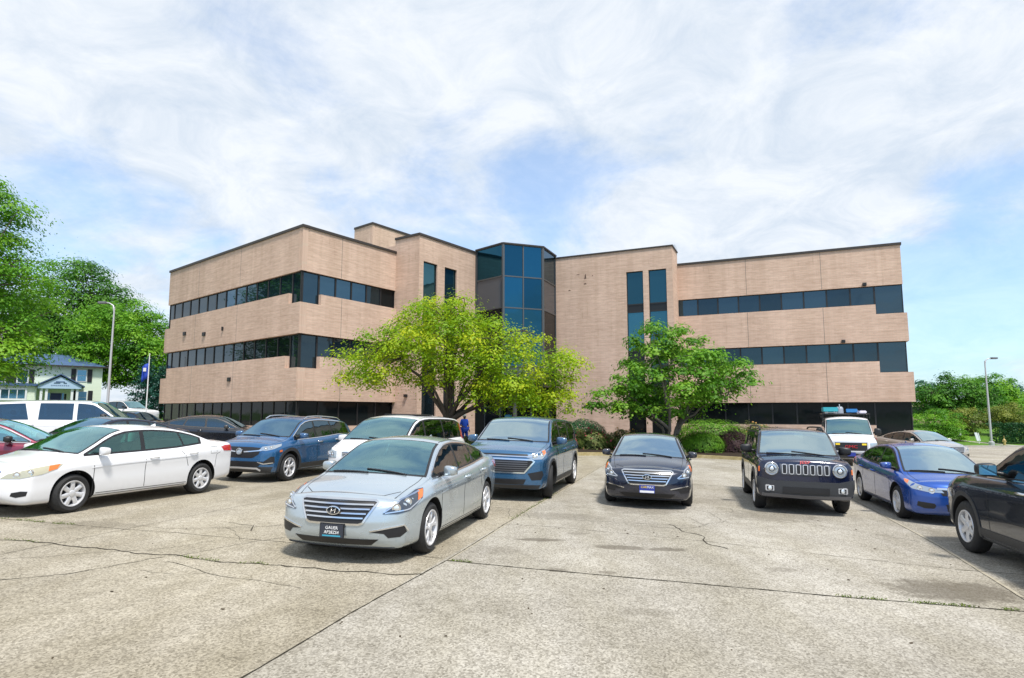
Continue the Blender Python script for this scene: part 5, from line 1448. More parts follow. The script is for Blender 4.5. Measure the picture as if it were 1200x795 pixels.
c = Car('parked_suv', 'mid blue compact crossover with roof rails and dark wheel arches, between two white cars', 'car', (-6.28, 17.34), -104.0, P)
c.glaze_all(); c.cladding(.08, .17); rails(c, .35, -1.5, M['chrome'])
g = c.decal('grille', [(-.55,.86),(-.30,.875),(.30,.875),(.55,.86),(.50,.70),(.36,.61),(-.36,.61),(-.50,.70)], F_, M['black'], .004, .06)
c.strip('grille_wing', [(-.56,.80),(-.30,.77),(-.12,.755)], .025, F_, M['chrome'], .014, .05, mirror=False, parent=g)
c.strip('grille_wing', [(.56,.80),(.30,.77),(.12,.755)], .025, F_, M['chrome'], .014, .05, mirror=False, parent=g)
emblem_ring(c, 0, .765, .075, .075, .011, M['chrome'], off=.03)
c.decal('badge_plate', [(.07*math.cos(t), .765+.07*math.sin(t)) for t in np.linspace(0, 2*PI, 20)[:-1]], F_, M['lamp'], .026, .05)
lampset(c, [(2.08,.52,.80),(2.0,.55,.885),(1.85,.75,.925),(1.66,.86,.955),(1.70,.88,.90),(1.90,.80,.83),(2.02,.68,.79)], 35, M['lamp'], lens=[((2.0,.66,.84),.032),((1.9,.74,.87),.032)])
c.decal('bumper_grille', [(-.62,.53),(.62,.53),(.50,.40),(-.50,.40)], F_, M['black'], .005, .06)
n = diag(25)
c.decal('fog_recess', [c.uvof(p, n) for p in [(2.1,.62,.50),(2.0,.80,.655),(1.9,.84,.65),(1.9,.85,.50),(2.0,.76,.45)]], n, M['black'], .006, .05, mirror=True)
c.strip('fog_trim', [c.uvof(p, n) for p in [(2.1,.50,.515),(2.1,.66,.47),(1.95,.84,.50)]], .022, n, M['chrome'], .014, .05, mirror=True)
c.decal('bumper_trim', [(-.82,.40),(.82,.40),(.76,.26),(-.76,.26)], F_, M['trim'], .008, .06)
c.strip('skid_plate', [(-.56,.31),(-.48,.36),(0,.37),(.48,.36),(.56,.31)], .035, F_, M['alloy'], .018, .05)
taillamp(c, [(-2.05,.70,1.12),(-1.8,.84,1.10),(-1.8,.86,1.0),(-2.1,.72,1.0)])
n = diag(70); c.decal('side_marker', [c.uvof(p, n) for p in [(1.74,.88,.80),(1.66,.89,.81),(1.66,.89,.765),(1.74,.88,.755)]], n, M['amber'], .014, .05, mirror=True)

# ---- white minivan
P = dict(paint=PAINT['white'], xf=2.52, xr=-2.62, axles=(1.54,-1.54), R=.335, rim=.23, spokes=5, twin=.25, spoke_w=.08, tum=.27, crown=.07,
    top=[(-2.62,1.15),(-2.5,1.40),(-2.35,1.60),(-2.0,1.70),(-1.0,1.745),(0,1.75),(.5,1.72),(.8,1.66),(1.3,1.42),(1.72,1.16),(1.9,1.09),(2.2,1.0),(2.52,.84)],
    belt=[(-2.62,1.05),(-2.2,1.10),(-1,1.08),(0,1.05),(1.0,1.03),(1.7,1.01),(2.0,.96),(2.3,.86),(2.52,.78)],
    hw=[(-2.62,.88),(-2.3,.95),(-1.5,.995),(0,1.0),(1.4,.99),(1.9,.96),(2.25,.90),(2.52,.80)],
    low=[(-2.62,.32),(-2,.26),(-1,.2),(1,.2),(1.9,.2),(2.52,.24)],
    ws=(1.68,.70), rw=(-2.5,-2.2), rake_f=.08, plan_f=.17, capf=.32, nr=3.8, capr=.14, plan_r=.06,
    dlo=(1.60,1.60,-2.34,-2.30), wins=[(1.54,1.54,.55,.52),(.46,.42,-.75,-.72),(-.84,-.81,-2.28,-2.24)], sglass=autoglass('dark_tint', (.10,.14,.14), .06),
    seams=[[(1.42,1.0),(1.40,.7),(1.36,.3)],[(.5,1.03),(.5,.3)],[(-.8,1.05),(-.8,.3)]], hood=(1.7,2.24,.07),
    handles=[(.30,.93),(-.62,.95)], mirror=(1.30,1.12), mirror_size=(.13,.24,.17))
c = Car('parked_minivan', 'white minivan with a small chrome framed grille, parked behind the silver blue saloon', 'minivan', (-3.05, 17.0), -105.5, P)
c.glaze_all()
g = c.decal('grille', [(-.42,.83),(.42,.83),(.36,.66),(-.36,.66)], F_, M['black'], .004, .06)
c.strip('grille_frame', [(-.43,.84),(0,.85),(.43,.84),(.37,.65),(-.37,.65)], .025, F_, M['chrome'], .013, .05, closed=True, parent=g)
slats(c, [(-.38,.38,.80,.80),(-.38,.38,.77,.77),(-.38,.38,.74,.74),(-.38,.38,.71,.71),(-.36,.36,.68,.68)], M['alloy'], g, .009)
lampset(c, [(2.35,.55,.70),(2.3,.55,.85),(2.1,.78,.90),(1.98,.92,.92),(2.02,.945,.82),(2.2,.88,.69)], 35, M['lamp'], lens=[((2.28,.68,.78),.05),((2.15,.80,.80),.045)])
c.decal('lower_intake', [(-.62,.48),(.62,.48),(.56,.33),(-.56,.33)], F_, M['black'], .004, .06)
taillamp(c, [(-2.5,.80,1.5),(-2.3,.86,1.5),(-2.3,.95,1.05),(-2.5,.85,1.05)])
mb = MB(); mb.box(-.9, .2, -.5, .5, 1.735, 1.765); mb.build('roof_panel', M['black'], c.root, bevel=.01)

# ---- steel blue three-row suv
P = dict(paint=PAINT['steel'], xf=2.55, xr=-2.62, axles=(1.535,-1.535), R=.375, rim=.25, spokes=5, twin=.28, spoke_w=.08, tum=.27, crown=.06,
    top=[(-2.62,1.1),(-2.48,1.38),(-2.3,1.60),(-2.0,1.70),(-1.0,1.77),(-.2,1.795),(.4,1.78),(.75,1.72),(1.15,1.46),(1.42,1.28),(1.58,1.22),(2.0,1.15),(2.3,1.07),(2.55,.96)],
    belt=[(-2.62,1.05),(-2.2,1.17),(-1,1.16),(0,1.13),(.9,1.12),(1.5,1.12),(1.9,1.08),(2.25,1.0),(2.55,.88)],
    hw=[(-2.62,.86),(-2.3,.94),(-1.5,.99),(0,.985),(1.4,.995),(2.0,.975),(2.3,.93),(2.55,.86)],
    low=[(-2.62,.34),(-2,.28),(-1,.23),(1,.23),(2.0,.24),(2.55,.27)],
    ws=(1.40,.66), rw=(-2.44,-2.1), rake_f=.04, plan_f=.14, capf=.30, nf=3.6, nr=3.8, capr=.14, plan_r=.06,
    dlo=(1.32,1.32,-2.28,-2.18), wins=[(1.26,1.26,.22,.19),(.12,.09,-.93,-.89),(-1.02,-.98,-2.2,-2.1)], chrome_dlo='all', glass=M['wind_pale'], sglass=M['side'],
    seams=[[(1.18,1.1),(1.14,.8),(1.10,.42)],[(.16,1.12),(.16,.42)],[(-.96,1.14),(-1.0,.9),(-1.1,.78)]], hood=(1.42,2.28,.07),
    handles=[(-.02,1.02),(-1.16,1.04)], mirror=(1.06,1.25), mirror_size=(.12,.25,.17), steer=12)
c = Car('parked_suv', 'steel blue large SUV with a chrome edged trapezoid grille, behind the silver blue saloon', 'car', (.36, 15.66), -105.3, P)
c.glaze_all(); c.cladding(.055, .16)
g = c.decal('grille', [(-.70,.87),(.70,.87),(.74,.84),(.55,.62),(-.55,.62),(-.74,.84)], F_, M['black'], .004, .06)
c.strip('grille_frame', [(-.70,.885),(0,.895),(.70,.885),(.76,.85),(.56,.61),(-.56,.61),(-.76,.85)], .03, F_, M['chrome'], .014, .05, closed=True, parent=g)
slats(c, [(-.62,.62,z,z) for z in (.835,.79,.745,.70,.655)], M['alloy_dark'], g, .018, .012)
c.decal('upper_grille', [(-.60,1.0),(.60,1.0),(.68,.955),(-.68,.955)], F_, M['black'], .004, .06)
c.strip('upper_grille_bar', [(-.72,.945),(0,.955),(.72,.945)], .022, F_, M['chrome'], .014, .05)
lampset(c, [(2.45,.60,.93),(2.4,.62,.99),(2.25,.85,1.05),(2.08,.95,1.09),(2.08,.96,1.0),(2.3,.88,.90),(2.4,.74,.89)], 35, M['lamp'], amber=[(2.2,.90,1.055),(2.09,.95,1.08),(2.1,.955,1.02),(2.2,.92,.98)], lens=[((2.36,.74,.95),.045),((2.25,.86,.97),.04)])
n = diag(25)
c.decal('fog_recess', [c.uvof(p, n) for p in [(2.45,.62,.60),(2.3,.90,.66),(2.3,.94,.58),(2.35,.90,.47),(2.45,.72,.46)]], n, M['black'], .006, .05, mirror=True)
c.decal('bumper_grille', [(-.60,.48),(.60,.48),(.55,.37),(-.55,.37)], F_, M['black'], .006, .06)
c.decal('bumper_trim', [(-.94,.36),(.94,.36),(.86,.25),(-.86,.25)], F_, M['trim'], .010, .06)
taillamp(c, [(-2.55,.80,1.2),(-2.3,.92,1.2),(-2.2,.965,1.12),(-2.3,.95,1.0),(-2.55,.86,1.02)])

# ---- boxy small off-roader
P = dict(paint=PAINT['ink'], xf=2.09, xr=-2.12, axles=(1.285,-1.285), R=.35, rim=.235, spokes=5, spoke_w=.12, tum=.20, crown=.055, crease=.004,
    top=[(-2.12,1.15),(-2.04,1.38),(-1.95,1.58),(-1.7,1.64),(-.8,1.675),(0,1.68),(.55,1.66),(.75,1.61),(1.02,1.36),(1.2,1.19),(1.32,1.14),(1.7,1.12),(1.95,1.08),(2.09,1.0)],
    belt=[(-2.12,1.10),(-1.9,1.12),(-1,1.10),(0,1.07),(.9,1.05),(1.3,1.06),(1.7,1.05),(1.9,1.02),(2.09,.92)],
    hw=[(-2.12,.84),(-1.9,.875),(-1.3,.90),(0,.885),(1.2,.90),(1.7,.90),(1.9,.885),(2.09,.85)],
    low=[(-2.12,.38),(-1.7,.32),(-1,.25),(1,.25),(1.7,.28),(2.09,.33)],
    ws=(1.19,.68), rw=(-2.03,-1.92), rake_f=.02, plan_f=.06, plan_r=.04, capf=.20, nf=4.6, nr=4.5, capr=.10, bow=.08, zcf=.60, glass=M['wind_pale'], sglass=M['side'],
    dlo=(1.06,1.0,-1.9,-1.84), wins=[(1.0,.96,.10,.08),(.0,-.02,-.90,-.88),(-1.02,-1.0,-1.78,-1.72)],
    seams=[[(1.0,1.04),(.96,.42)],[(.06,1.06),(.04,.42)],[(-.92,1.09),(-.92,.85)]], hood=(1.24,1.96,.05),
    handles=[(-.08,.97),(-1.04,.99)], handle_mat=M['black'], mirror=(.82,1.22), mirror_mat=M['black'], mirror_size=(.13,.24,.18))
c = Car('parked_suv', 'dark blue boxy off-roader with round headlights and seven upright grille slots', 'car', (6.38, 14.24), -106.0, P)
c.glaze_all(); c.cladding(.085, .17); rails(c, .45, -1.6, M['black'], .06)
c.decal('bumper_trim', [(-.88,.72),(-.60,.66),(.60,.66),(.88,.72),(.88,.50),(.78,.34),(-.78,.34),(-.88,.50)], F_, M['trim'], .022, .06)
c.decal('lower_intake', [(-.42,.545),(.42,.545),(.42,.43),(-.42,.43)], F_, M['black'], .034, .06)
c.strip('skid_plate', [(-.80,.38),(0,.365),(.80,.38)], .05, F_, M['alloy_dark'], .032, .06)
g = c.decal('grille', [(-.47,.985),(.47,.985),(.44,.785),(-.44,.785)], F_, M['alloy_dark'], .008, .06)
for k in range(7):
    y = (k - 3) * .128
    c.decal('grille_slot', [(y-.037,.965),(y-.025,.975),(y+.025,.975),(y+.037,.965),(y+.033,.81),(y+.02,.80),(y-.02,.80),(y-.033,.81)], F_, M['black'], .018, .05, parent=g)
    c.strip('slot_trim', [(y-.04,.965),(y-.026,.978),(y+.026,.978),(y+.04,.965),(y+.036,.81),(y+.02,.797),(y-.02,.797),(y-.036,.81)], .011, F_, M['alloy'], .020, .03, parent=g, closed=True)
for sg in (1, -1):
    loc, nor = c.cast(sg*.62, .885, F_)
    mb = MB(); mb.lathe([(.001, .035), (.06, .032), (.10, .02), (.115, .004), (.115, -.05)], 28, 'x'); h = mb.build('headlight', M['lamp'], c.root, 60); h.location = (loc.x + .005, sg*.62, .885)
    mb = MB(); mb.lathe([(.113, .01), (.12, .03), (.134, .022), (.136, -.05)], 28, 'x'); mb.build('lamp_bezel', M['chrome'], h, 60)
    mb = MB(); mb.lathe([(.001, .05), (.03, .045), (.042, .03)], 18, 'x'); o = mb.build('lamp_lens', M['lens'], h, 60)
    mb = MB(); mb.lathe([(.044, .034), (.058, .036), (.06, .02)], 18, 'x'); o = mb.build('lamp_ring', M['lamp_dark'], h, 60)
    loc, nor = c.cast(sg*.66, .505, F_)
    mb = MB(); mb.lathe([(.001, .03), (.035, .025), (.045, .0)], 18, 'x'); h = mb.build('fog_lamp', M['lens'], c.root, 60); h.location = (loc.x + .026, sg*.66, .505)
    mb = MB(); mb.box(-.02, .008, -.09, .09, -.065, .065); mb.build('lamp_bezel', M['alloy'], h, bevel=.02)
    mb = MB(); mb.box(-.01, .014, -.072, .072, -.05, .05); mb.build('lamp_recess', M['black'], h, bevel=.015)
n = diag(40); c.decal('indicator', [c.uvof(p, n) for p in [(1.97,.82,.92),(1.95,.84,.92),(1.95,.84,.82),(1.97,.82,.82)]], n, M['amber'], .010, .05, mirror=True)
loc, nor = c.cast(0, 1.03, F_)
text_part('JEEP', .085, M['red_letter'], c.root, (loc.x + .012, 0, 1.03), (R(62), 0, PI/2), sx=1.3)
mb = MB(); mb.box(.69, .78, -.11, .11, 1.50, 1.545, fn=lambda x, y, z: (x, y, z + .055)); 

# ---- vivid blue small saloon
P = dict(paint=PAINT['vivid'], xf=2.24, xr=-2.28, axles=(1.35,-1.35), R=.315, rim=.22, spokes=5, spoke_w=.10, tum=.47, crown=.065, shoulder=.10,
    top=[(-2.28,.98),(-2.1,1.06),(-1.85,1.11),(-1.65,1.15),(-1.1,1.33),(-.6,1.415),(-.1,1.435),(.25,1.41),(.55,1.345),(1.0,1.15),(1.42,.965),(1.56,.91),(1.85,.84),(2.05,.77),(2.24,.66)],
    belt=[(-2.28,.93),(-1.9,1.02),(-1.4,1.0),(-.6,.95),(0,.93),(.9,.90),(1.4,.87),(1.65,.82),(1.9,.76),(2.05,.71),(2.24,.62)],
    hw=[(-2.28,.76),(-1.95,.83),(-1.3,.87),(0,.875),(1.25,.87),(1.7,.84),(2.0,.78),(2.24,.68)],
    low=[(-2.28,.28),(-1.7,.22),(-1,.17),(1,.17),(1.7,.17),(2.24,.18)],
    ws=(1.38,.34), rw=(-1.62,-1.0), bow=.14, rake_f=.16, plan_f=.17, capf=.32, glass=M['wind_pale'], sglass=M['side'],
    dlo=(1.24,1.24,-1.38,-1.38), wins=[(1.18,1.18,.02,-.02),(-.06,-.09,-.90,-.80),(-.95,-.85,-1.30,-1.30)],
    seams=[[(1.0,.88),(1.0,.60),(.98,.24)],[(-.02,.92),(.0,.60),(-.02,.24)],[(-.80,.95),(-.92,.78),(-.98,.62)],[(.98,.24),(-.90,.24)]],
    hood=(1.42,2.0,.075), handles=[(-.18,.80),(-1.10,.83)], mirror=(1.0,.99), mirror_size=(.11,.20,.13))
c = Car('parked_car', 'vivid blue small saloon between the boxy off-roader and the dark grey crossover', 'car', (8.81, 13.35), -106.1, P)
c.glaze_all()
lampset(c, [(2.2,.32,.60),(2.15,.34,.655),(2.0,.58,.71),(1.72,.79,.795),(1.68,.82,.79),(1.78,.83,.74),(2.0,.76,.64),(2.12,.55,.60)], 38, M['lamp'],
    amber=[(1.80,.76,.775),(1.69,.815,.79),(1.78,.825,.745),(1.86,.80,.72)], lens=[((2.08,.45,.63),.042),((1.98,.60,.665),.036)])
c.decal('grille', [(-.40,.655),(.40,.655),(.34,.55),(-.34,.55)], F_, M['black'], .004, .06)
c.strip('grille_bar', [(-.41,.665),(0,.675),(.41,.665)], .035, F_, M['chrome'], .014, .05)
c.decal('lower_intake', [(-.30,.40),(.30,.40),(.26,.27),(-.26,.27)], F_, M['black'], .004, .06)
n = diag(20)
c.decal('fog_recess', [c.uvof(p, n) for p in [(2.1,.42,.36),(2.1,.44,.40),(2.0,.68,.42),(2.0,.70,.34),(2.1,.60,.30),(2.1,.45,.31)]], n, M['black'], .004, .05, mirror=True)
taillamp(c, [(-2.15,.60,1.0),(-1.95,.78,1.0),(-1.85,.83,.96),(-1.95,.84,.85),(-2.2,.70,.82)])

# ---- dark wagon, half out of the picture on the right
P = dict(paint=PAINT['grey'], xf=2.42, xr=-2.45, axles=(1.45,-1.45), R=.37, rim=.235, spokes=6, spoke_w=.10, tum=.33, crown=.06,
    top=[(-2.45,1.2),(-2.3,1.42),(-2.1,1.60),(-1.6,1.70),(-.8,1.74),(-.4,1.745),(0,1.71),(.3,1.64),(.7,1.40),(.98,1.24),(1.2,1.19),(1.8,1.13),(2.15,1.03),(2.42,.90)],
    belt=[(-2.45,1.10),(-2,1.18),(-1,1.17),(0,1.15),(.9,1.13),(1.3,1.12),(1.75,1.07),(2.1,.98),(2.42,.84)],
    hw=[(-2.45,.80),(-2,.88),(-1.3,.92),(0,.925),(1.2,.92),(1.75,.90),(2.1,.85),(2.42,.74)],
    low=[(-2.45,.34),(-2,.28),(-1,.24),(1,.24),(1.8,.26),(2.42,.30)],
    ws=(.94,.12), rw=(-2.26,-1.95), plan_f=.20, capf=.32, nr=3.6, capr=.14, sglass=autoglass('green_side_glass', (.30,.65,.42), .12),
    dlo=(.84,.84,-2.1,-2.0), wins=[(.78,.78,-.22,-.25),(-.31,-.34,-1.08,-1.04),(-1.16,-1.12,-2.0,-1.9)], chrome_dlo='low',
    seams=[[(.74,1.1),(.72,.8),(.70,.42)],[(-.26,1.14),(-.26,.42)],[(-1.1,1.15),(-1.15,.9)],[(.9,.60),(-.9,.64)]],
    handles=[(-.14,1.02),(-1.0,1.04)], handle_mat=M['chrome'], hood=(1.0,2.1,.07), mirror=(.50,1.27), mirror_mat=M['black'], mirror_size=(.13,.24,.17))
c = Car('parked_suv', 'dark grey crossover cut off by the right edge, six-spoke wheel and grey arch trim', 'car', (7.25, 7.62), 76.0, P)
c.glaze_all(); c.cladding(.07, .16)
lampset(c, [(2.2,.45,.70),(2.15,.48,.82),(1.9,.80,.86),(1.85,.84,.75),(2.1,.72,.68)], 38, M['lamp'])

# ---- cargo van facing the viewer
P = dict(paint=PAINT['white'], xf=2.75, xr=-2.85, axles=(1.72,-1.72), R=.37, rim=.22, spokes=8, spoke_w=.05, tum=.13, crown=.09,
    top=[(-2.85,1.95),(-2.6,2.02),(-1,2.06),(.6,2.06),(1.0,2.02),(1.25,1.90),(1.6,1.62),(1.85,1.40),(2.0,1.33),(2.4,1.26),(2.75,1.12)],
    belt=[(-2.85,1.2),(0,1.2),(1.2,1.2),(1.8,1.2),(2.4,1.14),(2.75,1.02)],
    hw=[(-2.85,.94),(-2.5,1.0),(0,1.005),(1.6,1.0),(2.3,.98),(2.75,.92)],
    low=[(-2.85,.40),(-1,.32),(1,.30),(2.2,.32),(2.75,.36)], capf=.26, nf=4.2, plan_f=.08, rake_f=.03,
    ws=(1.86,1.12), bow=.10, dlo=(1.74,1.60,.75,.75), wins=[(1.68,1.55,.80,.80)], seams=[[(1.5,1.15),(1.45,.45)],[(.7,1.9),(.7,.4)]],
    handles=[(.86,1.05)], handle_mat=M['black'], mirror=(1.55,1.42), mirror_mat=M['black'], mirror_size=(.16,.26,.30))
c = Car('cargo_van', 'white cargo van facing the viewer with red letters on its grille and loaded roof rack', 'van', (15.2, 27.9), -115, P)
c.glaze_all()
g = c.decal('grille', [(-.60,1.0),(.60,1.0),(.60,.66),(-.60,.66)], F_, M['black'], .006, .08)
c.strip('grille_frame', [(-.61,1.02),(.61,1.02),(.61,.64),(-.61,.64)], .05, F_, M['alloy'], .02, .08, closed=True, parent=g)
loc, _ = c.cast(0, .83, F_)
text_part('GMC', .17, M['red_letter'], c.root, (loc.x + .04, 0, .83), (PI/2, 0, PI/2), sx=1.25, ext=.012)
for sg in (1, -1): c.strip('indicator', [(sg*.40,.93),(sg*.56,.93)], .07, F_, M['yellow_letter'], .02, .05)
lampset(c, [(2.6,.66,.70),(2.6,.66,.98),(2.5,.90,1.0),(2.4,.95,.98),(2.4,.96,.74),(2.5,.90,.68)], 25, M['lamp'])
c.decal('bumper', [(-.95,.56),(.95,.56),(.90,.38),(-.90,.38)], F_, M['trim'], .03, .09)
c.plate_board(.52, M['plate_blue'], off=.05)
mb = MB()
for x in (.75, -.4, -1.8):
    mb.tube([(x, -.92, 1.98), (x, -.92, 2.17), (x, .92, 2.17), (x, .92, 1.98)], .025, 6)
for y in (-.92, .92): mb.tube([(.9, y, 2.17), (-2.3, y, 2.17)], .022, 6)
mb.build('roof_rack', M['black'], c.root)
VAN = c
def on_van(name, label, cat, mb, mat, loc, rz=0, bevel=.0):
    o = mb.build(name, mat, None, bevel=bevel); m = VAN.root.matrix_basis if False else Matrix.LocRotScale(VAN.root.location, VAN.root.rotation_euler, None)
    o.location = m @ Vector(loc); o.rotation_euler = (m.to_3x3() @ Matrix.Rotation(rz, 3, 'Z')).to_euler()
    tag(o, label, cat); return o
mb = MB(); mb.box(-.9, .9, -.06, .06, 0, .07); mb.box(-.9, .9, .36, .42, 0, .07)
for k in range(8): mb.box(-.85 + k*.24, -.81 + k*.24, -.06, .42, .02, .05)
on_van('ladder', 'pale ladder lying on the van roof rack', 'ladder', mb, M['alloy'], (-.2, -.75, 2.20))
mb = MB(); mb.box(-.28, .28, -.30, .30, 0, .20)
on_van('toolbox', 'turquoise box strapped to the left end of the van roof rack', 'toolbox', mb, plain('turquoise', (.04, .35, .42), .5), (.55, -.62, 2.275), .1, .02)
mb = MB(); mb.lathe([(.001, .30), (.10, .30), (.15, .22), (.16, .0), (.001, 0)], 18, 'z'); mb.tube([(-.14, 0, .26), (-.08, 0, .40), (.08, 0, .40), (.14, 0, .26)], .018, 6)
on_van('water_cooler', 'grey round cooler with a carrying bow on the van roof', 'cooler', mb, plain('cooler_grey', (.3, .33, .38), .5), (.55, -.22, 2.20))
mb = MB(); mb.box(-.25, .25, -.22, .22, 0, .16)
on_van('toolbox', 'blue box standing on the middle of the van roof rack', 'toolbox', mb, plain('box_blue', (.03, .20, .50), .5), (.55, .26, 2.24), -.1, .02)
mb = MB(); mb.box(-.7, .4, -.14, .14, 0, .12)
on_van('storage_case', 'long white case on the right end of the van roof rack', 'case', mb, plain('case_white', (.75, .70, .80), .5), (.4, .66, 2.20), .05, .03)

# ---- the other cars, mostly hidden
def plain_sedan(p, g=None, sgl=None, k=1.0, H=0.0):
    d = saloon_spec(p); d = dict(d); d['twin'] = False; d['spokes'] = 7
    if g: d['glass'] = g
    if sgl: d['sglass'] = sgl
    return d
P = plain_sedan(PAINT['champagne'], M['wind_pale'])
c = Car('parked_car', 'champagne saloon right of the cargo van, before the office corner window', 'car', (20.4, 30.8), -86, P)
c.glaze_all(); saloon_front(c, M['plate_white'])
P = plain_sedan(PAINT['black'], M['wind_blue'], M['side_blue']); P['chrome_dlo'] = None
c = Car('parked_car', 'black saloon facing right, its roof showing above the boot of the white saloon', 'car', (-12.6, 25.6), 10, P)
c.glaze_all()
P = plain_sedan(PAINT['ink'], M['wind_blue'], M['side_blue']); P['chrome_dlo'] = None
c = Car('parked_car', 'dark blue saloon facing left, showing above the windscreen of the white saloon', 'car', (-12.2, 18.5), -107, P)
c.glaze_all()
P = plain_sedan(PAINT['maroon'], M['wind'], M['wind']); P['chrome_dlo'] = 'all'; P['mirror_mat'] = M['black']
c = Car('parked_car', 'maroon saloon cut off by the left edge', 'car', (-12.3, 14.2), 20, P)
c.glaze_all()
# long white people carrier suv
P = dict(paint=PAINT['white'], xf=2.80, xr=-2.85, axles=(1.65,-1.65), R=.39, rim=.25, spokes=6, spoke_w=.09, tum=.20, crown=.06,
    top=[(-2.85,1.3),(-2.75,1.6),(-2.6,1.82),(-2,1.90),(-.5,1.95),(.4,1.94),(.8,1.90),(1.2,1.66),(1.6,1.36),(1.75,1.28),(2.3,1.20),(2.80,1.08)],
    belt=[(-2.85,1.2),(-1,1.24),(1.2,1.20),(1.8,1.16),(2.80,1.02)], hw=[(-2.85,.92),(-2.4,.98),(0,1.0),(2.2,.98),(2.80,.88)],
    low=[(-2.85,.38),(-1,.32),(1,.32),(2.80,.36)], ws=(1.60,.78), rw=(-2.74,-2.64), capf=.30, nf=3.6, nr=4.2, capr=.10, plan_r=.04,
    dlo=(1.48,1.48,-2.5,-2.45), wins=[(1.40,1.40,.42,.40),(.30,.28,-.68,-.68),(-.95,-1.10,-2.42,-2.42)], dlo_mat=PAINT['white'], sglass=M['side_blue'],
    seams=[[(1.3,1.15),(1.3,.5)],[(.36,1.2),(.36,.5)],[(-.80,1.2),(-.8,.8)]], handles=[(.2,1.1),(-.85,1.12)], mirror=(1.25,1.36), mirror_mat=M['black'], mirror_size=(.14,.26,.22))
c = Car('parked_suv', 'long white SUV in the back row at the far left, facing right before the house', 'car', (-15.4, 21.4), 18, P)
c.glaze_all()
# two dark cars behind, roofs only
P = plain_sedan(PAINT['black'], M['wind_blue'], M['side_blue']); P['chrome_dlo'] = None
c = Car('parked_car', 'small black car left of the other black one, below the white pickup truck', 'car', (-25.8, 37.8), -30, dict(P)); c.glaze_all()
P = dict(P, dlo_mat=M['black'])
c = Car('parked_suv', 'black hatchback right of the other black car, below the white pickup truck', 'car', (-22.6, 36.6), -12, dict(P, top=[(-2.46,1.1),(-2.3,1.42),(-1.9,1.52),(-.7,1.56),(-.1,1.57),(.3,1.54),(.6,1.45),(1.0,1.22),(1.30,1.06),(1.46,1.0),(1.8,.94),(2.1,.84),(2.40,.68)], rw=(-2.38,-2.2), capr=.1,
    dlo=(1.20,1.20,-2.1,-2.0), wins=[(1.14,1.14,.05,.02),(-.03,-.06,-.80,-.75),(-.86,-.80,-2.0,-1.9)])); c.glaze_all()
# pickup
P = dict(paint=PAINT['white'], xf=2.90, xr=-2.95, axles=(1.80,-1.80), R=.41, rim=.24, spokes=6, spoke_w=.09, tum=.24, crown=.06,
    top=[(-2.95,1.28),(-.98,1.30),(-.86,1.42),(-.74,1.86),(-.4,1.92),(.4,1.93),(.75,1.88),(1.15,1.62),(1.5,1.38),(1.65,1.30),(2.3,1.24),(2.90,1.10)],
    belt=[(-2.95,1.24),(-1,1.26),(1.2,1.24),(1.8,1.20),(2.90,1.04)], hw=[(-2.95,.96),(-2.4,1.0),(0,1.0),(2.2,1.0),(2.90,.90)],
    low=[(-2.95,.48),(-1,.40),(1,.40),(2.90,.44)], ws=(1.50,.72), capf=.30, nf=3.6, nr=5, capr=.08, plan_r=.03,
    dlo=(1.36,1.36,-.76,-.68), wins=[(1.30,1.30,.32,.30),(.22,.20,-.68,-.62)], sglass=M['side_blue'], seams=[[(1.2,1.2),(1.2,.6)],[(.26,1.2),(.26,.6)],[(-.84,1.24),(-.84,.62)]],
    handles=[(.12,1.14),(-.66,1.14)], mirror=(1.15,1.42), mirror_mat=M['black'])
c = Car('pickup_truck', 'white crew cab pickup truck with a red tail light, parked before the trees', 'truck', (-31.9, 50), -14, P)
c.glaze_all()
mb = MB(); mb.box(-2.85, -1.0, -.82, .82, 1.305, 1.325); mb.build('load_bed', M['black'], c.root)
for sg in (1, -1):
    mb = MB(); mb.box(-3.0, -2.62, sg*.80 if sg > 0 else -1.03, 1.03 if sg > 0 else -.80, 1.0, 1.22); mb.build('tail_light', M['red'], c.root, bevel=.02)
# ------------------------------------------------------------------ trees and shrubs
make_tree('honeylocust_tree', 'spreading yellow-green tree with dark branching trunk before the glass bay', (-3.05, 29.2, gz(-3, 29.2)),
    [(-3.4, 29.3, 5.2, 3.7, 3.2, 2.1), (.4, 28.9, 3.9, 3.0, 2.6, 1.9), (-6.3, 29.2, 4.2, 2.4, 2.2, 1.3), (-3.4, 29.4, 6.5, 1.6, 1.7, 1.2), (1.9, 28.5, 2.4, 1.5, 1.4, 1.1), (0, 28.6, 2.6, 1.2, 1.2, .8)],
    190, 250, .072, .80, LM['yellow'], bark, .23, 1.5, 11, flat=.55, zmin=1.7, nlimb=11)
make_tree('dogwood_tree', 'fresh green multi-stemmed tree before the right stair tower', (8.0, 31.2, gz(8, 31.2)),
    [(8.3, 31.2, 3.6, 3.1, 2.6, 2.4), (5.9, 31.2, 2.8, 1.9, 1.8, 1.1), (10.7, 31.2, 3.6, 1.9, 1.8, 1.2), (7.7, 31.2, 5.3, 1.8, 1.8, 1.35)],
    140, 190, .090, .64, LM['green'], bark_grey, .15, 1.3, 12, flat=.42, stems=3, zmin=1.5, nlimb=9)
make_tree('broadleaf_tree', 'tallest dark green tree cut off by the left edge', (-37, 39, gz(-37, 39)),
    [(-36.2, 39, 9.2, 5.2, 5.5, 6.5), (-37.0, 39, 14.6, 4.4, 4.5, 3.6), (-33.5, 38, 6.6, 3.6, 4, 2.0)], 260, 420, .105, 1.5, LM['bright'], bark, .45, 4, 13, flat=.38, zmin=4.4, uneven=.75)
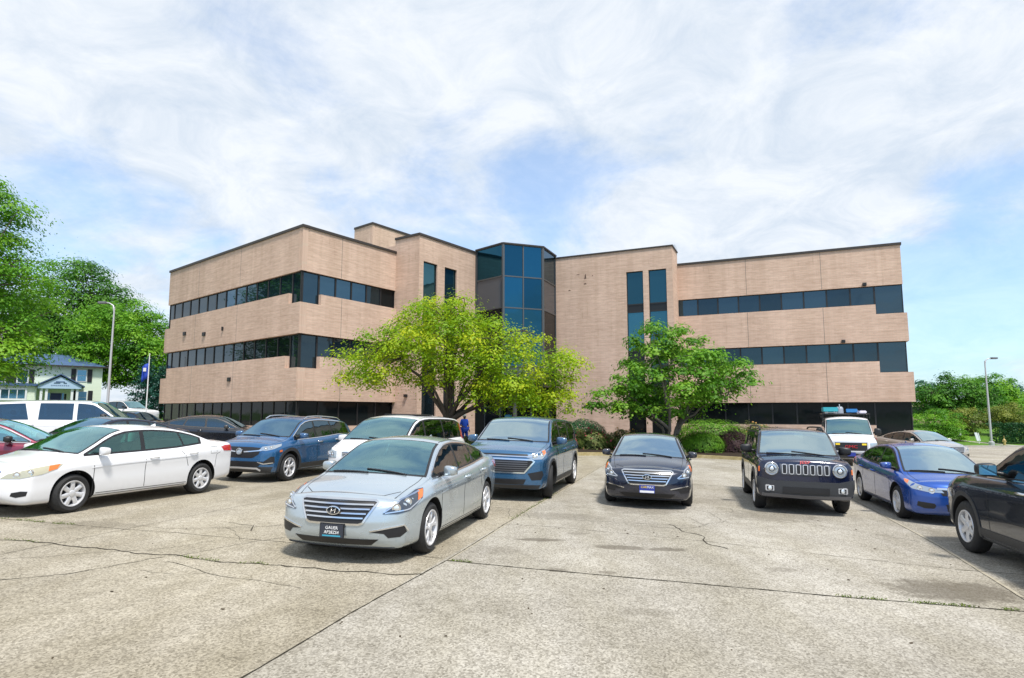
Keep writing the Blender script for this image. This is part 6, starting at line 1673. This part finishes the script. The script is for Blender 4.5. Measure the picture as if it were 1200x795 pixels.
make_tree('broadleaf_tree', 'large green tree over the house, second from the left edge', (-52, 74, gz(-52, 74)),
    [(-54, 74, 14.2, 5.6, 5, 6.6), (-50.0, 74, 13.2, 3.6, 4, 5.0), (-60, 75, 11, 6, 5, 6)], 230, 300, .16, 2.0, LM['maple'], bark, .5, 6, 14, flat=.38, zmin=5, uneven=.75)
make_tree('broadleaf_tree', 'green tree with a leaning dark trunk between the house and the office', (-41.0, 67, gz(-41, 67)),
    [(-43.5, 67, 9.8, 5.4, 5, 4.4), (-39.2, 67, 7.8, 2.6, 3.5, 3.2), (-46.5, 68, 7.5, 2.6, 3.5, 2.8)], 150, 330, .14, 1.5, LM['bright'], bark, .42, 3.6, 15, flat=.38, uneven=.75, lean=(1.3, 0), zmin=4.6)
make_tree('broadleaf_tree', 'dark tree rising behind the left end of the office', (-37.5, 76, gz(-37, 76)),
    [(-37.8, 76, 10, 3.0, 3.5, 4.2), (-40, 76, 7, 3, 3.5, 3.5)], 70, 220, .17, 1.5, LM['maple'], bark, .35, 4.5, 16, flat=.5)
# bare top
dt = empty('dead_tree', (-40.6, 72, gz(-40, 72))); tag(dt, 'bare dead branches sticking up at the left end of the office roof', 'tree')
mb = MB(); rd = random.Random(4)
mb.tube([(0, 0, 0), (.1, 0, 6), (.2, 0, 11)], [.28, .2, .12], 8)
for k in range(16):
    z = rd.uniform(8, 12.5); a = rd.uniform(0, 2*PI); L = rd.uniform(1.6, 3.6)
    p0 = Vector((.15, 0, min(z, 11))); p2 = p0 + Vector((math.cos(a)*L*.75, math.sin(a)*L*.5, L*.95)); p1 = p0.lerp(p2, .5) + Vector((math.cos(a)*.3, 0, -.2))
    mb.tube([p0, p1, p2], [.07, .045, .015], 5)
    for j in range(3):
        q = p1.lerp(p2, rd.random()); mb.tube([q, q + Vector((rd.uniform(-.7, .7), rd.uniform(-.5, .5), rd.uniform(.3, .9)))], [.025, .008], 4)
mb.build('trunk', bark_grey, dt, recalc=False)
# spruce
def spruce(name, label, base, h, r, n, seed, mat):
    root = empty(name, base); tag(root, label, 'tree'); rng = np.random.default_rng(seed); mb = MB(); mb.tube([(0, 0, 0), (0, 0, h*.5), (0, 0, h*.97)], [.18, .1, .02], 8)
    CC = []
    for k in range(int(h*7)):
        z = .4 + (h - .5) * k / (h*7); L = r * (1 - (z/h)**1.1) * rng.uniform(.75, 1.12) + .1; a = k*2.4
        m_ = max(12, int(n * L / r / (h*7) * 2)); t = rng.random(m_) ** .6
        P_ = np.stack([np.cos(a)*L*t, np.sin(a)*L*t, z - .28*L*t + .12*t*t*L], 1) + rng.normal(size=(m_, 3)) * np.array([.16, .16, .09]) * (1 + L*.25)
        CC.append(P_); mb.tube([(0, 0, z), (math.cos(a)*L*.9, math.sin(a)*L*.9, z - .2*L)], [.03, .01], 4)
    C = np.vstack(CC); leaves_mesh('crown', C, rng.uniform(.2, .8, len(C)), .13, mat, root, seed, asp=.35); mb.build('trunk', bark, root, recalc=False)
spruce('spruce_tree', 'blue-green spruce beside the left end of the office, behind the flag pole', (-37.3, 62, gz(-37, 62)), 6.4, 2.3, 5200, 21, LM['spruce'])
spruce('spruce_tree', 'blue-green spruce nearest the office wall, right of the flag pole', (-34.6, 60, gz(-34, 60)), 5.4, 1.8, 4200, 22, LM['spruce'])
# right side
make_tree('broadleaf_tree', 'distant bluish green tree just right of the office', (61, 92, gz(61, 92)), [(61, 92, 4.4, 2.9, 3, 2.6), (63.5, 92, 3.4, 2.2, 3, 2)], 50, 200, .17, 1.1, LM['teal'], bark, .25, 2, 23, cat='tree')
make_tree('broadleaf_tree', 'broad mid green tree left of the right street lamp', (50.5, 68, gz(50, 68)), [(50.0, 68, 3.6, 3.6, 3.2, 2.3), (46.8, 68, 3.0, 2.2, 2.8, 2.0)], 90, 230, .13, .95, LM['maple'], bark, .28, 1.8, 24)
make_tree('broadleaf_tree', 'dark green round tree behind the right street lamp', (55.2, 70, gz(55, 70)), [(55.3, 70, 3.7, 2.8, 3, 2.7), (58.2, 71, 2.6, 2.2, 3, 1.8)], 80, 230, .13, .95, LM['bright'], bark, .28, 1.6, 25)
make_tree('broadleaf_tree', 'dark distant tree at the right edge above the brown roof', (66.5, 84, gz(66, 84)), [(67, 84, 3.9, 3.4, 3, 2.2)], 45, 200, .16, 1.1, LM['teal'], bark, .25, 2, 26)
make_tree('broadleaf_tree', 'light green tree low at the right edge before the brown roof', (60.5, 73, gz(60, 73)), [(61.5, 73, 2.2, 3.0, 2, 1.7)], 40, 200, .13, .9, LM['bright'], bark, .15, 1, 27)
make_tree('layered_shrub', 'flat-topped layered green shrub at the corner of the office', (38.4, 55, gz(38, 55)), [(38.3, 55, .9, 2.2, 1.6, 1.5), (39.4, 55, .3, 1.6, 1.4, .9)], 55, 260, .07, .62, LM['bright'], bark, .12, .5, 28, cat='shrub', flat=.35)
make_tree('bush', 'yellow-olive loose bush right of the street lamp, taller one', (47.5, 59, gz(47.5, 59)), [(47.6, 59, 1.5, 2.0, 1.6, 1.6)], 36, 220, .08, .62, LM['olive'], bark, .1, .6, 29, cat='shrub')
make_tree('bush', 'yellow-olive loose bush left of the street lamp', (44.2, 59.5, gz(44, 59.5)), [(44.3, 59.5, 1.1, 1.6, 1.5, 1.3)], 30, 220, .08, .6, LM['olive'], bark, .1, .6, 30, cat='shrub')
make_tree('bush', 'yellow-olive loose bush at the right edge behind the hedge', (51.0, 59, gz(51, 59)), [(51.2, 59, 1.3, 2.1, 1.5, 1.5)], 36, 220, .08, .62, LM['olive'], bark, .1, .6, 31, cat='shrub')
hr = empty('hedge', (42.6, 52.3, gz(42.6, 52.3))); tag(hr, 'dark green clipped hedge beyond the road on the right', 'hedge')
rng = np.random.default_rng(8); n_ = 15000
C = np.stack([rng.uniform(-1.6, 7, n_), rng.uniform(-.7, .7, n_), rng.uniform(0, 1.45, n_)], 1)
q = rng.integers(0, 3, n_); C[q == 0, 1] = -.7 + rng.normal(0, .06, (q == 0).sum()); C[q == 1, 2] = 1.45 + rng.normal(0, .07, (q == 1).sum()) + .08*np.sin(C[q == 1, 0]*4)
leaves_mesh('foliage', C, rng.uniform(.2, .8, n_), .07, LM['hedge'], hr, 3, upb=.1)
mb = MB()
for k in range(12): mb.tube([(k*.7 - 1.3, 0, 0), (k*.7 - 1.2, .1, 1.2)], [.04, .015], 5)
mb.build('stem', bark, hr)
# shrubs of the island
def S(nm, lb, c_, r_, *a, **k):
    f = 1.05 if 28 < c_[1] < 45 else 1.0
    return make_shrub(nm, lb, (c_[0]*f, c_[1]*f), tuple(q*f for q in r_), *a, **k)
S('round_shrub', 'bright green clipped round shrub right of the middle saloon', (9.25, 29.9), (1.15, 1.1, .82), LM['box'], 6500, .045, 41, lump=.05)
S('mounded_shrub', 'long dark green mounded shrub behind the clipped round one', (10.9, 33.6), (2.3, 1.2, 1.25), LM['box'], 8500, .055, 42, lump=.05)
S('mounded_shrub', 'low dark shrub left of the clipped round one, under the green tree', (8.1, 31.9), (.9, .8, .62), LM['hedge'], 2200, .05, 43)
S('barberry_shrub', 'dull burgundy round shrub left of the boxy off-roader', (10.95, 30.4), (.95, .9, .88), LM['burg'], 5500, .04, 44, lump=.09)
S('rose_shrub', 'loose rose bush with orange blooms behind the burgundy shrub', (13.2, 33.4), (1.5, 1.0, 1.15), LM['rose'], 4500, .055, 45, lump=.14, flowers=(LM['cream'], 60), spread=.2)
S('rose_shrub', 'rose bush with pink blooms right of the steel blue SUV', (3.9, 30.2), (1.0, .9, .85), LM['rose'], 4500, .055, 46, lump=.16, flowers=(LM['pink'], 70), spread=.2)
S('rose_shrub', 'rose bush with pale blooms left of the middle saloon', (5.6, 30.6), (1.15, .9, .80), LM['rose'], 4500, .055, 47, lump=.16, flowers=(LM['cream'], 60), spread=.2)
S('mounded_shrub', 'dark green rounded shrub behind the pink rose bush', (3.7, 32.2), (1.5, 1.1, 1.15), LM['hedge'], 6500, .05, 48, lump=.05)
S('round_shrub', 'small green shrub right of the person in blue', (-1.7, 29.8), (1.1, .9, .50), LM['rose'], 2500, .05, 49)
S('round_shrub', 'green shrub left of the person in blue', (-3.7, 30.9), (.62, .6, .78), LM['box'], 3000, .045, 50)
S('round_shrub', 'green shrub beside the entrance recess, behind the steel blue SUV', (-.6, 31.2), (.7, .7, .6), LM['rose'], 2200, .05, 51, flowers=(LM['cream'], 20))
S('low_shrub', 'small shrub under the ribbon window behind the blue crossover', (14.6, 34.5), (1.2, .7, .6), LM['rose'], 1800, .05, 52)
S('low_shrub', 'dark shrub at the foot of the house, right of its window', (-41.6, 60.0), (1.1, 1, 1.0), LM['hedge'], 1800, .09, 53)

# ------------------------------------------------------------------ lamps, flag, small things
def street_lamp(label, x, y, h, lean, heads):
    root = empty('street_lamp', (x, y, gz(x, y))); tag(root, label, 'street lamp', 'street lamps')
    mb = MB(); mb.tube([(0, 0, 0), (0, 0, h*.5), (0, 0, h*.97)], [.085, .07, .045], 12); mb.lathe([(.2, 0), (.2, .25), (.12, .30)], 12); mb.build('pole', M['lpole'], root, 40)
    for s_ in heads:
        mb = MB(); mb.tube([(0, 0, h*.93), (s_*.08, 0, h*.98), (s_*.35, 0, h), (s_*.6, 0, h + .02)], [.05, .045, .035, .03], 8); a = mb.build('arm', M['lpole'], root, 60)
        mb = MB(); mb.box(min(s_*.5, s_*1.0), max(s_*.5, s_*1.0), -.15, .15, h - .05, h + .09); mb.build('lamp_head', M['lhead'], root, bevel=.03)
M['lpole'] = plain('lamp_pole_grey', (.50, .50, .52), .5, .4); M['lhead'] = plain('lamp_head_grey', (.16, .16, .18), .5)
street_lamp('tall grey street lamp standing before the house', -24.9, 37.5, 8.3, 0, (-1,))
street_lamp('grey street lamp at the right beyond the road, before the trees', 38.0, 48.6, 6.9, 0, (1,))
fp = empty('flag_pole', (-27.6, 46.0, gz(-27.6, 46))); tag(fp, 'white flag pole with a blue flag at the left end of the office', 'flag pole')
mb = MB(); mb.tube([(0, 0, 0), (0, 0, 5.6)], [.05, .035], 10); mb.lathe([(.001, 5.72), (.07, 5.66), (.001, 5.6)], 10); mb.build('pole', M['wtrim'], fp, 50)
mb = MB(); fv = []
for i in range(9):
    for j in range(5): fv.append((-.03 - i*.06, .07*math.sin(i*1.1 + j*.3), 5.05 - j*.30 - i*.04))
for i in range(8):
    for j in range(4): mb.v = fv; mb.f.append((i*5+j, i*5+j+1, (i+1)*5+j+1, (i+1)*5+j)); mb.mi.append(0)
fl = mb.build('flag', plain('flag_blue', (.01, .05, .40), .7), fp, 60)
sol = fl.modifiers.new('s', 'SOLIDIFY'); sol.thickness = .01
mb = MB(); mb.box(-.36, -.14, -.10, -.085, 4.35, 4.62); mb.build('flag_emblem', M['plate_white'], fp)
# verge things on the right
b = MB(); b.box(-.45, .45, -.03, .03, .15, 1.1); b.box(-.4, -.34, -.02, .02, -.1, .2); b.box(.34, .4, -.02, .02, -.1, .2)  # white sign board on two legs
o = b.build('lawn_sign', M['wtrim'], bevel=.01); o.location = (40.6, 55.8, gz(40.6, 55.8) + .1); o.scale = (.7, .7, .7); tag(o, 'small white board on the lawn beside the layered shrub', 'sign')
b = MB(); b.tube([(0, 0, 0), (0, 0, .45)], [.12, .11], 12); b.lathe([(.14, .45), (.13, .55), (.05, .66), (.001, .68)], 12); b.tube([(-.2, 0, .38), (.2, 0, .38)], .06, 8); b.tube([(0, 0, .6), (0, 0, .95)], .03, 6)
o = b.build('fire_hydrant', plain('hydrant_yellow', (.45, .33, .12), .5), None, 40); o.location = (40.3, 50.2, gz(40.3, 50.2) - .09); o.scale = (.8, .8, .8); tag(o, 'sand coloured hydrant on the verge right of the lamp', 'hydrant')
b = MB(); b.box(-.16, .16, -.02, .02, .3, 1.25, fn=lambda x, y, z: (x - z*.25, y, z)); b.box(-.02, .02, -.02, .02, 0, .35); b.box(.17, .26, -.02, .02, .3, 1.2, 0, fn=lambda x, y, z: (x - z*.2, y, z))
o = b.build('verge_sign', M['wtrim']); o.location = (39.6, 52.0, gz(39.6, 52) - .1); o.scale = (.75, .75, .75); tag(o, 'small tilted white sign before the dark hedge', 'sign')
mb = MB()
for i in range(14):
    a0, a1 = (39.9 + i*.02, 49.2 + i*.55), (39.9 + i*.02 + .02, 49.2 + (i+1)*.55)
    mb.face([(a0[0] + .9 - i*.10, a0[1], gz(*a0) - .085), (a0[0] + 1.5 - i*.10, a0[1], gz(*a0) - .085), (a1[0] + 1.4 - i*.10, a1[1], gz(*a1) - .085), (a1[0] + .8 - i*.10, a1[1], gz(*a1) - .085)])
tag(mb.build('path', MG['walk'], recalc=False), kind='structure')
mb = MB()
for i in range(60):
    x0, x1 = 26 + i*1.2, 26 + (i+1)*1.2
    for (ya, yb, za, zb2) in ((46, 46, 0, .12), (46, 46.18, .12, .12), (46.18, 46.18, .12, -.1)): mb.face([(x0, ya, gz(x0, ya) + za), (x1, ya, gz(x1, ya) + za), (x1, yb, gz(x1, yb) + zb2), (x0, yb, gz(x0, yb) + zb2)])
tag(mb.build('kerb', MG['walk'], recalc=False), kind='structure')

# ------------------------------------------------------------------ person in blue by the entrance
def person(label, loc, yaw):
    root = empty('person', loc, yaw); tag(root, label, 'person')
    J_ = {'pelvis': (0, 0, .92), 'waist': (0, 0, 1.05), 'chest': (0, .0, 1.27), 'neckb': (0, 0, 1.42), 'neck': (0, .01, 1.48), 'head': (0, .02, 1.56), 'top': (0, .015, 1.66),
          'hipL': (.09, 0, .88), 'kneeL': (.11, .03, .48), 'ankL': (.11, -.03, .09), 'toeL': (.12, .13, .03), 'hipR': (-.09, 0, .88), 'kneeR': (-.11, .10, .49), 'ankR': (-.11, .0, .09), 'toeR': (-.12, .16, .03),
          'shL': (.17, 0, 1.38), 'elL': (.25, .0, 1.12), 'wrL': (.18, .18, 1.05), 'shR': (-.17, 0, 1.38), 'elR': (-.24, -.04, 1.10), 'wrR': (-.24, .08, .88)}
    Rd = dict(pelvis=.145, waist=.13, chest=.155, neckb=.07, neck=.055, head=.095, top=.075, hipL=.095, kneeL=.06, ankL=.04, toeL=.035, hipR=.095, kneeR=.06, ankR=.04, toeR=.035, shL=.06, elL=.042, wrL=.028, shR=.06, elR=.042, wrR=.028)
    E_ = [('pelvis', 'waist'), ('waist', 'chest'), ('chest', 'neckb'), ('neckb', 'neck'), ('neck', 'head'), ('head', 'top'), ('pelvis', 'hipL'), ('hipL', 'kneeL'), ('kneeL', 'ankL'), ('ankL', 'toeL'), ('pelvis', 'hipR'), ('hipR', 'kneeR'), ('kneeR', 'ankR'), ('ankR', 'toeR'),
          ('chest', 'shL'), ('shL', 'elL'), ('elL', 'wrL'), ('chest', 'shR'), ('shR', 'elR'), ('elR', 'wrR')]
    for sd_, sx in (('L', 1), ('R', -1)):
        w = Vector(J_['wr' + sd_]); e = Vector(J_['el' + sd_]); d = (w - e).normalized(); side = d.cross(Vector((0, 0, 1))).normalized()
        pk = 'palm' + sd_; J_[pk] = tuple(w + d*.06); Rd[pk] = .03; E_.append(('wr' + sd_, pk))
        for k in range(4):
            a = f'f{k}{sd_}'; b_ = a + 'b'; J_[a] = tuple(w + d*.10 + side*(k-1.5)*.021); J_[b_] = tuple(w + d*(.155 - abs(k-1.4)*.012) + side*(k-1.5)*.024 + Vector((0, 0, -.02))); Rd[a] = .009; Rd[b_] = .008; E_ += [(pk, a), (a, b_)]
        a = 't' + sd_; J_[a] = tuple(w + d*.07 + side*sx*.055); Rd[a] = .010; E_.append((pk, a))
    def skin(name, names, edges, scale, mat, parent, sub=2):
        idx = {k: i for i, k in enumerate(names)}
        me = bpy.data.meshes.new(name); me.from_pydata([J_[k] for k in names], [(idx[a], idx[b_]) for a, b_ in edges], [])
        o = link(name, me, None, parent)
        md = o.modifiers.new('skin', 'SKIN'); md.use_smooth_shade = True
        for k in names:
            v = me.skin_vertices[0].data[idx[k]]; v.radius = (Rd[k]*scale[0], Rd[k]*scale[1]); v.use_root = (k == names[0])
        s2 = o.modifiers.new('s', 'SUBSURF'); s2.levels = sub; s2.render_levels = sub
        me.materials.append(mat); return o
    skinm = plain('skin', (.10, .055, .035), .55)
    me = bpy.data.meshes.new('tmp'); me.from_pydata([(0, 0, 0)], [], []); 
    skin('body', list(J_), E_, (1, .85), skinm, root)
    sh = ['chest', 'waist', 'pelvis', 'neckb', 'shL', 'elL', 'shR', 'elR']
    skin('shirt', sh, [('pelvis', 'waist'), ('waist', 'chest'), ('chest', 'neckb'), ('chest', 'shL'), ('shL', 'elL'), ('chest', 'shR'), ('shR', 'elR')], (1.22, 1.12), plain('shirt_blue', (.015, .09, .62), .8), root)
    tr = ['pelvis', 'hipL', 'kneeL', 'ankL', 'hipR', 'kneeR', 'ankR']
    skin('trousers', tr, [('pelvis', 'hipL'), ('hipL', 'kneeL'), ('kneeL', 'ankL'), ('pelvis', 'hipR'), ('hipR', 'kneeR'), ('kneeR', 'ankR')], (1.25, 1.25), plain('trousers_blue', (.012, .06, .42), .8), root)
    mb = MB(); mb.lathe([(.001, 1.735), (.06, 1.72), (.095, 1.67), (.104, 1.61), (.100, 1.575)], 18, 'z', 0, (0, .0, 0)); mb.build('hair', plain('grey_hair', (.45, .44, .42), .8), root, 60)
    mb = MB()
    for sx in (-1, 1): mb.box(sx*.035-.012, sx*.035+.012, .098, .112, 1.585, 1.597)
    mb.box(-.025, .025, .10, .112, 1.525, 1.533); mb.build('face', M['black'], root)
    mb = MB(); mb.lathe([(.001, .0), (.012, .008), (.016, .035), (.001, .05)], 10, 'z', 0, (0, .108, 1.55)); mb.build('nose', skinm, root, 60)
    mb = MB()
    for sx in (-1, 1): mb.box(sx*.092-.008, sx*.092+.008, -.01, .02, 1.555, 1.605)
    mb.build('ear', skinm, root, bevel=.005)
    for s_, sx in (('L', 1), ('R', -1)):
        p = J_['toe' + s_]; mb = MB(); mb.box(p[0]-.045, p[0]+.045, p[1]-.20, p[1]+.06, 0, .07); mb.build('shoe', M['black'], root, bevel=.02)
person('person in a bright blue top and trousers walking between the shrubs to the entrance', (-2.60, 33.4, gz(-2.6, 33.4) + .02), R(-150))
